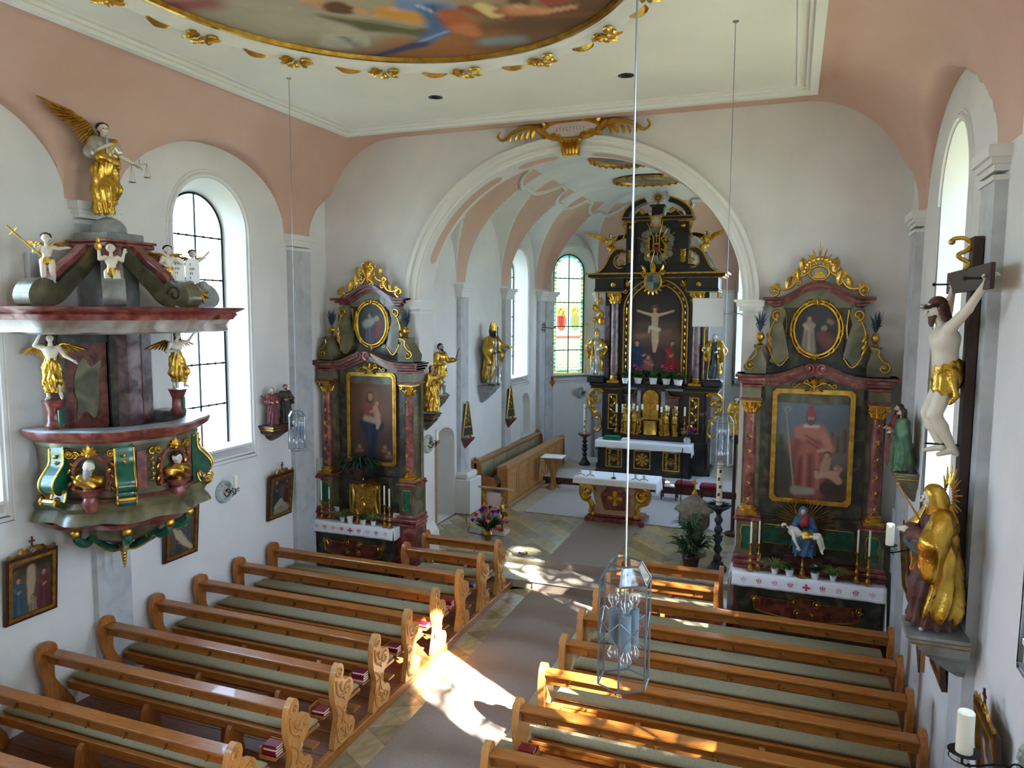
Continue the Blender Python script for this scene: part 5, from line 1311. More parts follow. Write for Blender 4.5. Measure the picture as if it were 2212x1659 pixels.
t = thing('empty_planter', 'empty white bowl beside the spider plant on left side altar', 'pot', (-7.24, 11.07, zt)); b = MB(); pot(b, .06, .11); b.build('bowl', 'ceramic', t)
potted((-6.97, 11.06, zt), 'red flowering plant in white pot on left side altar', GP, 'petal_red', .95, 5); potted((.1, 11.09, zt), 'red flowering plant in white pot on right side altar', GP, 'petal_red', 1, 6); potted((.44, 11.09, zt), 'white flowering plant in white pot on right side altar', GP, 'petal_white', .95, 7)
GC = 'framed altar cards on the side altars'
card((-7.66, 11.225, zt + .01), .13, .2, 'framed altar card behind the left candlesticks of left side altar', GC); card((-6.98, 11.235, zt + .01), .24, .16, 'wide framed altar card behind the flowers of left side altar', GC); card((-6.4, 11.235, zt + .01), .15, .2, 'framed altar card behind the right candlesticks of left side altar', GC)
card((-.38, 11.24, zt + .01), .15, .22, 'framed altar card behind the left candlesticks of right side altar', GC); card((.28, 11.235, zt + .01), .34, .18, 'wide framed altar card behind the flowers of right side altar', GC); card((1.06, 11.24, zt + .01), .13, .2, 'framed altar card behind the right candlesticks of right side altar', GC)
# gilded tabernacle and hanging plant on the left altar
t = thing('gilded_tabernacle', 'gilded arched tabernacle with scrolls on the left side altar', 'tabernacle', (-7.03, 11.24, 1.27))
b = MB(); b.prism(arch_pts(0, .2, 0, .62, 12), -.02, .18); b.build('door', 'old_gold', t, smooth=30)
b = MB()
for q in (-1, 1): b.cscroll(q * .26, .06, q * .26, .5, q * .04, .05, .025, -.02, q, q); b.tube([(q * .3, -.0, .02), (q * .3, -.0, .56)], .022, 6)
b.fan(0, .5, .18, PI / 2, -.04, 5, 1.4); b.scroll(-.07, .3, .06, -.03, th=.012); b.scroll(.07, .3, .06, -.03, th=.012, d=-1); b.leaf(0, .1, .16, PI / 2, -.03); b.build('scrollwork', 'gold', t)
t = thing('potted_fern', 'large dark drooping plant in front of the left altar painting', 'plant', (-7.1, 11.16, 1.92)); rg = random.Random(5)
b = MB(); leaves(b, 46, .42, .42, rg, .9, .17, (0, 0, .2), .95, 7); b.build('foliage', 'leaf_dark', t, smooth=0); b = MB(); pot(b, .1, .2); b.build('pot', 'dark_wood', t); b = MB(); b.bbox(-.14, .14, -.1, .3, -.06, 0, .01); b.build('bracket', 'dark_wood', t, smooth=0)
# ================================================================== HIGH ALTAR
HX, HY = -3.52, 20.5
t = thing('high_altar', 'black and gold high altar with crucifixion painting in the apse', 'altar', (HX, HY, .47))
K, GD = 'black_lacquer', 'gold'
Z0 = -.47
def z(v): return v + Z0
def slab(nm, x0, x1, y0, y1, a, b_, m, bv=.01, par=None):
    q = MB(); q.bbox(x0, x1, y0, y1, z(a), z(b_), bv); return q.build(nm, m, par or t, smooth=0)
slab('plinth', -1.5, 1.5, -.05, 1.0, .47, 1.35, K); slab('plinth_step', -1.58, 1.58, -.12, 1.0, .47, .62, K, .02)
slab('retable_base', -1.45, 1.45, .0, 1.0, 1.35, 2.75, K)
for q_ in (-1, 1):
    x = q_ * 1.12
    slab('pedestal', x - .27, x + .27, -.12, .1, 1.35, 2.78, K); slab('pedestal_foot', x - .31, x + .31, -.17, .1, .47, 1.4, K, .02)
    a, b2 = sorted((q_ * .82, q_ * 1.74)); slab('pedestal_cornice', a, b2, -.2, .8, 2.78, 2.84, K, .01); slab('pedestal_cornice', a - .03, b2 + .03, -.24, .8, 2.84, 2.93, K, .02); slab('gilded_fillet', a - .01, b2 + .01, -.21, .8, 2.765, 2.78, GD, .003)
    q = MB(); q.prism([(x - .13, z(1.62)), (x + .13, z(1.62)), (x + .13, z(2.62)), (x - .13, z(2.62))], -.15, -.12, holes=[[(x - .1, z(1.65)), (x + .1, z(1.65)), (x + .1, z(2.59)), (x - .1, z(2.59))]]); pf = q.build('panel_frame', GD, t, smooth=0)
    q = MB()
    for k in range(5): 
        zz = z(1.75 + .18 * k); q.scroll(x + .03 * (-1) ** k, zz, .05, -.13, a0=k, th=.014, d=(-1) ** k); q.leaf(x - .03 * (-1) ** k, zz + .03, .12, PI / 2 + .6 * (-1) ** k, -.13, .5)
    q.build('gilded_carving', GD, pf)
    # column
    q = MB(); q.bbox(x - .17, x + .17, -.2, .14, z(2.93), z(3.0), .005); q.lathe([(.16, .07), (.165, .1), (.14, .12), (.125, .15), (.135, .17), (.12, .2)], (x, -.03, z(2.93)), 24); q.build('column_base', GD, t)
    q = MB(); q.lathe([(.108, .2), (.11, .9), (.1, 2.2)], (x, -.03, z(2.93)), 24); q.build('column_shaft', 'purple_marble', t, smooth=60)
    q = MB(); q.lathe([(.1, 0), (.12, .015), (.1, .03), (.11, .15), (.16, .28)], (x, -.03, z(5.13)), 20); q.box(x - .19, x + .19, -.22, .16, z(5.41), z(5.46))
    for k in range(16):
        an = k * PI / 8; p = Vector((x + .11 * math.cos(an), -.03 + .11 * math.sin(an), z(5.15 + .1 * (k % 2)))); o = Vector((math.cos(an), math.sin(an), 0)); q.tube([tuple(p), tuple(p + o * .02 + Vector((0, 0, .07))), tuple(p + o * .07 + Vector((0, 0, .1))), tuple(p + o * .075 + Vector((0, 0, .08)))], [.028, .03, .018, .008], 5)
    for s in (-1, 1): q.scroll(x + s * .15, z(5.38), .05, -.21, a0=PI / 2, th=.018, d=s)
    q.build('capital', GD, t)
    # outer pilaster strip beside the niche figure
    a, b2 = sorted((q_ * 1.3, q_ * 1.42)); slab('outer_pilaster', a, b2, .05, .6, 2.93, 5.46, K)
    slab('outer_shaft', *sorted((q_ * 1.28, q_ * 1.4)), .0, .06, 3.0, 5.1, 'purple_marble', .02)
    # side scroll ornaments at pedestal height
    q = MB(); s = q_; q.tube([(p[0], -.02, z(p[1])) for p in spline([(s * 1.42, 2.66), (s * 1.6, 2.74), (s * 1.82, 2.6), (s * 1.84, 2.3), (s * 1.66, 2.02), (s * 1.5, 1.96)], 5, False)], lin(.05, .05, 26), 7); q.tube([(p[0], -.02, z(p[1])) for p in spline([(s * 1.7, 2.1), (s * 1.52, 1.9), (s * 1.48, 1.66), (s * 1.58, 1.52), (s * 1.68, 1.6)], 5, False)], .04, 7)
    q.scroll(s * 1.62, z(2.46), .12, -.05, a0=0, th=.035, d=s); q.scroll(s * 1.7, z(2.22), .09, -.05, a0=2, th=.03, d=-s); q.scroll(s * 1.54, z(2.66), .06, -.05, th=.03, d=s)
    for k in range(5): q.leaf(s * (1.72 - .05 * k), z(2.5 - .13 * k), .16, PI / 2 - s * (1.2 + .3 * k), -.04, .5, s * .4)
    q.build('side_ornament', GD, t)
# arched picture
hw, zb, zt_ = .72, 3.0, 5.66
P = Paint((74, 52, 44), (46, 38, 34), 11, .12)
P.blob(-.6, -.1, .6, -.15, .2, .2, (112, 80, 66), .15); P.blob(-.5, .25, .5, .2, .08, .1, (92, 70, 60), .1); P.blob(-.5, -.1, -.2, -.05, .06, .05, (140, 108, 84), .06); P.blob(.1, .0, .4, .05, .05, .05, (130, 100, 80), .06)
P.blob(-.02, -1.0, -.02, .72, .035, .035, (60, 42, 32), .01); P.blob(-.52, .6, .5, .6, .03, .03, (60, 42, 32), .01)
sk_ = (206, 172, 134)
P.nude([(-.5, .62), (-.28, .55), (-.1, .5)], [.025, .03, .045], sk_); P.nude([(.48, .62), (.26, .55), (.06, .5)], [.025, .03, .045], sk_); P.nude([(-.02, .48), (-.02, .28), (-.02, .12)], [.1, .085, .09], sk_); P.nude([(-.04, .1), (-.05, -.2), (-.03, -.5)], [.07, .05, .028], sk_); P.nude([(.02, .1), (.04, -.22), (.0, -.5)], [.07, .05, .028], sk_)
P.blob(-.14, .16, .1, .1, .05, .05, (216, 200, 176), .02); P.blob(-.16, .14, -.18, .02, .03, .02, (216, 200, 176), .02); P.blob(-.03, .66, -.04, .62, .065, .05, (70, 44, 30), .01); P.blob(-.03, .65, -.03, .6, .045, .035, sk_, .01); P.blob(-.03, .68, -.03, .68, .1, .1, (170, 120, 60), .03, .35)
P.figure(-.5, -1.25, 1.1, (24, 50, 84), arm=.16, w=1.2); P.figure(.48, -1.25, 1.1, (150, 30, 32), arm=-.05, w=1.2); P.blob(.6, -.6, .52, -.35, .07, .06, (40, 70, 50), .03); P.figure(-.18, -1.3, .72, (150, 84, 76), hair=(130, 80, 50), arm=.14, w=1.3)
P.blob(-.7, -1.35, .7, -1.35, .1, .1, (50, 36, 30), .06)
canvas('painting', 1.44, zt_ - zb, P, t, (0, .05, z((zb + zt_) / 2)), 'arch', .014)
for (r0, m_, y0, y1, w_) in ((.72, GD, -.02, .05, .035), (.755, K, .0, .06, .1), (.855, GD, -.03, .05, .035)):
    q = MB(); inn = arch_pts(0, r0, z(zb - .02), z(zt_ + r0 - .72), 32); out = arch_pts(0, r0 + w_, z(zb - .02), z(zt_ + r0 - .72 + w_), 32)
    q.loft([[(p[0], y1, p[1]) for p in inn], [(p[0], y0, p[1]) for p in inn], [(p[0], y0, p[1]) for p in out], [(p[0], y1, p[1]) for p in out]], cap=False); q.build('picture_frame', m_, t, smooth=30)
q = MB()
for k in range(10):
    zz = z(zb + .15 + k * .19)
    for s in (-1, 1): q.leaf(s * .805, zz, .11, PI / 2, -.005, .45); q.ball((s * .805, -.005, zz - .02), .018, n=6, m=4)
for k in range(13):
    a = PI * (k + .5) / 13; q.leaf(.805 * math.cos(a), z(4.94) + .805 * math.sin(a), .1, a + PI / 2, -.005, .45)
for s in (-1, 1): q.fan(s * .8, z(5.62), .22, PI / 2 + s * .5, -.05, 5, 1.6, .4); q.scroll(s * .86, z(5.5), .08, -.05, th=.02, d=s)
q.build('frame_ornament', GD, t)
slab('back_panel', -1.3, 1.3, .08, .6, 2.9, 5.5, K)
q = MB(); q.prism([(-.95, z(5.4)), (.95, z(5.4)), (.95, z(5.86)), (-.95, z(5.86))], .06, .6); q.build('spandrel', K, t, smooth=0)
# entablature
for s in (-1, 1):
    a, b2 = sorted((s * .86, s * 1.66)); slab('frieze_block', a, b2, -.2, .8, 5.46, 5.86, K); slab('architrave', a - .02, b2 + .02, -.24, .8, 5.5, 5.55, K, .01); slab('gilded_fillet', a - .02, b2 + .02, -.225, .8, 5.455, 5.475, GD, .003)
    q = MB(); q.ball((s * 1.15, -.21, z(5.66)), .07, sy=.5, sz=1.0); q.ball((s * 1.15, -.24, z(5.69)), .035); q.build('cherub_head', GD, t)
for (o0, o1, w_, y, m_) in ((5.83, 5.86, 1.78, -.26, GD), (5.86, 5.93, 1.84, -.32, K), (5.93, 5.98, 1.9, -.38, GD)): slab('main_cornice', -w_, w_, y, .85, o0, o1, m_, .012)
# coat of arms
q = MB(); q.prism([(p[0], z(p[1])) for p in ellipse(-.02, 5.72, .2, .23, 20)], -.42, -.36); q.build('arms_shield', 'blue_grey_marble', t)
q = MB(); q.tube([(p[0], -.43, z(p[1])) for p in ellipse(-.02, 5.72, .22, .25, 24)], .03, 6, closed=True)
for k in range(9): a = PI + PI * k / 8; q.leaf(-.02 + .22 * math.cos(a), z(5.72) + .25 * math.sin(a), .12, a, -.42, .5)
q.lathe([(.0001, 0), (.06, .02), (.08, .1), (.05, .2), (.0001, .28)], (-.02, -.42, z(5.97)), 10, sy=.5)
for s in (-1, 1): q.scroll(-.02 + s * .24, z(5.95), .09, -.42, th=.025, d=s); q.leaf(-.02 + s * .2, z(6.0), .22, PI / 2 - s * .5, -.42)
q.build('arms_frame', GD, t)
q = MB(); q.prism([(p[0], z(p[1])) for p in ((-.16, 5.72), (-.02, 5.72), (-.02, 5.9), (-.14, 5.86))], -.43, -.42); q.prism([(p[0], z(p[1])) for p in ((0, 5.52), (.14, 5.6), (.16, 5.7), (0, 5.7))], -.43, -.42); q.build('arms_charges', 'slate_cloth', t, smooth=0)
# upper storey
slab('upper_base', -1.0, 1.0, -.1, .6, 5.98, 6.2, K); slab('upper_panel', -.84, .84, .02, .5, 6.2, 7.42, K)
for s in (-1, 1):
    a, b2 = sorted((s * .58, s * .84)); slab('upper_pilaster', a, b2, -.06, .1, 6.2, 7.4, K); slab('gilded_fillet', a - .01, b2 + .01, -.08, .1, 7.34, 7.37, GD, .003)
    q = MB(); q.ball((s * .7, -.08, z(7.22)), .07, sz=.8)
    for k in range(5): q.leaf(s * .71, z(6.26 + .07 * k), .11, PI / 2 + .8 * (-1) ** k, -.07, .6); q.leaf(s * .71, z(6.26 + .07 * k), .11, PI / 2 - .8 * (-1) ** k, -.07, .6)
    q.build('pilaster_ornament', GD, t)
    # swept side wings of the pediment
    S = [(.84, 6.0), (1.62, 6.0), (1.46, 6.1), (1.34, 6.3), (1.24, 6.5), (1.08, 6.62), (.9, 6.62), (.9, 6.54), (1.06, 6.5), (1.14, 6.36), (1.1, 6.2), (.98, 6.14), (.86, 6.2)]
    q = MB(); q.prism([(s * a, z(b_)) for a, b_ in S], -.15, .15); q.build('side_wing', K, t, smooth=30)
    q = MB(); q.tube([(s * p[0], -.17, z(p[1])) for p in spline([(1.62, 6.0), (1.46, 6.1), (1.34, 6.3), (1.24, 6.5), (1.08, 6.64), (.9, 6.66)], 4, False)], .03, 6); q.tube([(s * p[0], -.16, z(p[1])) for p in spline([(1.0, 6.48), (1.12, 6.4), (1.14, 6.24), (1.04, 6.12), (.92, 6.12)], 4, False)], .025, 6); q.scroll(s * .94, z(6.28), .08, -.17, a0=0, th=.025, d=s); q.scroll(s * .92, z(6.5), .05, -.17, th=.02, d=s)
    q.scroll(s * .9, z(7.3), .06, -.06, a0=0, th=.02, d=-s); q.tube([(s * p[0], -.05, z(p[1])) for p in spline([(.96, 7.28), (.88, 7.1), (.94, 6.9)], 4, False)], .022, 6); q.build('wing_gilding', GD, t)
    # segmental pediment half
    A = [(s * (.30 + .0) if False else s * r_ * math.cos(a) * 1.0, 7.42 + r_ * .62 * math.sin(a)) for r_, rng_ in ((.96, lin(.08, 1.2, 10)), (.78, lin(1.2, .1, 10))) for a in rng_]
    q = MB(); q.prism([(p[0], z(p[1])) for p in A], -.14, .2); q.build('pediment_arc', K, t, smooth=30)
    q = MB(); q.tube([(s * .96 * math.cos(a), -.16, z(7.42 + .96 * .62 * math.sin(a))) for a in lin(.05, 1.22, 12)], .028, 6); q.scroll(s * .4, z(7.62), .08, -.15, a0=0, th=.02, d=s); q.tube([(s * p[0], -.15, z(p[1])) for p in spline([(.7, 7.44), (.55, 7.6), (.42, 7.7)], 4, False)], .018, 5); q.build('pediment_gilding', GD, t)
    q = MB(); q.prism([(s * a, z(b_)) for a, b_ in ((.2, 7.44), (.74, 7.44), (.66, 7.58), (.5, 7.64), (.36, 7.56), (.26, 7.6))], -.08, .15); q.build('pediment_fill', K, t, smooth=0)
for (o0, o1, w_, y, m_) in ((7.38, 7.40, .9, -.14, GD), (7.40, 7.46, .95, -.18, K), (7.46, 7.48, .98, -.2, GD)): slab('upper_cornice', -w_, w_, y, .4, o0, o1, m_, .006)
slab('finial_block', -.15, .15, -.1, .15, 7.48, 7.78, K); slab('finial_block', -.2, .2, -.14, .15, 7.74, 7.8, K)
q = MB(); q.ball((0, .0, z(8.0)), .07)
for k in range(24): a = k * PI / 12; L = .2 if k % 2 else .15; q.tube([(.04 * math.cos(a), 0, z(8.0) + .04 * math.sin(a)), (L * math.cos(a), 0, z(8.0) + L * math.sin(a))], [.014, .003], 4)
q.tube([(0, 0, z(7.78)), (0, 0, z(7.95))], .02, 6); q.build('sunburst_finial', 'old_gold', t)
# IHS glory
q = MB(); rg = random.Random(4)
for k in range(22):
    a = 2 * PI * k / 22; r_ = .36 + .04 * math.sin(k * 2.3); q.ball((r_ * math.cos(a), -.01, z(6.75) + r_ * 1.2 * math.sin(a)), .1, sy=.5, n=8, m=5)
q.build('cloud_wreath', 'cloud_paint', t)
q = MB()
for k in range(16):
    a = PI * k / 8 + .1; L = .56 if k % 2 else .44; q.tube([(.2 * math.cos(a), -.08, z(6.75) + .2 * math.sin(a)), (L * math.cos(a), -.1, z(6.75) + L * 1.15 * math.sin(a))], [.014, .008], 4)
q.build('rays', GD, t)
q = MB(); y = -.14
for xx in (-.2, ): q.box(xx - .02, xx + .02, y, y + .03, z(6.55), z(6.95))
for xx in (-.08, .08): q.box(xx - .018, xx + .018, y, y + .03, z(6.55), z(6.95))
q.box(-.08, .08, y, y + .03, z(6.73), z(6.77)); q.prism([(p[0], z(p[1])) for p in ((-.012, 6.77), (.012, 6.77), (.012, 6.95), (.06, 6.96), (.06, 6.985), (.012, 6.98), (.012, 7.05), (-.012, 7.05), (-.012, 6.98), (-.06, 6.985), (-.06, 6.96), (-.012, 6.95))], y, y + .02)
q.tube([(p[0], y + .01, z(p[1])) for p in spline([(.27, 6.9), (.2, 6.95), (.14, 6.88), (.2, 6.77), (.26, 6.68), (.2, 6.58), (.13, 6.62)], 4, False)], .02, 5)
for s in (-1, 1):
    for k in range(5): q.scroll(s * .25, z(6.54 + .1 * k), .045, y, a0=k, th=.013, d=s * (-1) ** k); q.leaf(s * .2, z(6.5), .14, -PI / 2 + s * .2 * k, y, .4)
q.build('ihs_monogram', GD, t)
q = MB(); q.prism([(p[0], z(p[1])) for p in spline([(0, 6.54), (.07, 6.62), (.06, 6.69), (0, 6.66), (-.06, 6.69), (-.07, 6.62)], 4)], y - .03, y + .02); q.build('heart', 'red_cloth', t)
q = MB(); q.prism([(p[0], z(p[1])) for p in ellipse(0, 7.34, .1, .13, 16)], -.26, -.2); q.build('cartouche_field', 'plaster_pink', t); q = MB(); q.tube([(p[0], -.26, z(p[1])) for p in ellipse(0, 7.34, .12, .15, 20)], .025, 6, closed=True)
for s in (-1, 1): q.scroll(s * .13, z(7.46), .06, -.26, th=.02, d=s); q.scroll(s * .12, z(7.24), .05, -.26, th=.018, d=-s)
q.build('cartouche_frame', GD, t)
# mensa -------------------------------------------------------------------
mz = thing('altar_table', 'black altar table with gilded panels below the high altar', 'altar table', (HX - .16, 19.85, .47))
q = MB(); q.bbox(-1.24, 1.24, 0, .5, 0, .9, .01); q.bbox(-1.3, 1.3, -.03, .5, 0, .1, .02); q.build('body', K, mz, smooth=0)
for i, x in enumerate((-.78, 0, .78)):
    q = MB(); q.prism([(x - .23, .18), (x + .23, .18), (x + .23, .7), (x - .23, .7)], -.02, 0, holes=[[(x - .2, .21), (x + .2, .21), (x + .2, .67), (x - .2, .67)]]); pf = q.build('panel_frame', GD, mz, smooth=0); q = MB()
    if i == 1:
        for k in range(8):
            a = k * PI / 4; c, s = math.cos(a), math.sin(a); L = .17; w0, w1 = .012, .05 if k % 2 == 0 else .035; q.prism([(x + c * .02 - s * w0, .44 + s * .02 + c * w0), (x + c * .02 + s * w0, .44 + s * .02 - c * w0), (x + c * L + s * w1, .44 + s * L - c * w1), (x + c * (L + .01), .44 + s * (L + .01)), (x + c * L - s * w1, .44 + s * L + c * w1)], -.02, 0)
    else:
        for k in range(6):
            for s in (-1, 1): q.scroll(x + s * .12, .26 + .075 * k, .04, -.008, a0=k, th=.012, d=s * (-1) ** k); q.leaf(x + s * .15, .24 + .08 * k, .08, PI / 2 + s * .8, -.008, .5)
        q.tube([(x + p[0], -.012, .44 + p[1]) for p in ellipse(0, 0, .06, .09, 16)], .012, 5, closed=True); q.ball((x, -.01, .46), .025); q.ball((x, -.01, .41), .035)
    q.build('gilded_carving', GD, pf)
cloth_top('altar_cloth', 'white lace-edged cloth on the black table of the high altar', -1.3, 1.3, -.05, .48, .912, .2, (HX - .16, 19.85, .47), .3, .32, True, False)
t2 = thing('altar_gradine', 'dark shelf behind the cloth carrying the high altar candlesticks', 'shelf', (HX, 20.34, 1.36)); q = MB(); q.bbox(-1.0, 1.05, 0, .1, .03, .15, .01); q.build('shelf_front', 'dark_wood', t2, smooth=0); q = MB(); q.bbox(-1.0, 1.05, -.04, .1, .15, .17, .004); q.build('shelf_top', 'dark_wood', t2, smooth=0)
# tabernacle
tb = thing('tabernacle', 'golden domed tabernacle in the marble niche of the high altar', 'tabernacle', (HX - .05, 20.42, 1.54))
q = MB(); q.lathe([(.22, 0), (.23, .02), (.22, .04), (.22, .36), (.235, .38), (.24, .4)], (0, .02, 0), 20, PI, 2 * PI); q.build('drum', 'gold', tb); q = MB(); q.prism(arch_pts(0, .215, .42, 1.24, 20), -.1, .04); q.build('door', 'gold', tb, smooth=30)
q = MB(); q.box(-.012, .012, -.12, -.1, .6, 1.05); q.box(-.11, .11, -.12, -.1, .88, .905); q.ball((0, -.12, .52), .03); q.tube([(0, -.11, .42), (0, -.11, 1.22)], .005, 4); q.build('door_cross', 'old_gold', tb)
def tz(x): a = abs(x); return 1.32 + .1 * math.cos(PI * min(1, a / .26) / 2) if a < .26 else (1.32 - .3 * (0.5 - .5 * math.cos(PI * min(1, (a - .26) / .3))))
q = MB(); q.strip(lin(-.74, .74, 61), lambda x: 0, lambda x: tz(x), .045, .3); q.build('surround', 'purple_marble', tb, smooth=0); q = MB(); q.strip(lin(-.78, .78, 61), lambda x: tz(x), lambda x: tz(x) + .05, -.02, .3); q.build('surround_cornice', 'red_brown_marble', tb, smooth=30); q = MB(); q.tube([(x, -.025, tz(x) + .055) for x in lin(-.78, .78, 50)], .01, 5); cart(q, 0, 1.36, .3, -.05); q.build('surround_gilding', 'gold', tb)
for s in (-1, 1):
    q = MB(); q.box(s * .33 - .05, s * .33 + .05, -.05, .05, 0, 1.2); q.build('pilaster', 'blue_grey_marble', tb, smooth=0); q = MB(); q.cscroll(s * .34, .08, s * .3, .42, s * .05, .05, .03, -.08, s, s); q.leaf(s * .33, .1, .2, PI / 2, -.08); q.build('scroll', 'gold', tb)
# candlesticks of the high altar
GH = 'six tall candlesticks on the high altar'
for x, lab in ((-1.2 + .2, 'tall gilt candlestick, first from left on high altar'), (-.83, 'tall gilt candlestick, second from left on high altar'), (-.66 + .04, 'tall gilt candlestick, third from left on high altar'), (.44, 'tall gilt candlestick, fourth from left on high altar'), (.66, 'tall gilt candlestick, fifth from left on high altar'), (.88, 'tall gilt candlestick, sixth from left on high altar')):
    candlestick((HX + x, 20.36, 1.53), .58, .24, lab, GH, cr=.03)
for x, lab in ((-.36, 'three-armed candle holder left of the golden tabernacle'), (.3, 'three-armed candle holder right of the golden tabernacle')):
    c = thing('candelabrum', lab, 'candelabrum', (HX + x - .03, 20.29, 1.53), 0, 'three-armed holders beside the tabernacle'); q = MB(); q.lathe([(.05, 0), (.055, .02), (.02, .05), (.016, .3), (.03, .32), (.015, .36), (.015, .62)], n=10); q.tube([(-.12, 0, .7), (-.08, 0, .6), (0, 0, .58), (.08, 0, .6), (.12, 0, .7)], .01, 5); q.tube([(0, 0, .58), (0, -.06, .66)], .01, 5); q.build('stem', 'old_gold', c)
    for dx, dy, zz in ((-.12, 0, .7), (.12, 0, .7), (0, -.06, .66)): q = MB(); q.lathe([(.03, 0), (.03, .15), (.0001, .155)], (dx, dy, zz), 10); q.build('candle', 'wax', c)
# flowers and cover on the altar
g = thing('green_altar_cover', 'folded green cloth on the left end of the high altar table', 'cloth', (HX - 1.05, 20.06, 1.385)); q = MB(); q.bbox(-.24, .24, -.16, .16, 0, .05, .02); q.build('lower_fold', 'green_cover', g, smooth=60); q = MB(mx=Matrix.Rotation(.1, 4, 'Z')); q.bbox(-.22, .23, -.12, .15, .05, .1, .02); q.build('upper_fold', 'green_cover', g, smooth=60)
g = thing('folded_white_cloth', 'folded white cloth beside the green cover on high altar table', 'cloth', (HX - .66, 20.05, 1.385), .2); q = MB(); q.bbox(-.12, .12, -.1, .12, 0, .035, .012); q.bbox(-.1, .12, -.08, .12, .035, .06, .012); q.build('sheet', 'white_cloth', g, smooth=60)
def bouquet(loc, r, lab, pets, n, seed, vase, grp=None, leafn=80, h=.5, up_=1.0, cat='bouquet', fr=.06, nm='flower_bouquet', vh=.2):
    rg = random.Random(seed); c = thing(nm, lab, cat, loc, 0, grp)
    if vase: q = MB(); q.lathe([(.05, 0), (.09, vh * .3), (.1, vh * .6), (.06, vh * .9), (.075, vh), (.06, vh)], n=14); q.build('vase', vase, c)
    q = MB(); leaves(q, leafn, r * .85, h * .55, rg, up_ * .65, .2, (0, 0, vh * .9), .45, 4)
    for i in range(n): pass
    q.build('foliage', 'leaf', c, smooth=0, kind='stuff' if leafn > 60 else None)
    for i in range(n):
        a = i * 2.4 + rg.random(); e = .05 + 1.2 * rg.random(); rr = r * (.8 + .25 * rg.random()); p = (rr * math.cos(a) * math.cos(e), rr * math.sin(a) * math.cos(e), vh + rr * math.sin(e) * h / r * .8 + .05)
        q = MB(); flower(q, p, fr * (.7 + .5 * rg.random()), rg, 3, 10); q.ball(p, fr * .35, n=6, m=4); q.tube([(0, 0, vh), (p[0] * .6, p[1] * .6, vh + (p[2] - vh) * .5), p], .005, 4); q.build('flower', pets[i % len(pets)], c, smooth=0)
bouquet((HX + 1.0, 20.05, 1.385), .24, 'basket of violet, red and pink flowers on high altar table', ['petal_violet', 'petal_peach', 'petal_violet', 'petal_red', 'leaf_light'], 14, 3, 'screen_grey', h=.26, fr=.06)
for x, lab, sd, sc in ((-.42, 'pink geranium with tall blooms, left above the tabernacle', 1, 1.5), (.0, 'green foliage plant in the middle above the tabernacle', 2, 1.4), (.36, 'pink geranium with tall blooms, right above the tabernacle', 3, 1.5), (.66, 'leafy green plant hanging over the tabernacle surround', 4, 1.3)):
    rg = random.Random(sd); c = thing('potted_geranium', lab, 'plant', (HX + x, 20.38, 2.94), 0, 'geraniums above the tabernacle'); c.scale = (1.3, 1.0, 1.35)
    q = MB(); pot(q, .09, .13); q.build('pot', 'ceramic', c); q = MB(); leaves(q, 60, .17, .13, rg, .9, .6, (0, 0, .12), .35, 3); leaves(q, 60, .18, .12, rg, .8, .6, (0, 0, .12), .9, 3); q.build('foliage', 'leaf', c, smooth=0)
    if 'bloom' in lab:
        q = MB()
        for i in range(16): flower(q, (.1 * math.cos(i * 2.4), .07 * math.sin(i * 2.4), .32 + .05 * math.sin(i * 1.7)), .045, rg, 3, 6)
        q.build('blossoms', 'petal_pink', c, smooth=0)
slab('shelf_above_tabernacle', -.86, .86, -.24, .4, 2.84, 2.93, K)
potted((HX - .86 + .1, 20.28, 2.62 + .32), 'pink cyclamen in white pot, left on the altar ledge', 'cyclamens on the altar ledges', 'petal_pink', 1.5, 3, 8, 'leaf'); potted((HX + .72, 20.28, 2.94), 'pink cyclamen in white pot, right on the altar ledge', 'cyclamens on the altar ledges', 'petal_pink', 1.5, 4, 8, 'leaf')
# ================================================================== PULPIT
PX = thing('pulpit', 'marbled pulpit with gold figures and sounding board on the left wall', 'pulpit', (LW + .1, 6.7, 0), PI / 2)
def ring(r, zz, wav=0.0, n=36, c=-.28, k=4):
    P = [(-r, 0, zz)]
    for i in range(n + 1):
        f = -PI / 2 + PI * i / n; q = r * (1 + wav * math.cos(2 * k * f)); P.append((q * math.sin(f), c - q * math.cos(f), zz))
    P.append((r, 0, zz)); return P
def shell(nm, prof, m, wav=0.0, smooth=40, cap=True, k=4):
    b = MB(); rs = [ring(r, zz, wav, k=k) for r, zz in prof]; b.loft(rs, cap=cap); return b.build(nm, m, PX, smooth=smooth)
shell('tub', [(.80, 2.72), (.82, 3.0), (.84, 3.3), (.86, 3.44)], 'green_marble', .02)
shell('tub_frieze', [(.88, 3.38), (.88, 3.44)], 'green_marble', .02)
# hollow hand rail
b = MB(); o1 = ring(1.0, 3.5, .03); o2 = ring(1.02, 3.56, .03); i1 = ring(.74, 3.56); i0 = ring(.74, 3.0); l0 = ring(.88, 3.42, .02)
b.loft([l0, o1, o2], cap=False); b.build('rail_moulding', 'red_marble', PX, smooth=40)
b = MB(); b.loft([o2, ring(1.0, 3.58, .03), ring(.76, 3.58), i1, i0], cap=False); b.build('hand_rail', 'blue_grey_marble', PX, smooth=40)
b = MB(); b.loft([ring(.78, 3.45), ring(.78, 3.452)], cap=True); b.build('inner_floor', 'dark_marble', PX, smooth=0)
shell('lower_cornice', [(.72, 2.44), (.94, 2.50), (.98, 2.52), (.95, 2.58), (.90, 2.64), (.93, 2.70), (.88, 2.75), (.82, 2.76)], 'green_marble', .06, 30, k=5)
shell('lower_fillet', [(.86, 2.75), (.87, 2.78), (.82, 2.79)], 'red_marble', .03)
shell('red_band', [(.66, 2.36), (.82, 2.42), (.88, 2.49), (.8, 2.5)], 'red_marble', .05)
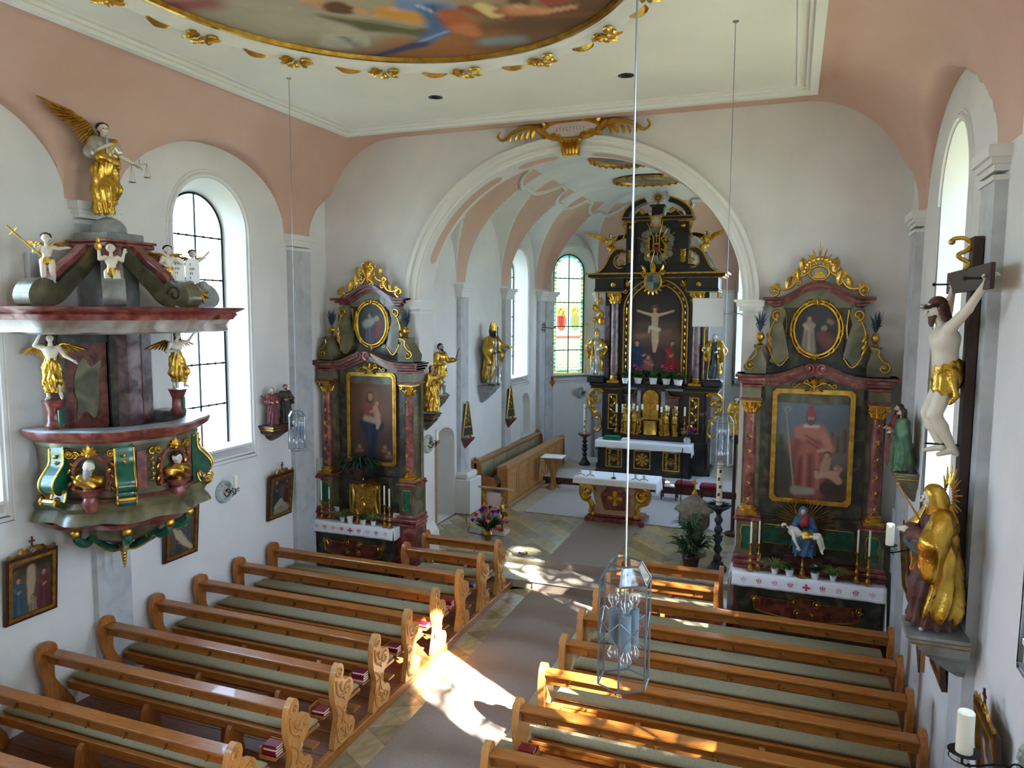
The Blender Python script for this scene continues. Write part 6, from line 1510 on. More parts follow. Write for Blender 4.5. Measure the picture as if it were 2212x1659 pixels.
b = MB(); b.loft([ring(r, zz, 0) for r, zz in ((.05, 2.08), (.3, 2.12), (.5, 2.22), (.62, 2.36), (.64, 2.4))]); b.build('under_bowl', 'green_marble', PX)
def P3(f, r, zz, c=-.28): f = R(f); return Vector((r * math.sin(f), c - r * math.cos(f), zz))
def radial(f, r, c=-.28):
    # frame whose x runs tangentially and -y points outwards
    p = P3(f, r, 0, c); return Matrix.Translation(p) @ Matrix.Rotation(R(f), 4, 'Z')
for f in (-85, -38, 38, 85):
    mx = radial(f, .84); S = [(0, 3.36), (-.05, 3.36), (-.06, 3.2), (-.12, 3.12), (-.2, 3.02), (-.2, 2.92), (-.12, 2.86), (-.06, 2.9), (-.04, 2.86), (-.08, 2.76), (-.16, 2.8), (-.2, 2.76), (-.1, 2.7), (0, 2.7)]
    b = MB(mx); b.prism(spline(S, 3), -.09, .09, 'yz'); v = b.build('volute', 'emerald', PX, smooth=40)
    b = MB(mx)
    for s in (-1, 1): b.tube([(s * .095, p[0] - .004, p[1]) for p in spline(S[1:13], 3, False)], .012, 6); b.tube([(s * .095, -.17 + .04 * math.cos(a), 2.8 + .04 * math.sin(a)) for a in lin(0, 6, 10)], .012, 5)
    b.tube([(-.1, -.17, 2.79), (.1, -.17, 2.79)], .035, 8); b.tube([(-.11, -.02, 3.35), (.11, -.02, 3.35)], .014, 6)
    for k in range(5): b.ball((0, -.075 - .02 * max(0, k - 2), 3.28 - .07 * k), .018, n=6, m=4); b.leaf(0, 3.25 - .07 * k, .06, PI / 2 + .9 * (-1) ** k, -.07 - .02 * max(0, k - 2), .5)
    b.build('volute_gilding', 'gold', v)
for f, old in ((-61, True), (0, False), (61, None)):
    mx = radial(f, .80); b = MB(mx); b.prism(arch_pts(0, .2, 2.86, 3.3, 14), -.06, 0, holes=[arch_pts(0, .165, 2.88, 3.26, 14)]); b.build('niche_frame', 'red_marble', PX, smooth=30)
    b = MB(mx); b.fan(0, 3.28, .14, PI / 2, -.09, 7, 2.4, .4); b.ball((0, -.1, 3.29), .03)
    for s in (-1, 1): b.scroll(s * .22, 3.3, .05, -.05, th=.015, d=s); [b.leaf(s * .21, 3.2 - .07 * k, .07, -PI / 2 + .7 * (-1) ** k, -.06, .5) for k in range(5)]
    b.build('shell_ornament', 'gold', PX, kind='stuff')
    b = MB(mx); b.lathe([(.0001, 2.64), (.06, 2.66), (.09, 2.76), (.07, 2.82), (.13, 2.9), (.15, 2.92), (.0001, 2.921)], (0, -.1, 0), 12); b.build('bust_bracket', 'red_marble', PX)
    if old is not None:
        bl = mx @ Vector((0, -.1, 2.915))
        bt = thing('portrait_bust', 'golden bust of an old man with long grey beard on the pulpit front' if old else 'golden bust of a dark-haired beardless man on the pulpit front', 'bust', PX.matrix_basis @ bl, 0, 'busts on the pulpit')
        bt.location = (LW + .1 - bl.y, 6.7 + bl.x, bl.z); bt.rotation_euler = (0, 0, PI / 2 + R(f))
        h = .95
        G = [(V3(-.10, 0, .1), V3(.10, 0, .1), .075, .075, .04), (V3(0, 0, .03), V3(0, 0, .1), .07, .1, .04), (V3(0, 0, .12), V3(0, -.0, .18), .05, .032, .02)]
        if old: G.append((V3(.05, -.05, .03), V3(-.08, -.05, .15), .03, .04, .03))
        o = sdf_obj('drapery', G, .007, 'gold', bt, (), lambda v: v + .006 * np.sin(v[:, 2:3] * 60 + v[:, 0:1] * 40) * np.array([[0, 1, 0]])); o.scale = (h,) * 3
        HP, q = head_prims((0, -.01, .26), (0, -1, 0), 1.15); o = sdf_obj('head', [tuple(p) for p in HP] + [(V3(0, 0, .16), V3(0, -.005, .22), .035, .032, .01)], .005, 'pale_skin', bt); o.scale = (h,) * 3
        G = [(q(0, -.02, .026), q(0, -.03, -.01), .058, .055, .01)]
        if old: G += [(q(0, .035, -.04), q(0, .06, -.12), .035, .022, .01), (q(-.03, .02, -.03), q(-.02, .05, -.1), .02, .02, .01), (q(.03, .02, -.03), q(.02, .05, -.1), .02, .02, .01)]
        else: G += [(q(-.04, .02, .04), q(.04, .02, .045), .02, .02, .01)]
        o = sdf_obj('hair', [tuple(p) for p in G], .005, 'grey_hair' if old else 'dark_hair', bt); o.scale = (h,) * 3
# raised strips and pendants between the volutes
for f in (-48, -26, 22, 52):
    mx = radial(f, .83); b = MB(mx); b.prism([(-.05, 2.86), (.05, 2.86), (.05, 3.3), (-.05, 3.3)], -.02, 0); b.build('marble_strip', 'red_marble', PX, smooth=0)
for f in (-72, -18, 14, 72):
    mx = radial(f, .83); b = MB(mx); b.scroll(0, 3.28, .05, -.02, a0=0, th=.014)
    for k in range(5): b.ball((0, -.02, 3.2 - .06 * k), .016, n=6, m=4); b.leaf(0, 3.17 - .06 * k, .05, PI / 2 + .9 * (-1) ** k, -.02, .5)
    b.build('gilded_pendant', 'gold', PX)
# crossed scroll brackets under the tub and drop finial
for f in (-80, -38, 0, 38, 80):
    b = MB(); pts = [P3(f, .72, 2.4), P3(f, .74, 2.28), P3(f, .62, 2.2), P3(f, .5, 2.22), P3(f, .38, 2.12), P3(f, .2, 2.02), P3(f, .06, 2.0)]; pp = spline([tuple(p) for p in pts], 4, False); b.tube(pp, [.05 - .02 * abs(i / len(pp) - .3) for i in range(len(pp))], 7); s = b.build('bracket_scroll', 'emerald', PX)
    b = MB(); b.tube([(p[0], p[1], p[2] - .035) for p in pp], .022, 6); [b.scroll(P3(f, .42, 0).x, 2.16 + .0, .05, P3(f, .42, 0).y, a0=k, th=.014, d=(-1) ** k) for k in (0, 1)]; b.ball(tuple(P3(f, .76, 2.36)), .06); b.ball(tuple(P3(f, .5, 2.2)), .035); b.ball(tuple(P3(f, .22, 2.03)), .035); b.build('bracket_gilding', 'gold', s)
b = MB(); b.lathe([(.10, 2.1), (.13, 2.02), (.09, 1.96), (.05, 1.93)], (0, -.28, 0), 14, flute=.1); b.build('drop_cup', 'red_marble', PX); b = MB()
for k in range(10): b.ball(tuple(P3(36 * k, .1, 2.0)), .035, sz=1.3, n=8, m=5)
for k in range(6): b.ball((0, -.28, 1.93 - .042 * k), .042 - .005 * k, n=9, m=5)
b.build('drop_finial', 'gold', PX)
# back wall between tub and sounding board
b = MB(); b.bbox(-.62, .72, -.1, 0, 3.4, 4.7, .01); b.build('back_wall', 'red_brown_marble', PX, smooth=0)
b = MB(); b.bbox(-.56, .02, -.115, -.1, 3.5, 4.52, .004); b.build('back_panel', 'red_brown_marble', PX, smooth=0)
pn = spline([(-.42, 3.62), (-.3, 3.7), (-.18, 3.6), (-.12, 3.8), (-.1, 4.1), (-.06, 4.3), (-.2, 4.22), (-.3, 4.34), (-.4, 4.2), (-.44, 4.0), (-.4, 3.8)], 3); b = MB(); b.prism(pn, -.122, -.112); b.build('painted_cartouche', 'green_marble', PX, smooth=0)
b = MB(); b.prism([(-.62, 3.42), (.1, 3.42), (.1, 4.64), (-.62, 4.64)], -.13, -.1, holes=[[(-.55, 3.48), (.03, 3.48), (.03, 4.5), (-.55, 4.5)]]); b.bbox(.03, .13, -.16, -.1, 3.42, 4.6, .01); b.build('panel_frame', 'dark_green_marble', PX, smooth=0)
b = MB(); b.prism([(.13, -.1), (.22, -.24), (.62, -.2), (.72, -.1)], 3.42, 4.68, 'xy'); b.build('door_leaf', 'purple_marble', PX, smooth=0); b = MB(); b.tube([(.45, -.222, 3.45), (.45, -.222, 4.6)], .008, 4); b.build('door_joint', 'red_brown_marble', PX)
for s, x, y in ((-1, -.86, -.32), (1, .62, -.62)):
    b = MB(); b.lathe([(.09, 3.58), (.1, 3.62), (.075, 3.66), (.07, 3.78), (.1, 3.86), (.12, 3.9), (.0001, 3.905)], (x, y, 0), 14); pd = b.build('figure_pedestal', 'red_marble', PX); b = MB(); b.box(x - .02, x + .02, y - .1, y - .07, 3.6, 3.8)
    b.build('pedestal_inlay', 'emerald', pd, smooth=0)
# sounding board
shell('board_soffit', [(1.0, 4.64), (1.18, 4.645)], 'dark_green_marble', .02)
shell('board_cove', [(1.2, 4.64), (1.24, 4.66), (1.21, 4.72), (1.27, 4.79), (1.3, 4.8)], 'white_marble_paint', .05, 40, k=5)
shell('board_cornice', [(1.3, 4.79), (1.32, 4.82), (1.35, 4.85), (1.33, 4.87), (1.42, 4.91), (1.44, 4.93), (1.38, 4.935), (.2, 4.94)], 'red_marble', .05, 40, k=5)
prof = spline([(1.14, 4.94), (1.2, 5.06), (1.12, 5.2), (.98, 5.24), (.84, 5.2), (.72, 5.3), (.5, 5.46), (.34, 5.64), (.22, 5.66), (.18, 5.56), (.3, 5.44), (.46, 5.28), (.62, 5.14), (.74, 5.02), (.9, 4.94)], 3)
for f, m_ in ((-86, 'green_marble'), (-40, 'blue_grey_marble'), (4, 'green_marble'), (48, 'blue_grey_marble'), (88, 'green_marble')):
    mx = Matrix.Translation((0, -.28, 0)) @ Matrix.Rotation(R(f), 4, 'Z'); b = MB(mx); b.prism([(-p[0], p[1]) for p in prof], -.11, .11, 'yz'); v = b.build('crown_volute', m_, PX, smooth=50)
    b = MB(mx); b.prism([(-p[0], p[1] + .004) for p in spline([(.86, 5.2), (.72, 5.31), (.5, 5.48), (.36, 5.6), (.4, 5.64), (.54, 5.52), (.76, 5.36), (.86, 5.25)], 2)], -.07, .07, 'yz'); b.build('volute_band', 'red_marble', v, smooth=40)
    b = MB(mx); b.tube([(sx * .112, -1.0 + .1 * (1 - t * .8) * math.cos(7 * t), 5.08 + .1 * (1 - t * .8) * math.sin(7 * t)) for sx in (-1,) for t in lin(0, 1, 14)], .01, 5); b.build('volute_line', 'dark_green_marble', v)
b = MB(); b.box(-.2, .2, -.5, 0, 4.94, 5.6); b.build('crown_core', 'blue_grey_marble', PX, smooth=0)
b = MB(); b.bbox(-.34, .34, -.62, 0, 5.62, 5.68, .015); b.bbox(-.3, .3, -.58, 0, 5.56, 5.62, .01); b.bbox(-.36, .36, -.64, 0, 5.68, 5.71, .006); b.build('crown_cornice', 'red_marble', PX, smooth=0)
b = MB(); b.bbox(-.26, .26, -.54, -.02, 5.71, 5.8, .01); b.lathe([(.2, 5.8), (.19, 5.88), (.14, 5.95), (.06, 5.99), (.0001, 6.0)], (0, -.28, 0), 18); b.build('crown_dome', 'blue_grey_marble', PX)

# ================================================================== STATUES
def statue(lab, loc, rz, h, group=None, name='statue', **k):
    t = thing(name, lab, 'statue', loc, rz, group); S, q = figure(t, h, **k); return t, S, q
def scaled(o, h): o.scale = (h,) * 3; return o
def pw(lx, ly, lz): return (LW + .1 - ly, 6.7 + lx, lz)
# angel with scales on top of the pulpit
H1 = 1.1
def st(lab, loc, rz, h, group=None, name='statue', **k): return statue(lab, loc, rz, h, group, name, **k)
t, S, q = st('large winged golden angel with scales standing on top of the pulpit', pw(-.02, -.28, 5.99), R(70), H1, name='angel_statue', robe='gold', hair='dark_hair', longhair=False, hres=150, bare=True, hemw=.10, seed=2,
    sk=dict(elL=(.17, -.02, .66), wrL=(.29, -.06, .60), elR=(-.15, -.04, .66), wrR=(-.03, -.12, .73), knL=(.05, -.07, .3), anL=(.0, 0, .05), anR=(-.05, .03, .05)))
G = [(V3(0, 0, .66), V3(0, 0, .75), .088, .098, .03), (V3(-.06, 0, .78), V3(.06, 0, .78), .06, .06, .03), (S['shR'], S['elR'], .06, .075, .03), (S['shL'], S['shL'] * .4 + S['elL'] * .6, .055, .05, .03)]
scaled(sdf_obj('tunic', [tuple(p) for p in G], .009, 'silver_cloth', t, (), lambda v: v + .005 * np.sin(v[:, 0:1] * 90 + v[:, 2:3] * 20) * np.array([[0, 1, 0]])), H1)
G = [(V3(.09, -.06, .8), V3(-.08, -.09, .62), .035, .045, .03), (V3(-.08, -.09, .62), V3(.1, -.04, .58), .05, .05, .03), (V3(.1, .0, .8), V3(.13, .05, .56), .04, .06, .03)]
scaled(sdf_obj('sash', [tuple(p) for p in G], .009, 'gold', t), H1)
wing(t, (-.07, .08, .92), (-.36, -.1, 1.14), (-.13, -.04, -.25), n=15); wing(t, (.05, .1, .9), (.16, .32, 1.12), (.06, .08, -.3), n=9)
b = MB(); hx = Vector((.33, -.08, .6)) * H1; b.tube([tuple(hx + Vector((-.09, 0, -.02))), tuple(hx + Vector((.09, 0, .02)))], .005, 5); b.tube([tuple(hx), tuple(hx + Vector((0, 0, .06)))], .004, 4)
for s in (-1, 1):
    e = hx + Vector((.09 * s, 0, .02 * s)); c = e + Vector((0, 0, -.2 if s < 0 else -.16))
    for a in range(3): b.tube([tuple(e), tuple(c + Vector((.04 * math.cos(a * 2.1), .04 * math.sin(a * 2.1), 0)))], .0018, 4)
    b.lathe([(.0001, -.012), (.03, -.008), (.045, 0)], tuple(c), 12)
b.build('balance_scales', 'old_gold', t); b = MB(); b.tube([(-.02 * H1, -.14, .66 * H1), (-.02 * H1, -.16, .84 * H1)], .01, 6); b.tube([(-.06, -.15, .8 * H1), (.03, -.15, .8 * H1)], .009, 6); b.build('sword_hilt', 'steel', t)
# putti
CH = dict(pelvis=(0, 0, .46), waist=(0, -.01, .54), chest=(0, 0, .64), neck=(0, 0, .75), head=(0, -.015, .88), shL=(.1, 0, .71), shR=(-.1, 0, .71), hpL=(.06, 0, .44), hpR=(-.06, 0, .44), knL=(.08, -.05, .25), knR=(-.07, -.02, .25), anL=(.1, .03, .06), anR=(-.06, 0, .04))
def putto(lab, loc, rz, h, sk, wings=True, grp='winged cherubs on the sounding board'):
    k = dict(CH); k.update(sk); t, S, q = st(lab, loc, rz, h, grp, 'cherub_statue', robe=None, child=True, hres=85, loin=True, sk=k)
    if wings: wing(t, (-.04 * h, .07 * h, .72 * h), (-.2 * h, .14 * h, .82 * h), (-.04 * h, .02, -.12 * h), n=6, th=.008); wing(t, (.04 * h, .07 * h, .72 * h), (.2 * h, .14 * h, .82 * h), (.04 * h, .02, -.12 * h), n=6, th=.008)
    return t
t = putto('white cherub holding a golden cross, left on the sounding board', pw(-.92, -.42, 5.17), R(50), .56, dict(elL=(.2, -.03, .68), wrL=(.32, -.08, .7), elR=(-.2, -.04, .62), wrR=(-.17, -.15, .7)))
b = MB(); b.tube([(-.05, -.08, .3), (-.34, -.06, .6)], .009, 6); b.tube([(-.32, -.06, .5), (-.25, -.06, .58)], .008, 5); b.build('golden_cross', 'gold', t)
t = putto('white cherub raising a golden flame, middle of the sounding board', pw(-.60, -.98, 5.04), R(42), .6, dict(elL=(.18, -.03, .66), wrL=(.22, -.08, .78), elR=(-.18, -.04, .68), wrR=(-.18, -.1, .84), knL=(.1, -.08, .26), anL=(.16, .02, .1)), False)
b = MB(); b.lathe([(.02, 0), (.035, .03), (.03, .07), (.015, .08), (.02, .1), (.0001, .16)], (-.11, -.07, .5), 10, flute=.1); b.build('flame_vessel', 'gold', t)
putto('white cherub with arm raised, right end of the sounding board', pw(.82, -.75, 5.12), R(60), .56, dict(elL=(.2, -.03, .78), wrL=(.3, -.08, .9), elR=(-.18, -.04, .64), wrR=(-.16, -.13, .62))); putto('white cherub leaning on the tablets on the sounding board', pw(.22, -.95, 5.12), R(60), .56, dict(elL=(.18, -.06, .62), wrL=(.2, -.14, .6), elR=(-.16, -.04, .6), wrR=(-.12, -.13, .56)))
t = thing('law_tablets', 'pair of white law tablets with numerals on the sounding board', 'tablets', pw(.47, -.96, 5.18), R(50)); b = MB()
for s in (-1, 1): b.prism([(p[0] + s * .085, p[1]) for p in arch_pts(0, .08, .05, .36, 8)], -.02 + .01 * s, .01 + .01 * s)
b.build('tablets', 'ceramic', t, smooth=30); b = MB()
for s in (-1, 1):
    for k in range(4):
        for j in range(1 + (k % 3)): b.box(s * .085 - .03 + .02 * j, s * .085 - .022 + .02 * j, -.024 + .01 * s, -.02 + .01 * s, .1 + .055 * k, .13 + .055 * k)
b.build('numerals', 'dark_cloth', t, smooth=0, kind='stuff'); b = MB()
for k in range(9): b.ball((-.2 + .05 * k, -.02 + .02 * math.sin(k * 2), .0 + .03 * math.sin(k * 1.7)), .06, n=8, m=5)
b.build('cloud', 'cloud_paint', t); b = MB(); b.fan(-.06, -.06, .2, -PI / 2, -.1, 7, 2.6, .4); b.fan(.14, -.06, .16, -PI / 2 + .4, -.08, 5, 2.2, .4); b.build('gilded_leaves', 'gold', t)
# angels standing on the pulpit rail
for lab, loc, rz, sk in (('golden-skirted white angel left under the sounding board', pw(-.86, -.32, 3.9), R(40), dict(elL=(.2, -.06, .66), wrL=(.3, -.1, .6), elR=(-.2, -.02, .82), wrR=(-.12, -.06, .97))), ('golden-skirted white angel right under the sounding board', pw(.62, -.62, 3.9), R(75), dict(elL=(.22, -.02, .82), wrL=(.3, -.04, .94), elR=(-.18, -.04, .66), wrR=(-.08, -.14, .66), head=(.03, -.02, .92)))):
    t, S, q = st(lab, loc, rz, .74, 'angels under the sounding board', 'angel_statue', robe='gold', bare=True, hres=100, hemw=.12, hem=.12, seed=len(lab), sk=dict(knL=(.08, -.1, .3), anL=(.12, -.04, .06), **sk))
    wing(t, (-.04, .06, .56), (-.17, .1, .6), (-.05, .0, -.16), n=7, th=.01); wing(t, (.04, .06, .56), (.17, .1, .62), (.05, .0, -.16), n=7, th=.01)
# bracket helper
def bracket(lab, loc, rz, w_, d, h, m='green_marble', grp=None, trim='gold'):
    t = thing('wall_bracket', lab, 'bracket', loc, rz, grp); b = MB(); b.bbox(-w_ / 2, w_ / 2, -d, 0, -.03, 0, .006); b.bbox(-w_ * .46, w_ * .46, -d * .92, 0, -.07, -.03, .006); b.build('shelf', m, t, smooth=0)
    b = MB(); b.loft([[(-w_ * k * .5, -d * k2, zz), (w_ * k * .5, -d * k2, zz), (w_ * k * .5, 0, zz), (-w_ * k * .5, 0, zz)] for k, k2, zz in ((.86, .86, -.07), (.8, .7, -.07 - h * .3), (.5, .55, -.07 - h * .5), (.35, .3, -.07 - h * .8), (.12, .1, -.07 - h))]); b.build('console', m, t, smooth=20)
    b = MB(); b.bbox(-w_ * .47, w_ * .47, -d * .94, 0, -.042, -.034, .002); b.bbox(-w_ * .44, w_ * .44, -d * .9, 0, -.085, -.072, .003); b.build('gilded_line', trim, t, smooth=0); return t
GW = 'console brackets of the wall figures'
bracket('brown two-armed bracket under the pair of robed figures on left wall', (LW, 10.0, 3.04), PI / 2, .62, .3, .22, 'dark_wood', GW)
t, S, q = st('maroon-robed bearded figure, left of the pair on the left wall', (-7.87, 9.83, 3.04), R(62), .62, 'pair of figures on the left wall', skin='skin', robe='maroon_cloth', beard=True, hair='grey_hair', hres=100, seed=3, sleeve=1.3); b = MB(); b.tube([(-.12, -.06, .42), (-.2, -.02, .5)], .01, 5); b.build('staff', 'dark_wood', t)
t, S, q = st('bald bearded figure in dark green robe, right of the pair on left wall', (-7.87, 10.17, 3.04), R(62), .64, 'pair of figures on the left wall', skin='skin', robe='dark_cloth', beard=True, hair='brown_cloth', longhair=False, hres=100, seed=5, sk=dict(elL=(.17, -.02, .62), wrL=(.16, -.1, .5))); b = MB(); b.tube([(.1 * math.cos(a), .08 * math.sin(a) - .01, .4) for a in lin(0, 6, 16)], .008, 5, closed=True); b.build('golden_belt', 'gold', t)
# figures by the chancel arch
bracket('dark bracket under the golden crowned figure on the arch pier', (CX - IA, 11.86, 3.08), PI / 2, .3, .26, .25, 'dark_green_marble', GW)
t, S, q = st('small golden-robed crowned woman on a bracket at the left arch pier', (CX - IA + .14, 11.86, 3.08), R(70), .86, skin='skin', robe='gold', mantle='gold', hair='dark_hair', hat='crown', hres=110, seed=4, sk=dict(elL=(.14, -.04, .64), wrL=(.05, -.14, .68)))
bracket('gilded bracket under the armoured figure with sword in the chancel', (-7.05, 14.0, 3.14), PI / 2, .36, .3, .3, 'green_marble', GW)
t, S, q = st('armoured man with gold tunic raising a sword, beside the arch', (-6.88, 14.0, 3.14), R(75), 1.1, skin='silver_cloth', robe='gold', beard=True, hair='dark_hair', longhair=False, hres=120, hem=.36, hemw=.11, seed=7, sk=dict(elL=(.18, -.03, .66), wrL=(.22, -.16, .68), anL=(.09, -.02, .045), anR=(-.09, .02, .045)))
b = MB(); b.tube([(.25, -.2, .72), (.3, -.26, 1.0)], [.014, .008], 5); b.tube([(.21, -.2, .76), (.3, -.21, .77)], .01, 5); b.build('sword', 'brown_cloth', t)
bracket('grey stone bracket under the golden bishop in the chancel', (-7.05, 16.6, 3.12), PI / 2, .5, .42, .36, 'blue_grey_marble', GW, 'blue_grey_marble')
t, S, q = st('large golden bishop statue with mitre and staff on chancel left wall', (-6.76, 16.6, 3.12), R(72), 1.4, skin='brown_cloth', robe='silver_cloth', mantle='gold', beard=True, hat='mitre', hres=150, seed=9, sleeve=1.2, sk=dict(elL=(.17, -.04, .64), wrL=(.16, -.2, .66), elR=(-.16, -.04, .62), wrR=(-.08, -.15, .6)))
b = MB(); b.tube([(-.12, -.28, .02), (-.12, -.26, 1.42)], .013, 6); b.build('staff', 'dark_cloth', t); b = MB(); b.bbox(.12, .3, -.42, -.26, .92, .96, .01); b.build('book', 'gold', t, smooth=0)
# high altar flanking saints + crest
for s, lab, hh in ((-1, 'golden bishop statue left of the high altar column', 1.22), (1, 'golden saint statue right of the high altar column', 1.22)):
    t, S, q = st(lab, (HX + s * 1.62, HY - .05, 3.12), R(-10 if s > 0 else 0), hh, 'golden saints flanking the high altar', robe='silver_cloth' if s < 0 else 'slate_cloth', mantle='gold', beard=True, hat='mitre' if s < 0 else None, hair='grey_hair', hres=125, seed=11 + s, hemw=.13, sk=dict(elR=(-.19, -.03, .64), wrR=(-.2, -.14, .68), elL=(.17, -.03, .64), wrL=(.1, -.15, .62)))
    b = MB(); b.tube([(-.25, -.2, .02), (-.25, -.18, 1.36)], .014, 6); b.scroll(-.25, 1.42, .06, -.18, a0=-PI / 2, th=.014, turns=1.2); b.build('crozier', 'gold', t)
    p = thing('statue_pedestal', 'black pedestal under the golden statue %s of the high altar' % ('left', 'right')[s > 0], 'pedestal', (HX + s * 1.6, HY, 2.93), 0, 'pedestals beside the high altar'); b = MB(); b.bbox(-.24, .24, -.26, .3, 0, .16, .02); b.bbox(-.2, .2, -.22, .28, .16, .19, .01); b.build('block', 'black_lacquer', p, smooth=0)
    c = thing('gilded_crest', 'openwork gilded crest over the %s high altar statue' % ('left', 'right')[s > 0], 'ornament', (HX + s * 1.64, HY + .1, 4.55), 0, 'crests over the high altar statues'); b = MB()
    for k in range(4): b.scroll(-.07 + .14 * (k % 2), .12 + .17 * k, .09, 0, a0=k, th=.028, d=(-1) ** k); b.leaf(.02 * (-1) ** k, .05 + .18 * k, .24, PI / 2 + .7 * (-1) ** k, 0, .5)
    b.tube([(0, 0, .0), (.03, 0, .3), (0, 0, .8), (0, 0, 1.0)], .03, 6); b.tube([(-.06, 0, .92), (.06, 0, .92)], .02, 6); b.ball((-.12 * s, -.04, .1), .11, sy=.4); b.build('scrollwork', 'gold', c)
# angels on the pediment wings
for s in (-1, 1):
    t, S, q = st('golden winged angel seated on the %s wing of the high altar pediment' % ('left', 'right')[s > 0], (HX + s * 1.3, HY - .02, 6.52), R(-35 * s), .66, 'angels on the high altar pediment', 'angel_statue', robe='gold', hres=85, hemw=.12, seed=20 + s,
        sk=dict(pelvis=(0, 0, .3), waist=(0, -.02, .4), chest=(0, -.03, .52), neck=(0, -.04, .63), head=(0, -.06, .74), shL=(.1, -.03, .58), shR=(-.1, -.03, .58), elL=(.2, -.08, .6), wrL=(.28, -.14, .72), elR=(-.18, -.08, .52), wrR=(-.14, -.2, .5), hpL=(.06, 0, .28), hpR=(-.06, 0, .28), knL=(.09, -.18, .24), knR=(-.06, -.18, .2), anL=(.1, -.2, .03), anR=(-.08, -.16, .0)))
    for w_ in (-1, 1): wing(t, (w_ * .03, .04, .36), (w_ * .36, .1, .52), (w_ * .06, 0, -.16), n=7, th=.01)
# four small golden figures beside the tabernacle
for x, lab in ((-.72, 'small golden figure, first from left beside the tabernacle'), (-.46, 'small golden figure, second from left beside the tabernacle'), (.40, 'small golden figure, third from left beside the tabernacle'), (.66, 'small golden figure, fourth from left beside the tabernacle')):
    zb_ = 2.0; p = thing('golden_figure', lab, 'statue', (HX + x - .04, 20.36, 1.53), 0, 'golden figures beside the tabernacle'); b = MB(); b.lathe([(.1, 0), (.11, .03), (.07, .06), (.08, .2), (.11, .3), (.11, .33), (.0001, .335)], n=12, flute=.06); b.build('pedestal', 'gold', p)
    fg = group_node('figure', p, (0, 0, .33)); figure(fg, .5, robe='gold', skin='gold', hair='gold', hres=70, seed=int(x * 10), sk=dict(elL=(.17, -.05, .68), wrL=(.1, -.16, .72)))
# right wall: pair of saints
bracket('gilded bracket under the red and green robed pair on right wall', (RW, 10.18, 2.98), -PI / 2, .56, .28, .32, 'green_marble', GW)
st('red-robed bearded figure of the pair on the right wall', (1.3, 10.32, 2.98), R(-80), .8, 'pair of figures on the right wall', skin='skin', robe='red_cloth', mantle='brown_cloth', beard=True, hres=100, seed=31, hair='dark_hair'); st('green-cloaked figure of the pair on the right wall, nearer one', (1.3, 10.04, 2.98), R(-100), .78, 'pair of figures on the right wall', skin='skin', robe='green_cloth', mantle='green_cloth', beard=True, hres=100, seed=33, hair='dark_hair', mantle_open=.02)
# crucifix
cr = thing('crucifix', 'large dark wooden crucifix with pale carved figure on right wall', 'crucifix', (1.38, 6.98, 0), -PI / 2)
b = MB(); b.bbox(-.075, .075, -.05, .02, 2.2, 5.52, .006); b.build('upright', 'cross_wood', cr, smooth=0); b = MB(); b.bbox(-.8, .8, -.075, -.045, 5.08, 5.27, .005); b.build('crossbeam', 'cross_wood', cr, smooth=0)
b = MB(); sp = spline([(-.02, 5.3), (.02, 5.36), (-.02, 5.44), (.03, 5.47), (.04, 5.42)], 4, False); b.tube([(0, p[0], p[1]) for p in spline([(-.09, 5.26), (-.06, 5.31), (-.12, 5.35), (-.14, 5.38), (-.07, 5.42), (-.06, 5.47), (-.1, 5.51), (-.17, 5.51), (-.2, 5.48)], 5, False)], .017, 6); b.ball((0, -.19, 5.485), .026); b.build('gilded_serpent', 'gold', cr)
fg = group_node('figure', cr, (0, -.12, 3.74)); hC = 1.33
# arms reach sideways and up to the crossbeam
figure(fg, hC, skin='pale_skin', robe=None, loin=True, beard=True, hat='thorns', hres=190, hair='brown_cloth', handcurl=.6,
    sk=dict(pelvis=(0, -.03, .5), waist=(0, -.05, .59), chest=(0, -.06, .71), neck=(0, -.08, .81), head=(.01, -.12, .90), shL=(.11, -.05, .79), shR=(-.11, -.05, .79), elL=(.29, .0, .90), elR=(-.29, .0, .90), wrL=(.46, .05, 1.05), wrR=(-.46, .05, 1.05),
            hpL=(.05, -.03, .48), hpR=(-.05, -.03, .48), knL=(.055, -.10, .25), knR=(-.04, -.12, .25), anL=(.03, .02, .03), anR=(-.01, -.04, .04), face=(.15, -1, -.35)))
b = MB()
for s in (-1, 1): b.tube([(s * .48 * hC, -.2, 3.74 + 1.07 * hC), (s * .48 * hC, -.04, 3.74 + 1.07 * hC)], .008, 6); b.ball((s * .48 * hC, -.2, 3.74 + 1.07 * hC), .016)
b.tube([(.01, -.3, 3.82), (.01, -.05, 3.82)], .008, 6); b.build('nails', 'iron', cr)
# mourning woman below
bracket('grey and gold bracket under the mourning woman on right wall', (1.42, 6.74, 2.32), -PI / 2, .44, .46, .3, 'blue_grey_marble', GW)
hM = 1.2; t, S, q = st('mourning woman in golden cloak with ray halo below the crucifix', (1.17, 6.74, 2.32), R(-84), hM, skin='pale_skin', robe='brown_cloth', mantle='gold', veil='gold', hres=190, seed=41, hemw=.15, mantle_open=.07, sleeve=1.2,
    sk=dict(elL=(.15, -.06, .62), elR=(-.15, -.06, .62), wrL=(.03, -.17, .67), wrR=(-.03, -.17, .67), head=(0, -.05, .915), face=(.15, -1, -.25)))
G = [(V3(.13, -.04, .62), V3(.02, -.13, .62), .075, .07, .03), (V3(.02, -.13, .62), V3(.1, -.06, .5), .07, .06, .03)]
scaled(sdf_obj('blue_sleeve', [tuple(p) for p in G], .008, 'slate_cloth', t, (), lambda v: v + .006 * np.sin(v[:, 2:3] * 70 + v[:, 0:1] * 40) * np.array([[0, 1, 0]])), hM)
b = MB()
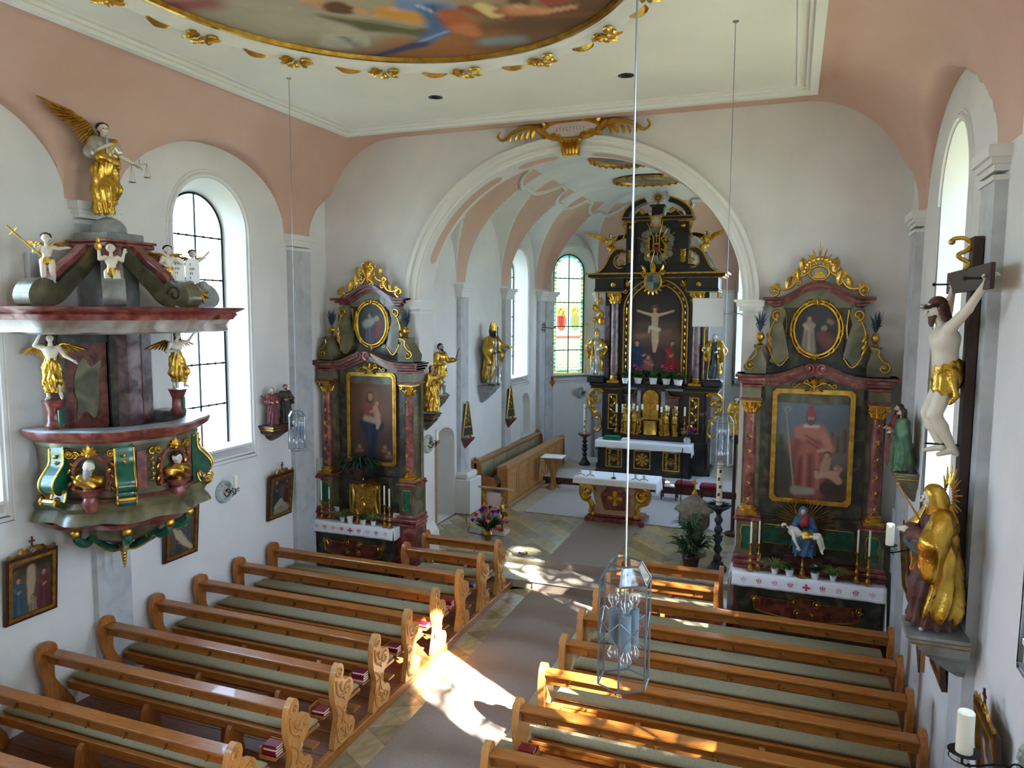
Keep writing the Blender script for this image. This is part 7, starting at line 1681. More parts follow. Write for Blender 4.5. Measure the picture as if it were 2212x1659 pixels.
for k in range(26):
    a = 2 * PI * k / 26; 
    if -2.2 < a - 3 * PI / 2 < -.0 and False: continue
    r0, r1 = .1, (.26 if k % 2 else .2); c, s = math.cos(a), math.sin(a); b.tube([(r0 * c, .07, .93 * hM + r0 * s), (r1 * c, .09, .93 * hM + r1 * s)], [.012, .004], 4)
b.build('ray_halo', 'gold', t); b = MB(); b.tube([(-.02, -.3, .98 * hM), (-.0, -.12, .74 * hM)], [.006, .009], 6); b.tube([(-.045, -.27, .93 * hM), (.02, -.27, .93 * hM)], .006, 5); b.ball((-.02, -.305, .99 * hM), .014); b.build('dagger', 'old_gold', t)
# pieta with rays on the right side altar
t = thing('pieta', 'mourning mother in blue with pale body on her lap before golden rays', 'statue', (.27, 11.14, 1.46)); b = MB(); b.bbox(-.26, .26, -.04, .16, -.19, -.02, .015); b.bbox(-.22, .22, -.1, .18, -.02, .0, .006); b.build('base', 'dark_wood', t, smooth=0)
fg = group_node('mother', t, (0, .04, 0)); figure(fg, .86, skin='skin', robe='blue_cloth', veil='blue_cloth', hres=100, seed=50, hemw=.17, sk=dict(pelvis=(0, .02, .3), waist=(0, .0, .4), chest=(0, -.01, .52), neck=(0, -.02, .63), head=(-.02, -.05, .73), shL=(.1, 0, .58), shR=(-.1, 0, .58), elL=(.15, -.08, .45), wrL=(.1, -.2, .42), elR=(-.15, -.08, .46), wrR=(-.14, -.18, .44), hpL=(.07, 0, .28), hpR=(-.07, 0, .28), knL=(.12, -.18, .3), knR=(-.12, -.18, .28), anL=(.12, -.12, .04), anR=(-.1, -.12, .04)))
G = [(V3(0, -.06, .48), V3(.02, -.06, .56), .07, .05, .03)]; sdf_obj('red_bodice', [tuple(p) for p in G], .008, 'red_cloth', t)
fg = group_node('son', t, (0, .0, 0)); figure(fg, .78, skin='pale_skin', robe=None, loin=True, beard=True, hres=100, hair='dark_hair', sk=dict(pelvis=(.02, -.2, .4), waist=(-.07, -.2, .42), chest=(-.17, -.2, .47), neck=(-.26, -.2, .52), head=(-.34, -.2, .56), shL=(-.2, -.28, .5), shR=(-.22, -.12, .52), elL=(-.16, -.34, .36), wrL=(-.1, -.34, .24), elR=(-.1, -.1, .44), wrR=(.0, -.16, .42), hpL=(.06, -.25, .4), hpR=(.06, -.16, .4), knL=(.24, -.27, .42), knR=(.25, -.18, .44), anL=(.3, -.26, .18), anR=(.34, -.18, .22), face=(.1, -.6, .8)))
b = MB()
for k in range(44):
    a = 2 * PI * k / 44; L = (.40, .34, .44, .36)[k % 4]; c, s = math.cos(a), math.sin(a); b.tube([(.12 * c, .17, .42 + .12 * s), (L * c, .18, .42 + L * s)], [.009, .013], 4, flat=.6)
b.build('golden_rays', 'gold', t); b = MB(); b.tube([(.11 * math.cos(a) - .02, .14, .64 + .11 * math.sin(a)) for a in lin(0, 6.1, 24)], .008, 5, closed=True); b.build('halo_ring', 'gold', t)

# small processional figure on a pole, seen past the right pier
t = thing('processional_statue', 'small golden figure on a dark pole behind the right arch pier', 'statue', (-1.0, 15.7, .3)); b = MB(); b.lathe([(.16, 0), (.16, .05), (.04, .1), (.03, 1.9), (.12, 2.02), (.13, 2.1), (.0001, 2.11)], n=12); b.build('pole', 'dark_wood', t)
fg = group_node('figure', t, (0, 0, 2.1)); figure(fg, .8, robe='gold', mantle='gold', hair='dark_hair', hres=80, seed=77)
# ================================================================== PICTURES, SCONCES, SPEAKERS
GS = 'framed stations along the walls'
def station(lab, loc, rz, seed, crest=True):
    t = thing('framed_painting', lab, 'painting', loc, rz, GS); w_, h_ = .62, .76; mx = Matrix.Rotation(R(5), 4, 'X')
    b = MB(mx); b.prism([(-w_ / 2, 0), (w_ / 2, 0), (w_ / 2, h_), (-w_ / 2, h_)], -.05, -.01, holes=[[(-w_ / 2 + .035, .035), (w_ / 2 - .035, .035), (w_ / 2 - .035, h_ - .035), (-w_ / 2 + .035, h_ - .035)]]); b.build('frame', 'dark_wood', t, smooth=0)
    i = .033; b = MB(mx); b.prism([(-w_ / 2 + i, i), (w_ / 2 - i, i), (w_ / 2 - i, h_ - i), (-w_ / 2 + i, h_ - i)], -.06, -.02, holes=[[(-w_ / 2 + .07, .07), (w_ / 2 - .07, .07), (w_ / 2 - .07, h_ - .07), (-w_ / 2 + .07, h_ - .07)]]); b.build('gilded_slip', 'old_gold', t, smooth=0)
    P = Paint((92, 72, 62), (112, 96, 82), seed, .14); P.blob(-.1, .2, .2, .24, .05, .05, (60, 46, 40), .05)
    if seed % 3 == 0: P.blob(-.26, .24, .26, .28, .022, .022, (60, 44, 36), .01); P.nude([(0, .2), (0, .05), (-.01, -.2)], [.05, .05, .03], (196, 170, 140)); P.figure(-.15, -.32, .48, (70, 96, 112), w=1.2); P.figure(.15, -.32, .5, (110, 56, 60), w=1.1); P.figure(.02, -.36, .26, (150, 130, 110), w=1.3)
    elif seed % 3 == 1: P.figure(.08, -.2, .46, (84, 92, 104), skin=(190, 150, 120), hair=(190, 180, 160), w=1.3); P.figure(-.04, -.36, .34, (60, 66, 66), w=1.3); P.nude([(-.12, .1), (-.04, -.04), (.06, -.16), (.2, -.28)], [.05, .06, .05, .03], (200, 178, 146)); P.blob(-.05, .08, -.05, .08, .045, .045, (110, 70, 50), .01)
    else: P.figure(-.1, -.2, .5, (50, 66, 76), w=1.2); P.nude([(-.1, -.2), (.02, -.12), (.14, -.2)], [.05, .06, .04], (196, 180, 150)); P.blob(-.1, -.28, .2, -.26, .05, .06, (170, 160, 130), .03); P.figure(.16, -.1, .36, (96, 50, 44), w=1.2)
    o = canvas('picture', w_ - .13, h_ - .13, P, t, (0, 0, 0), res=.009); o.matrix_local = mx @ Matrix.Translation((0, -.03, h_ / 2))
    if crest:
        b = MB(mx)
        for s in (-1, 1): b.cscroll(s * .26, h_ + .01, s * .1, h_ + .05, s * .01, .02, .012, -.04, -s, s); b.leaf(s * .16, h_ + .01, .1, PI / 2 + s * .6, -.04, .5); b.scroll(s * .06, h_ + .05, .03, -.04, th=.01, d=s)
        b.tube([(p[0], -.04, p[1]) for p in ellipse(0, h_ + .05, .04, .035, 14)], .01, 5, closed=True); b.build('crest', 'old_gold', t); b = MB(mx); b.box(-.007, .007, -.045, -.03, h_ + .08, h_ + .2); b.box(-.035, .035, -.045, -.03, h_ + .14, h_ + .155); b.build('cross', 'brown_cloth', t, smooth=0)
station('framed painting with crest below the left end of the pulpit', (LW, 5.72, 1.40), PI / 2, 3); station('framed painting partly behind the pulpit base', (LW, 7.94, 1.40), PI / 2, 4); station('framed painting below the left wall pair of figures', (LW, 10.12, 1.42), PI / 2, 5)
station('framed painting low on the right wall behind the nearest wall candle', (RW, 5.9, 1.3), -PI / 2, 7); station('framed painting on right wall beneath the mourning woman bracket', (RW, 7.98, 1.36), -PI / 2, 9); station('framed painting on right wall farthest, near the right side altar', (RW, 10.05, 1.42), -PI / 2, 8)
GC2 = 'wrought iron wall candle holders'
def sconce(lab, loc, rz, reach=.22, cr=.03, ch=.2, up_=.06, sd=1):
    t = thing('wall_candle_holder', lab, 'candle holder', loc, rz, GC2)
    b = MB(); b.tube([(r_ * math.cos(a), -.02 - .008 * math.sin(7 * a), r_ * math.sin(a)) for r_ in (.14,) for a in lin(0, 2 * PI * 23 / 24, 24)], .035, 6, closed=True)
    for k in range(14): a = 2 * PI * k / 14; b.leaf(.13 * math.cos(a), .13 * math.sin(a), .08, a + 1.2, -.045, .6)
    b.build('plaster_wreath', 'wreath', t); b = MB(); b.lathe([(.12, 0), (.12, .01), (.0001, .015)], (0, 0, 0), 20); 
    b.V = [(v[0], -v[2], v[1]) for v in b.V]; b.build('wreath_field', 'plaster_pink', t)
    b = MB(); y1 = -reach; b.tube([tuple(p) for p in spline([(0, -.01, -.02), (0, -.06, -.07), (0, -.12, -.03), (0, -.16, .03), (0, y1 + .01, -.02), (0, y1, up_)], 4, False)], .008, 6)
    b.tube([(0, -.1 + .05 * (1 - t * .8) * math.cos(6 * t), .01 + .05 * (1 - t * .8) * math.sin(6 * t)) for t in lin(0, 1, 12)], .006, 5); b.tube([(0, -.05, .0), (.03, -.08, .05)], [.012, .002], 4); b.tube([(0, y1 + .03, -.01), (-.03, y1 + .05, -.06)], [.012, .002], 4)
    b.lathe([(.0001, up_ - .005), (cr * 1.2, up_), (cr * 1.9, up_ + .012), (cr * 1.8, up_ + .014), (.0001, up_ + .006)], (0, y1, 0), 16); b.tube([(cr * 1.7 * math.cos(a), y1 + cr * 1.7 * math.sin(a), up_ - .03) for a in lin(0, 6, 16)], .004, 4, closed=True); b.build('iron_arm', 'iron', t)
    b = MB(); b.lathe([(cr, up_ + .01), (cr, up_ + ch), (cr * .85, up_ + ch + .008), (.0001, up_ + ch)], (0, y1, 0), 16); b.build('candle', 'wax', t)
sconce('candle holder with plaster wreath on left wall beside the pulpit', (LW, 8.86, 2.14), PI / 2 - .0, .24); sconce('candle holder with plaster wreath on the left arch pier', (CX - IA, 11.93, 2.5), PI / 2, .2)
sconce('candle holder with plaster wreath on the rounded wall of the apse', (-6.1, 22.3, 2.4), R(45), .22); sconce('candle holder on right wall left of the mourning woman', (RW, 9.25, 2.2), -PI / 2, .36, .045, .25); sconce('large candle holder at the lower right corner on right wall', (RW, 5.16, 2.08), -PI / 2, .38, .05, .27)
for x, y, z_, rz, h_, lab in ((LW, 5.95, 4.97, PI / 2, .56, 'slim grey column loudspeaker at left end of the sounding board'), (LW, 11.28, 1.34, PI / 2, .88, 'slim grey column loudspeaker left of the left side altar'), (RW, 11.3, 1.3, -PI / 2, .9, 'slim grey column loudspeaker right of the right side altar')):
    t = thing('column_loudspeaker', lab, 'loudspeaker', (x, y, z_), rz, 'column loudspeakers'); b = MB(); b.bbox(-.055, .055, -.09, -.02, 0, h_, .006); b.box(-.02, .02, -.02, 0, h_ * .3, h_ * .4); b.build('housing', 'screen_grey', t, smooth=0); b = MB(); b.bbox(-.045, .045, -.095, -.088, .01, h_ - .01, .002); b.build('grille', 'speaker', t, smooth=0)
t = thing('wooden_wall_board', 'small brown three-cornered wooden board low on right wall', 'board', (RW, 9.15, 1.0), -PI / 2); b = MB(); b.prism([(-.3, .6), (.3, .6), (.3, .0)], -.05, 0); b.build('board', 'oak_end', t, smooth=0); b = MB(); b.tube([(-.3, -.055, .6), (.3, -.055, .6), (.3, -.055, 0), (-.3, -.055, .6)], .012, 5); b.build('edge_strip', 'brown_cloth', t)
# ================================================================== CHANCEL FURNITURE
def stall(lab, mir):
    t = thing('choir_stall', lab, 'choir stall', (-3.42, 0, .3), 0, 'choir stalls along the chancel walls'); s = -1 if not mir else 1; W = 'stall_wood'
    def X(a, b_): return tuple(sorted((s * a, s * b_)))
    a, c = X(3.5, 3.56); b = MB(); b.bbox(a, c, 16.0, 20.7, .05, 1.0, .006); b.build('back_panel', W, t, smooth=0); a, c = X(3.44, 3.6); b = MB(); b.bbox(a, c, 15.98, 20.72, 1.0, 1.05, .01); b.build('back_rail', W, t, smooth=0)
    pad = None
    for k in range(5):
        y0 = 16.12 + k * .9; a, c = X(3.46, 3.5)
        if pad is None: b = MB(); b.bbox(a, c, 0, .86, .52, .95, .015); pad = p2 = b.build('back_cushion', 'cushion', t, smooth=60)
        else: p2 = pad.copy(); COL.objects.link(p2); p2.parent = t
        p2.location = (0, y0, 0)
    a, c = X(3.06, 3.5); b = MB(); b.bbox(a, c, 16.06, 20.64, .38, .42, .006); b.build('seat', W, t, smooth=0); b = MB(); b.bbox(a, c, 16.08, 20.62, .42, .47, .02); b.build('seat_cushion', 'cushion', t, smooth=60)
    for y in (16.0, 20.66):
        sp = spline([(s * 3.6, 0), (s * 3.6, 1.05), (s * 3.46, 1.06), (s * 3.38, .9), (s * 3.36, .72), (s * 3.1, .66), (s * 2.98, .52), (s * 3.06, .38), (s * 3.1, .2), (s * 2.98, 0)], 3); b = MB(); b.prism(sp, y, y + .06); b.build('end_panel', 'oak_end', t, smooth=40)
    a, c = X(2.74, 2.80); b = MB(); b.bbox(a, c, 16.0, 20.7, .0, .92, .006); b.build('desk_front', W, t, smooth=0); a, c = X(2.7, 2.98); b = MB(); b.bbox(a, c, 15.98, 20.72, .92, .96, .01); b.build('desk_top', W, t, smooth=0)
    pn = None
    for k in range(6):
        a, c = X(2.725, 2.745)
        if pn is None:
            b = MB(); P_ = [(0, .14), (.66, .14), (.66, .84), (0, .84)]; b.prism(P_, a, c, 'yz', holes=[[(.06, .2), (.6, .2), (.6, .78), (.06, .78)]]); pn = p2 = b.build('desk_panel', 'oak_light', t, smooth=0)
        else: p2 = pn.copy(); COL.objects.link(p2); p2.parent = t
        p2.location = (0, 16.1 + .76 * k, 0)
    a, c = X(2.66, 2.8); b = MB(); b.bbox(a, c, 15.98, 20.72, 0, .08, .01); b.build('desk_plinth', W, t, smooth=0)
    for y in (16.0, 20.64):
        sp = spline([(s * 2.72, 0), (s * 2.72, .92), (s * 2.8, .98), (s * 2.94, .94), (s * 2.96, .8), (s * 2.86, .6), (s * 2.9, .4), (s * 2.96, .2), (s * 2.94, 0)], 3); b = MB(); b.prism(sp, y - .01, y + .06); b.build('desk_end', 'oak_end', t, smooth=40)
stall('wooden choir stall with padded back along the left chancel wall', False); stall('wooden choir stall along the right chancel wall, behind the lantern', True)
# stone altar
t = thing('stone_altar', 'pinkish stone altar table with golden scrolls in the chancel', 'altar', (-3.47, 15.55, .3))
b = MB(); b.bbox(-.66, .66, 0, .62, 0, .12, .02); b.bbox(-.6, .6, .05, .57, .12, .18, .02); b.build('plinth', 'red_marble', t, smooth=0)
b = MB(); b.prism([(-.42, .18), (.42, .18), (.44, .4), (.56, .9), (-.56, .9), (-.44, .4)], .1, .52); b.build('block', 'altar_stone', t, smooth=0); b = MB(); b.bbox(-.86, .86, -.04, .66, .9, .99, .02); b.build('table_slab', 'altar_stone', t, smooth=0)
sp = [(-.26, .3), (.26, .3), (.34, .46), (.38, .62), (.28, .74), (.2, .82), (-.2, .82), (-.28, .74), (-.38, .62), (-.34, .46)]; b = MB(); b.prism([(p[0] * .85, p[1]) for p in sp], .085, .1); b.build('shield_panel', 'red_marble', t, smooth=0); b = MB(); b.tube([(p[0] * .85, .08, p[1]) for p in sp], .012, 5, closed=True)
for k in range(4): a = k * PI / 2; c, s = math.cos(a), math.sin(a); b.prism([(c * .01 - s * .015, .56 + s * .01 + c * .015), (c * .01 + s * .015, .56 + s * .01 - c * .015), (c * .15 + s * .05, .56 + s * .15 - c * .05), (c * .17, .56 + s * .17), (c * .15 - s * .05, .56 + s * .15 + c * .05)], .065, .085)
for k in range(4):
    for d in (-.25, 0, .25): a = PI / 4 + k * PI / 2 + d; b.tube([(.04 * math.cos(a), .075, .56 + .04 * math.sin(a)), (.17 * math.cos(a), .075, .56 + .17 * math.sin(a))], .006, 4)
b.build('golden_cross', 'gold', t)
for s in (-1, 1):
    b = MB(); 
    for y in (.02,): 
        b.tube([(s * p[0], y, p[1]) for p in spline([(.42, .86), (.62, .86), (.74, .72), (.7, .54), (.56, .48), (.5, .36), (.52, .22)], 5, False)], .062, 7); b.scroll(s * .58, .7, .13, -.01, a0=0, th=.045, d=-s); b.ball((s * .48, y, .2), .065); [b.leaf(s * (.6 + .1 * math.cos(k)), .8 - .07 * k, .15, PI / 2 - s * (.8 + .4 * k), -.04, .5) for k in range(4)]
    b.tube([(s * .5, .02, .3), (s * .5, .5, .3)], .03, 6); b.build('scroll_bracket', 'gold', t)
cloth_top('altar_cloth', 'white lace-edged cloth on the stone altar in the chancel', -.9, .9, -.08, .68, 1.0, .14, (-3.47, 15.55, .3), .14, .3, True, False)
zt = 1.31
for x, y, lab in ((-4.24, 15.62, 'small candle in iron stand, first from left on stone altar'), (-4.02, 15.6, 'small candle in iron stand, second from left on stone altar'), (-3.02, 15.58, 'small candle in iron stand, third from left on stone altar'), (-2.86 + .02, 15.6, 'small candle in iron stand, fourth from left on stone altar')):
    c = thing('altar_candle', lab, 'candle', (x, y, zt), 0, 'low candles on the stone altar'); b = MB(); b.lathe([(.03, .03), (.045, .035), (.0001, .036)], n=12); [b.tube([(.03 * q, 0, .032), (.07 * q, 0, .02), (.085 * q, 0, 0)], .008, 5) for q in (-1, 1)]; b.build('stand', 'iron', c); b = MB(); b.lathe([(.028, .036), (.028, .13), (.0001, .132)], n=12); b.build('candle', 'wax', c)
t = thing('table_microphone', 'small black microphone stand on the middle of stone altar', 'microphone', (-3.5, 15.6, zt)); b = MB(); b.lathe([(.05, 0), (.045, .02), (.01, .025)], n=12); b.tube([(0, 0, .02), (0, 0, .16)], .007, 5); b.ball((0, 0, .17), .014); b.build('stand', 'iron', t)
GT = 'red velvet stools behind the stone altar'
for x, y, lab in ((-3.05, 18.2, 'red velvet stool, left of the three behind the stone altar'), (-2.3, 18.2, 'red velvet stool, middle of the three behind the stone altar'), (-1.7, 18.15, 'red velvet stool, right of the three behind the stone altar')):
    t = thing('stool', lab, 'stool', (x, y, .318), 0, GT); b = MB(); b.bbox(-.24, .24, -.18, .18, .36, .46, .03); b.build('seat', 'velvet', t, smooth=60); b = MB(); b.bbox(-.23, .23, -.17, .17, .32, .37, .006); b.build('apron', 'velvet', t, smooth=0)
    for q in (-1, 1):
        for r_ in (-1, 1): b = MB(); b.lathe([(.012, 0), (.022, .02), (.014, .05), (.026, .1), (.018, .14), (.028, .2), (.02, .3), (.026, .33)], (q * .2, r_ * .14, 0), 8); b.build('leg', 'dark_wood', t)
t = thing('microphone_stand', 'thin black microphone stand between the stone altar and font', 'microphone stand', (-2.28, 17.3, .318)); b = MB(); b.lathe([(.14, 0), (.14, .015), (.02, .03), (.012, .04)], n=18); b.build('base', 'iron', t); b = MB(); b.tube([(0, 0, .02), (0, 0, 1.35)], .009, 6); b.tube([(0, 0, 1.35), (.0, .1, 1.42)], .014, 6); b.build('pole', 'iron', t)
# font
t = thing('baptismal_font', 'octagonal stone baptismal font with lid and golden cross', 'font', (-1.6, 14.1, .3)); b = MB(); b.lathe([(.24, 0), (.24, .1), (.16, .16), (.12, .3), (.14, .42), (.2, .5), (.28, .58), (.29, .84), (.26, .86)], n=8); b.build('bowl', 'font_stone', t, smooth=0)
b = MB()
for k in range(8): a = k * PI / 4 + PI / 8; mx = Matrix.Rotation(a + PI / 2, 4, 'Z') @ Matrix.Translation((0, -.262, 0)); q = MB(mx); q.prism(arch_pts(0, .07, .6, .8, 8), -.02, 0, holes=[arch_pts(0, .05, .615, .785, 8)]); b.add(q.V, q.F)
b.build('blind_arcade', 'font_stone', t, smooth=0); b = MB(); b.lathe([(.34, .86), (.345, .9), (.32, .93), (.2, 1.06), (.07, 1.16), (.05, 1.18)], n=16, flute=.04, nf=8); b.build('lid', 'font_stone', t, smooth=20)
b = MB(); b.lathe([(.05, 1.17), (.055, 1.2), (.03, 1.24), (.02, 1.27)], n=12); b.prism([(-.012, 1.26), (.012, 1.26), (.016, 1.38), (.05, 1.376), (.05, 1.41), (.014, 1.405), (.018, 1.47), (-.018, 1.47), (-.014, 1.405), (-.05, 1.41), (-.05, 1.376), (-.016, 1.38)], -.01, .01); b.build('golden_cross', 'gold', t)
# yucca in front of the font
t = thing('dracaena_plant', 'leafy green dracaena on the floor in front of the font', 'plant', (-1.55, 13.3, .3)); rg = random.Random(9); b = MB(); b.lathe([(.12, 0), (.16, .22), (.15, .24), (.0001, .22)], n=14); b.build('pot', 'dark_wood', t)
for k, (x, y, zz, r_, n) in enumerate(((0, 0, .62, .36, 50), (-.12, -.06, .36, .32, 44), (.12, 0, .34, .34, 44), (-.02, -.08, .22, .3, 34))):
    b = MB(); leaves(b, n, r_, r_ * 1.1, rg, 1.1, .17, (x, y, zz), .75, 6); b.build('leaf_rosette', 'leaf', t, smooth=0, kind='stuff'); b = MB(); b.tube([(x * .3, y * .3, .2), (x, y, zz + .05)], .015, 5); b.build('stem', 'bark', t)
# paschal candle + apse candle
def bigcandle(lab, loc, hs, hc, r_, top, marks=True):
    t = thing('candle_pillar', lab, 'candle stand', loc, 0, 'tall candle stands'); b = MB(); b.lathe([(.17, 0), (.17, .04), (.13, .07), (.1, .14), (.07, .16)], n=14)
    prof = [(.055 + .018 * math.sin(i * 1.3), .16 + (hs - .3) * i / 24) for i in range(25)]; b.lathe(prof, n=12, flute=.12, nf=5); b.lathe([(.07, hs * .5), (.1, hs * .5 + .02), (.07, hs * .5 + .05)], n=12); b.build('twisted_stand', 'ring_dark', t)
    b = MB(); b.lathe([(.05, hs - .14), (.09, hs - .1), (.2, hs - .03), (.21, hs), (.05, hs)], n=16); b.build('drip_tray', top, t); b = MB(); b.lathe([(r_, hs), (r_, hs + hc), (r_ * .8, hs + hc + .01), (.0001, hs + hc)], n=18); b.build('candle', 'wax', t)
    b = MB()
    for zz in (.06, hc - .1): b.lathe([(r_ + .001, hs + zz), (r_ + .003, hs + zz + .006), (r_ + .001, hs + zz + .012)], n=18)
    for k in range(4 if marks else 2): 
        a = -PI / 2 + .4 * (k % 2) - .1; zz = hs + .2 + (hc - .36) * k / 3; mx = Matrix.Rotation(a + PI / 2, 4, 'Z') @ Matrix.Translation((0, -r_ - .001, zz)); q = MB(mx); q.prism([(-.022, -.03), (.02, -.02), (.012, .0), (.024, .03), (-.01, .036), (-.024, .01)], -.003, .0); b.add(q.V, q.F)
    b.build('wax_ornament', 'brown_cloth', t, smooth=0)
    return t
t = bigcandle('tall decorated candle on dark twisted stand beside right side altar', (-1.1, 13.45, .3), 1.18, .78, .052, 'ring_dark'); b = MB(); rg = random.Random(2); leaves(b, 50, .24, .1, rg, .6, .2, (0, 0, 1.16), .6, 4); b.build('greenery', 'leaf_dark', t, smooth=0)
bigcandle('tall candle on dark stand left of the high altar', (-5.52, 20.7, .47), .92, .84, .05, 'red_marble', False)
# credence table, lectern, flowers
t = thing('credence_table', 'small wooden table with white cover in front of left stall', 'table', (-5.72, 18.3, .3), R(4)); b = MB(); b.prism(spline([(-.2, 0), (.2, 0), (.08, .1), (.06, .3), (.12, .5), (.24, .8), (-.24, .8), (-.12, .5), (-.06, .3), (-.08, .1)], 3), -.03, .03); b.prism(spline([(-.2, 0), (.2, 0), (.08, .1), (.06, .3), (.12, .5), (.24, .8), (-.24, .8), (-.12, .5), (-.06, .3), (-.08, .1)], 3), -.03, .03, 'yz'); b.build('pedestal', 'stall_wood', t, smooth=40); b = MB(); b.bbox(-.28, .28, -.24, .24, .8, .83, .006); b.build('table_top', 'stall_wood', t, smooth=0); b = MB(); b.bbox(-.29, .29, -.25, .25, .825, .845, .006); b.build('cover', 'white_cloth', t, smooth=0)
t = thing('lectern', 'pink marbled lectern with golden scrolls beside the flowers', 'lectern', (-5.62, 14.0, .3)); b = MB(); b.bbox(-.26, .26, -.16, .16, 0, .08, .015); b.prism([(-.15, .08), (.15, .08), (.12, .5), (.2, .88), (-.2, .88), (-.12, .5)], -.08, .1); b.build('stand', 'plaster_pink', t, smooth=0); b = MB(Matrix.Translation((0, 0, .93)) @ Matrix.Rotation(R(-18), 4, 'X')); b.bbox(-.32, .32, -.2, .2, 0, .04, .008); b.build('desk', 'altar_stone', t, smooth=0)
for s in (-1, 1): b = MB(); b.cscroll(s * .2, .12, s * .22, .46, s * .02, .05, .03, -.1, s, -s); b.cscroll(s * .17, .5, s * .26, .84, s * .03, .05, .032, -.1, -s, s); b.leaf(s * .2, .5, .2, PI / 2, -.11, .5); b.build('golden_scroll', 'gold', t)
bouquet((-5.58, 13.5, .3), .36, 'large bouquet of peach dahlias and violet flowers in front of lectern', ['petal_peach', 'petal_violet', 'petal_peach', 'petal_violet', 'petal_pink', 'petal_yellow', 'petal_violet'], 19, 12, 'brass', leafn=150, h=.5, up_=1.1, fr=.085, vh=.24)
bpy.data.objects['flower_bouquet'].name = 'flower_bouquet'
q = MB(); q.tube(spline([(-6.7, 14.9, .304), (-6.5, 14.5, .304), (-6.3, 14.2, .304), (-6.2, 13.9, .304), (-5.9, 13.8, .304), (-5.7, 13.75, .304)], 6, False), .007, 5); tag(q.build('floor_cable', 'iron', smooth=60), 'thin black cable across the chancel floor to the lectern', 'cable')
t = thing('spectacles', 'small dark wire coil on the top chancel step', 'wire', (-4.62, 12.9, .3)); t.name = 'wire_coil'; q = MB(); q.tube([(.08 * math.cos(a) * (1 + .2 * math.sin(3 * a)), .05 * math.sin(a), .02 + .015 * math.sin(2 * a) + .003 * a) for a in lin(0, 14, 50)], .006, 5); q.build('coil', 'brown_cloth', t)
# pyramidal guild shrines
for x, y, zz, lab in ((-6.95, 15.39, 2.02, 'narrow golden pyramid shrine on red bracket, nearer one in chancel'), (-6.95, 18.17, 2.1, 'narrow golden pyramid shrine on red bracket, farther one in chancel')):
    t = thing('pyramid_shrine', lab, 'shrine', (x, y, zz), R(72), 'golden pyramid shrines in the chancel'); b = MB(); b.bbox(-.2, .2, -.14, .02, -.03, 0, .006); b.loft([[(-.1 * k, -.1 * k, z_), (.1 * k, -.1 * k, z_), (.1 * k, .0, z_), (-.1 * k, 0, z_)] for k, z_ in ((1.6, -.03), (1.0, -.12), (.5, -.2), (.2, -.25))]); b.build('bracket', 'red_marble', t, smooth=0)
    b = MB(); b.prism([(-.16, .06), (.16, .06), (.03, .78), (-.03, .78)], -.09, .0); b.build('body', 'dark_green_marble', t, smooth=0); b = MB(); b.tube([(-.17, -.09, .05), (.17, -.09, .05), (.03, -.09, .8), (-.03, -.09, .8)], .018, 5, closed=True); b.ball((0, -.09, .82), .03); b.box(-.12, .12, -.1, -.09, .24, .27)
    for k in range(6): b.leaf(-.04 + .08 * (k % 2), .3 + .06 * k, .08, PI / 2, -.09, .5)
    for s in (-1, 1): b.ball((s * .14, -.05, .03), .03)
    b.build('gilding', 'gold', t)
# sanctuary lamp
t = thing('sanctuary_lamp', 'hanging gilded lamp with red glass on wall arm in the apse', 'lamp', (-6.5, 20.6, 0)); b = MB(); b.tube([(-.45, .4, 4.45), (0, 0, 4.43), (.08, -.04, 4.47), (.1, -.06, 4.42)], .012, 6); b.tube([(-.4, .3, 4.3), (-.4, .3, 4.6)], .01, 5); b.tube([(-.34, .26, 4.3), (-.34, .26, 4.6)], .01, 5); b.tube([(-.45, .34, 4.52), (-.3, .24, 4.52), (-.3, .24, 4.38), (-.45, .34, 4.38)], .01, 5); b.build('wall_arm', 'iron', t)
b = MB(); b.tube([(0, 0, 4.43), (0, 0, 3.5)], .004, 4); b.ball((0, 0, 3.98), .025); b.ball((0, 0, 3.7), .02); b.lathe([(.06, 3.42), (.0001, 3.5)], n=10)
for k in range(3): a = k * 2.1; b.tube([(.05 * math.cos(a), .05 * math.sin(a), 3.43), (.08 * math.cos(a), .08 * math.sin(a), 2.86)], .003, 4); b.scroll(.08 * math.cos(a), 2.88, .03, .08 * math.sin(a), th=.01)
b.lathe([(.0001, 2.7), (.03, 2.74), (.04, 2.78), (.08, 2.82), (.09, 2.86), (.05, 2.87)], n=12); b.build('chains_and_bowl', 'old_gold', t); b = MB(); b.lathe([(.035, 2.87), (.045, 2.95), (.04, 3.03), (.0001, 3.03)], n=12); b.build('red_glass', 'ruby', t)
# projection panel on wall arm
t = thing('reflector_panel', 'blank light grey square panel on a wall arm in the arch', 'panel', (-1.24, 12.0, 4.68)); b = MB(); b.bbox(-.235, .235, -.02, .02, 0, .45, .006); b.build('panel', 'screen_grey', t, smooth=0); b = MB(); b.tube([(.2, .03, .21), (.56, .04, .21)], .008, 6); b.build('arm', 'steel', t)
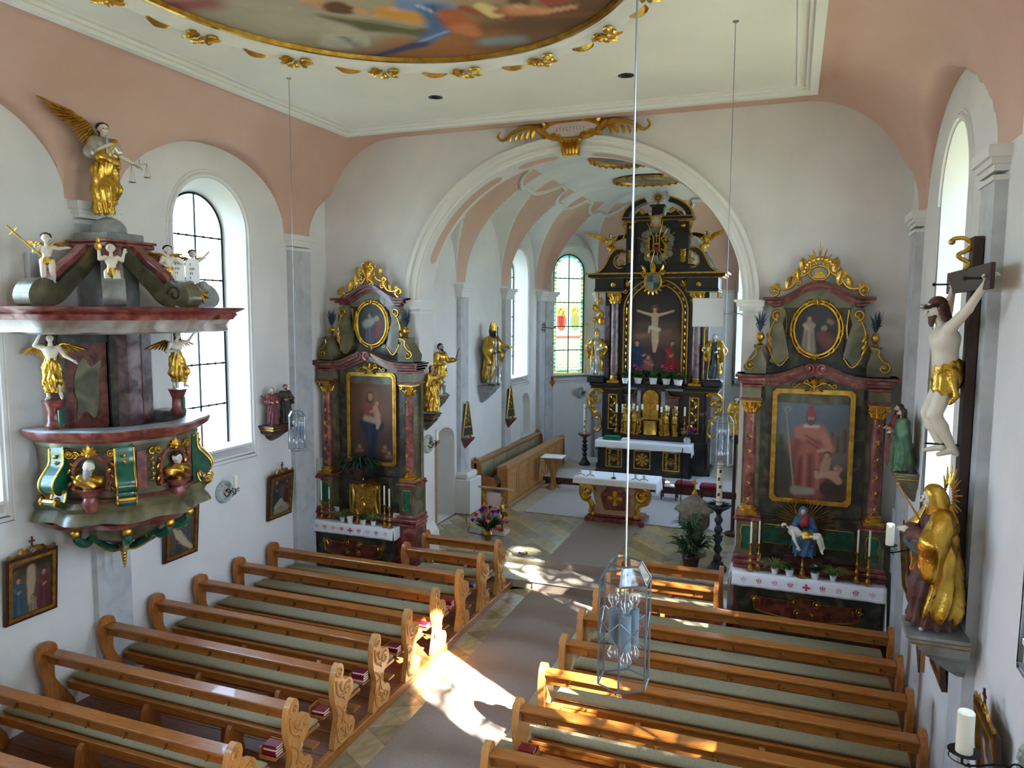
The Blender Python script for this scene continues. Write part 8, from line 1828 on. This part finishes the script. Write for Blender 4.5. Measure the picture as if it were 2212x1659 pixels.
# ================================================================== ARCH CARTOUCHE
t = thing('arch_cartouche', 'gilded rocaille cartouche over the crown of the chancel arch', 'cartouche', (-3.38, YA - .02, 7.72)); b = MB(); b.prism([(p[0], p[1]) for p in ellipse(0, .06, .42, .12, 24)], -.08, -.02); b.build('name_field', 'plaster_pink', t, smooth=30)
b = MB(); b.tube([(p[0], -.08, p[1]) for p in spline([(-.46, .06), (-.3, .17), (0, .19), (.3, .17), (.46, .06), (.34, -.06), (.12, -.1), (-.12, -.1), (-.34, -.06)], 4)], .035, 6, closed=True)
for s in (-1, 1):
    b.tube([(s * p[0], -.07, p[1]) for p in spline([(.44, .0), (.62, .12), (.82, .12), (1.0, .06), (1.14, -.04), (1.24, .02), (1.2, .1)], 5, False)], [.05 - .0012 * k for k in range(31)], 6)
    for k in range(5): b.leaf(s * (.6 + .1 * k), .1 - .02 * k, .2 - .02 * k, -PI / 2 + s * .5, -.07, .4, -s * .5)
    for k in range(3): b.leaf(s * (.3 + .08 * k), .16 - .04 * k, .16, PI / 2 - s * (.4 + .4 * k), -.08, .6); b.scroll(s * (.2 + .12 * k), -.06 + .02 * k, .06, -.08, a0=k, th=.02, d=s)
b.build('gilded_scrollwork', 'gold', t); b = MB(); b.prism([(-.17, -.1), (.17, -.1), (.13, -.36), (-.13, -.36)], -.12, 0); [b.leaf(-.1 + .05 * k, -.34, .24, PI / 2 + (2 - k) * .08, -.13, .3) for k in range(5)]; [b.scroll(s * .15, -.12, .04, -.12, th=.018, d=s) for s in (-1, 1)]; b.build('gilded_keystone', 'gold', t)
q = MB()
for k in range(9): x = -.24 + .055 * k; q.box(x, x + .008, -.084, -.08, .03, .09); q.box(x, x + .03, -.084, -.08, (.03, .085, .055)[k % 3], (.036, .091, .061)[k % 3])
q.build('lettering', 'cloud_paint', t, smooth=0)
# ================================================================== CEILING PAINTINGS
t = thing('ceiling_fresco', 'large round painted ceiling fresco of figures in clouds', 'fresco', (FC[0], FC[1], 7.8)); P = Paint((172, 150, 110), (140, 110, 80), 2, .14)
# x across the nave, second coordinate along it (front edge at +2.6)
P.blob(-2.0, .5, 2.0, .3, .9, .9, (168, 150, 116), .8); P.blob(-1.8, .8, -.6, 1.6, .5, .5, (160, 150, 136), .4); P.blob(.3, 2.2, 2.0, 1.5, .45, .4, (96, 66, 42), .3); P.blob(-1.0, 2.3, .4, 2.5, .3, .3, (130, 84, 52), .25); P.blob(1.0, .9, 2.0, .8, .4, .4, (176, 152, 108), .35)
P.blob(-2.2, .35, -1.9, .45, .14, .12, (140, 74, 70), .1); P.blob(-1.0, .8, -.98, 1.05, .1, .045, (196, 146, 108), .03)
P.blob(-1.6, 1.0, -1.2, 1.5, .3, .3, (176, 164, 140), .3); P.blob(-.7, 2.1, .3, 2.3, .22, .22, (150, 96, 50), .2); P.blob(.9, 2.15, 1.5, 2.1, .28, .3, (92, 62, 40), .2); P.blob(.2, 2.35, .9, 2.3, .16, .16, (112, 80, 56), .15)
for k in range(6): P.blob(-1.32 + .07 * k, 1.55 + .03 * k, -1.62 + .1 * k, 1.84 + .02 * k, .05, .03, (176, 172, 158), .02); P.blob(-1.34 + .07 * k, 1.58 + .03 * k, -1.66 + .1 * k, 1.86 + .02 * k, .008, .006, (110, 104, 92), .01)
P.blob(-1.12, 1.1, -.8, 1.5, .03, .12, (98, 92, 62), .04); P.blob(-.8, 1.5, -.35, 1.85, .13, .1, (90, 90, 60), .05); P.blob(-.35, 1.85, -.1, 1.9, .1, .05, (96, 92, 66), .04); P.blob(-1.1, 1.1, -.4, 1.72, .015, .02, (150, 132, 88), .02)
P.blob(-.86, 1.02, -.82, 1.08, .14, .11, (96, 58, 36), .03); P.blob(-.7, 1.16, -.68, 1.2, .07, .06, (200, 148, 108), .02); P.blob(-.6, 1.32, -.2, 1.44, .045, .04, (206, 154, 112), .02); P.blob(-.45, 1.3, -.25, 1.5, .14, .13, (206, 142, 56), .05); P.blob(-.35, 1.25, .0, 1.3, .06, .06, (208, 158, 116), .03)
P.blob(-.18, 1.2, .12, 1.42, .14, .16, (112, 132, 168), .04); P.blob(.0, 1.4, -.15, 1.85, .15, .11, (74, 98, 140), .05); P.blob(-.15, 1.85, -.5, 2.1, .1, .08, (78, 100, 144), .04); P.blob(-.5, 2.1, -1.15, 2.22, .08, .04, (52, 58, 96), .03); P.blob(-.1, 1.25, .05, 1.6, .02, .02, (170, 184, 210), .02); P.blob(.02, 1.3, -.06, 1.75, .02, .015, (56, 74, 116), .02); P.blob(-.1, 1.9, -.5, 2.05, .02, .02, (140, 160, 196), .02)
P.blob(.12, 1.55, .1, 1.85, .15, .17, (172, 92, 52), .05); P.blob(.1, 1.9, .15, 2.05, .13, .08, (184, 112, 70), .04); P.blob(.3, 1.45, .42, 1.62, .07, .06, (150, 76, 44), .03); P.blob(.42, 1.62, .62, 1.85, .025, .02, (160, 92, 54), .02); P.blob(.48, 1.45, .55, 1.65, .07, .1, (214, 190, 138), .02); P.blob(.6, 1.62, .72, 1.72, .06, .06, (160, 88, 52), .03)
P.blob(.78, 1.62, 1.0, 1.72, .12, .1, (196, 132, 96), .04); P.blob(.85, 1.45, .9, 1.48, .09, .08, (90, 66, 50), .03); P.blob(.82, 1.56, .84, 1.58, .055, .05, (206, 156, 120), .02); P.blob(1.0, 1.75, 1.35, 1.7, .05, .04, (200, 142, 104), .02); P.blob(1.15, 1.5, 1.55, 1.45, .09, .07, (160, 56, 48), .04); P.blob(.95, 1.85, 1.5, 1.9, .05, .05, (120, 74, 44), .04); P.blob(1.5, 1.4, 1.9, 1.3, .06, .05, (190, 110, 90), .03); P.blob(.2, 2.28, .55, 2.32, .1, .1, (120, 132, 134), .06)
nr, na = 90, 200; V = [(0, 0, .07)]; F = []
for i in range(1, nr + 1):
    for k in range(na): a = 2 * PI * k / na; u = i / nr; V.append((FA * u * math.cos(a), FB * u * math.sin(a), .07 * (1 - u * u)))
for k in range(na): F.append((0, 1 + (k + 1) % na, 1 + k))
for i in range(nr - 1):
    for k in range(na): a = 1 + i * na + k; c = 1 + i * na + (k + 1) % na; F.append((a, c, c + na, a + na))
A = np.array(V); color_mesh('painting', V, F, P(A[:, 0], A[:, 1]), 'fresco', t)
def oring(b, a_, b_, prof, n=96):
    rings = [[((a_ + o) * math.cos(2 * PI * k / n), (b_ + o) * math.sin(2 * PI * k / n), z_) for k in range(n)] for o, z_ in prof]; b.loft(rings, cap=False)
b = MB(); oring(b, FA, FB, ((-.03, .0), (-.02, -.03), (.02, -.05), (.04, -.04), (.1, -.1), (.17, -.11), (.2, -.06), (.22, -.06), (.25, -.03))); b.build('frame', 'white_trim', t, smooth=40); b = MB(); oring(b, FA, FB, ((-.05, .0), (-.045, -.045), (-.01, -.05), (.0, -.03))); b.build('gilded_edge', 'gold', t, smooth=40)
orn = {}
for k in range(32):
    a = 2 * PI * k / 32 + .1; kind = k % 2
    if kind not in orn:
        b = MB()
        if kind: 
            for j in range(3): b.leaf(-.05 + .02 * j, -.02 - .02 * j, .26, -.5 + .2 * j, 0, .3, .4)
        else:
            for s in (-1, 1): b.scroll(s * .1, .02, .06, 0, a0=0, th=.02, d=s); b.leaf(s * .04, 0, .16, PI / 2 - s * 1.2, -.02, .5); b.leaf(s * .06, -.02, .14, -PI / 2 + s * .7, -.02, .5); b.ball((s * .12, -.02, -.03), .03, n=7, m=4)
            b.fan(0, -.02, .14, -PI / 2, -.03, 5, 1.4); b.ball((0, -.05, 0), .035)
        orn[kind] = o = b.build('gilded_ornament', 'gold', t)
    else: o = orn[kind].copy(); COL.objects.link(o)
    x, y = (FA + .12) * math.cos(a), (FB + .12) * math.sin(a); n_ = Vector((math.cos(a) / FA, math.sin(a) / FB, 0)).normalized()
    # local -y (relief) points down, local -z points outwards
    Y = Vector((0, 0, 1)); Z = -n_; X = Y.cross(Z); o.matrix_local = Matrix.Translation((x, y, -.11)) @ Matrix((X, Y, Z)).transposed().to_4x4()
for i, (x, y, a_, b_) in enumerate(((-3.6, 16.3, .62, .72), (-3.52, 19.0, .8, .6))):
    t = thing('ceiling_medallion', ('oval gilt-framed ceiling painting, nearer one in the chancel vault', 'oval gilt-framed ceiling painting, farther one in the chancel vault')[i], 'fresco', (x, y, 8.24), 0, 'ceiling medallions in the chancel'); P = Paint((120, 108, 90), (140, 130, 112), 5 + i, .2); P.figure(-.1, -.3, .5, (120, 70, 50)); P.blob(.2, 0, .3, .1, .12, .1, (160, 150, 130), .1); P.blob(-.3, .2, .2, .3, .1, .1, (90, 100, 110), .1)
    V = [(0, 0, 0)]; F = []
    for r_ in range(1, 25):
        for k in range(40): V.append((a_ * r_ / 24 * math.cos(PI * k / 20), b_ * r_ / 24 * math.sin(PI * k / 20), 0))
    for k in range(40): F.append((0, 1 + k, 1 + (k + 1) % 40))
    for r_ in range(23):
        for k in range(40): q0 = 1 + r_ * 40 + k; q1 = 1 + r_ * 40 + (k + 1) % 40; F.append((q0, q1, q1 + 40, q0 + 40))
    A = np.array(V); color_mesh('painting', V, F, P(A[:, 0], A[:, 1]), 'fresco', t); b = MB(); oring(b, a_, b_, ((-.02, 0), (.0, -.06), (.05, -.07), (.08, -.02)), 40)
    for k in range(24): a = PI * k / 12; b.ball(((a_ + .06) * math.cos(a), (b_ + .06) * math.sin(a), -.05), .05, n=7, m=4)
    b.build('gilded_frame', 'old_gold', t)
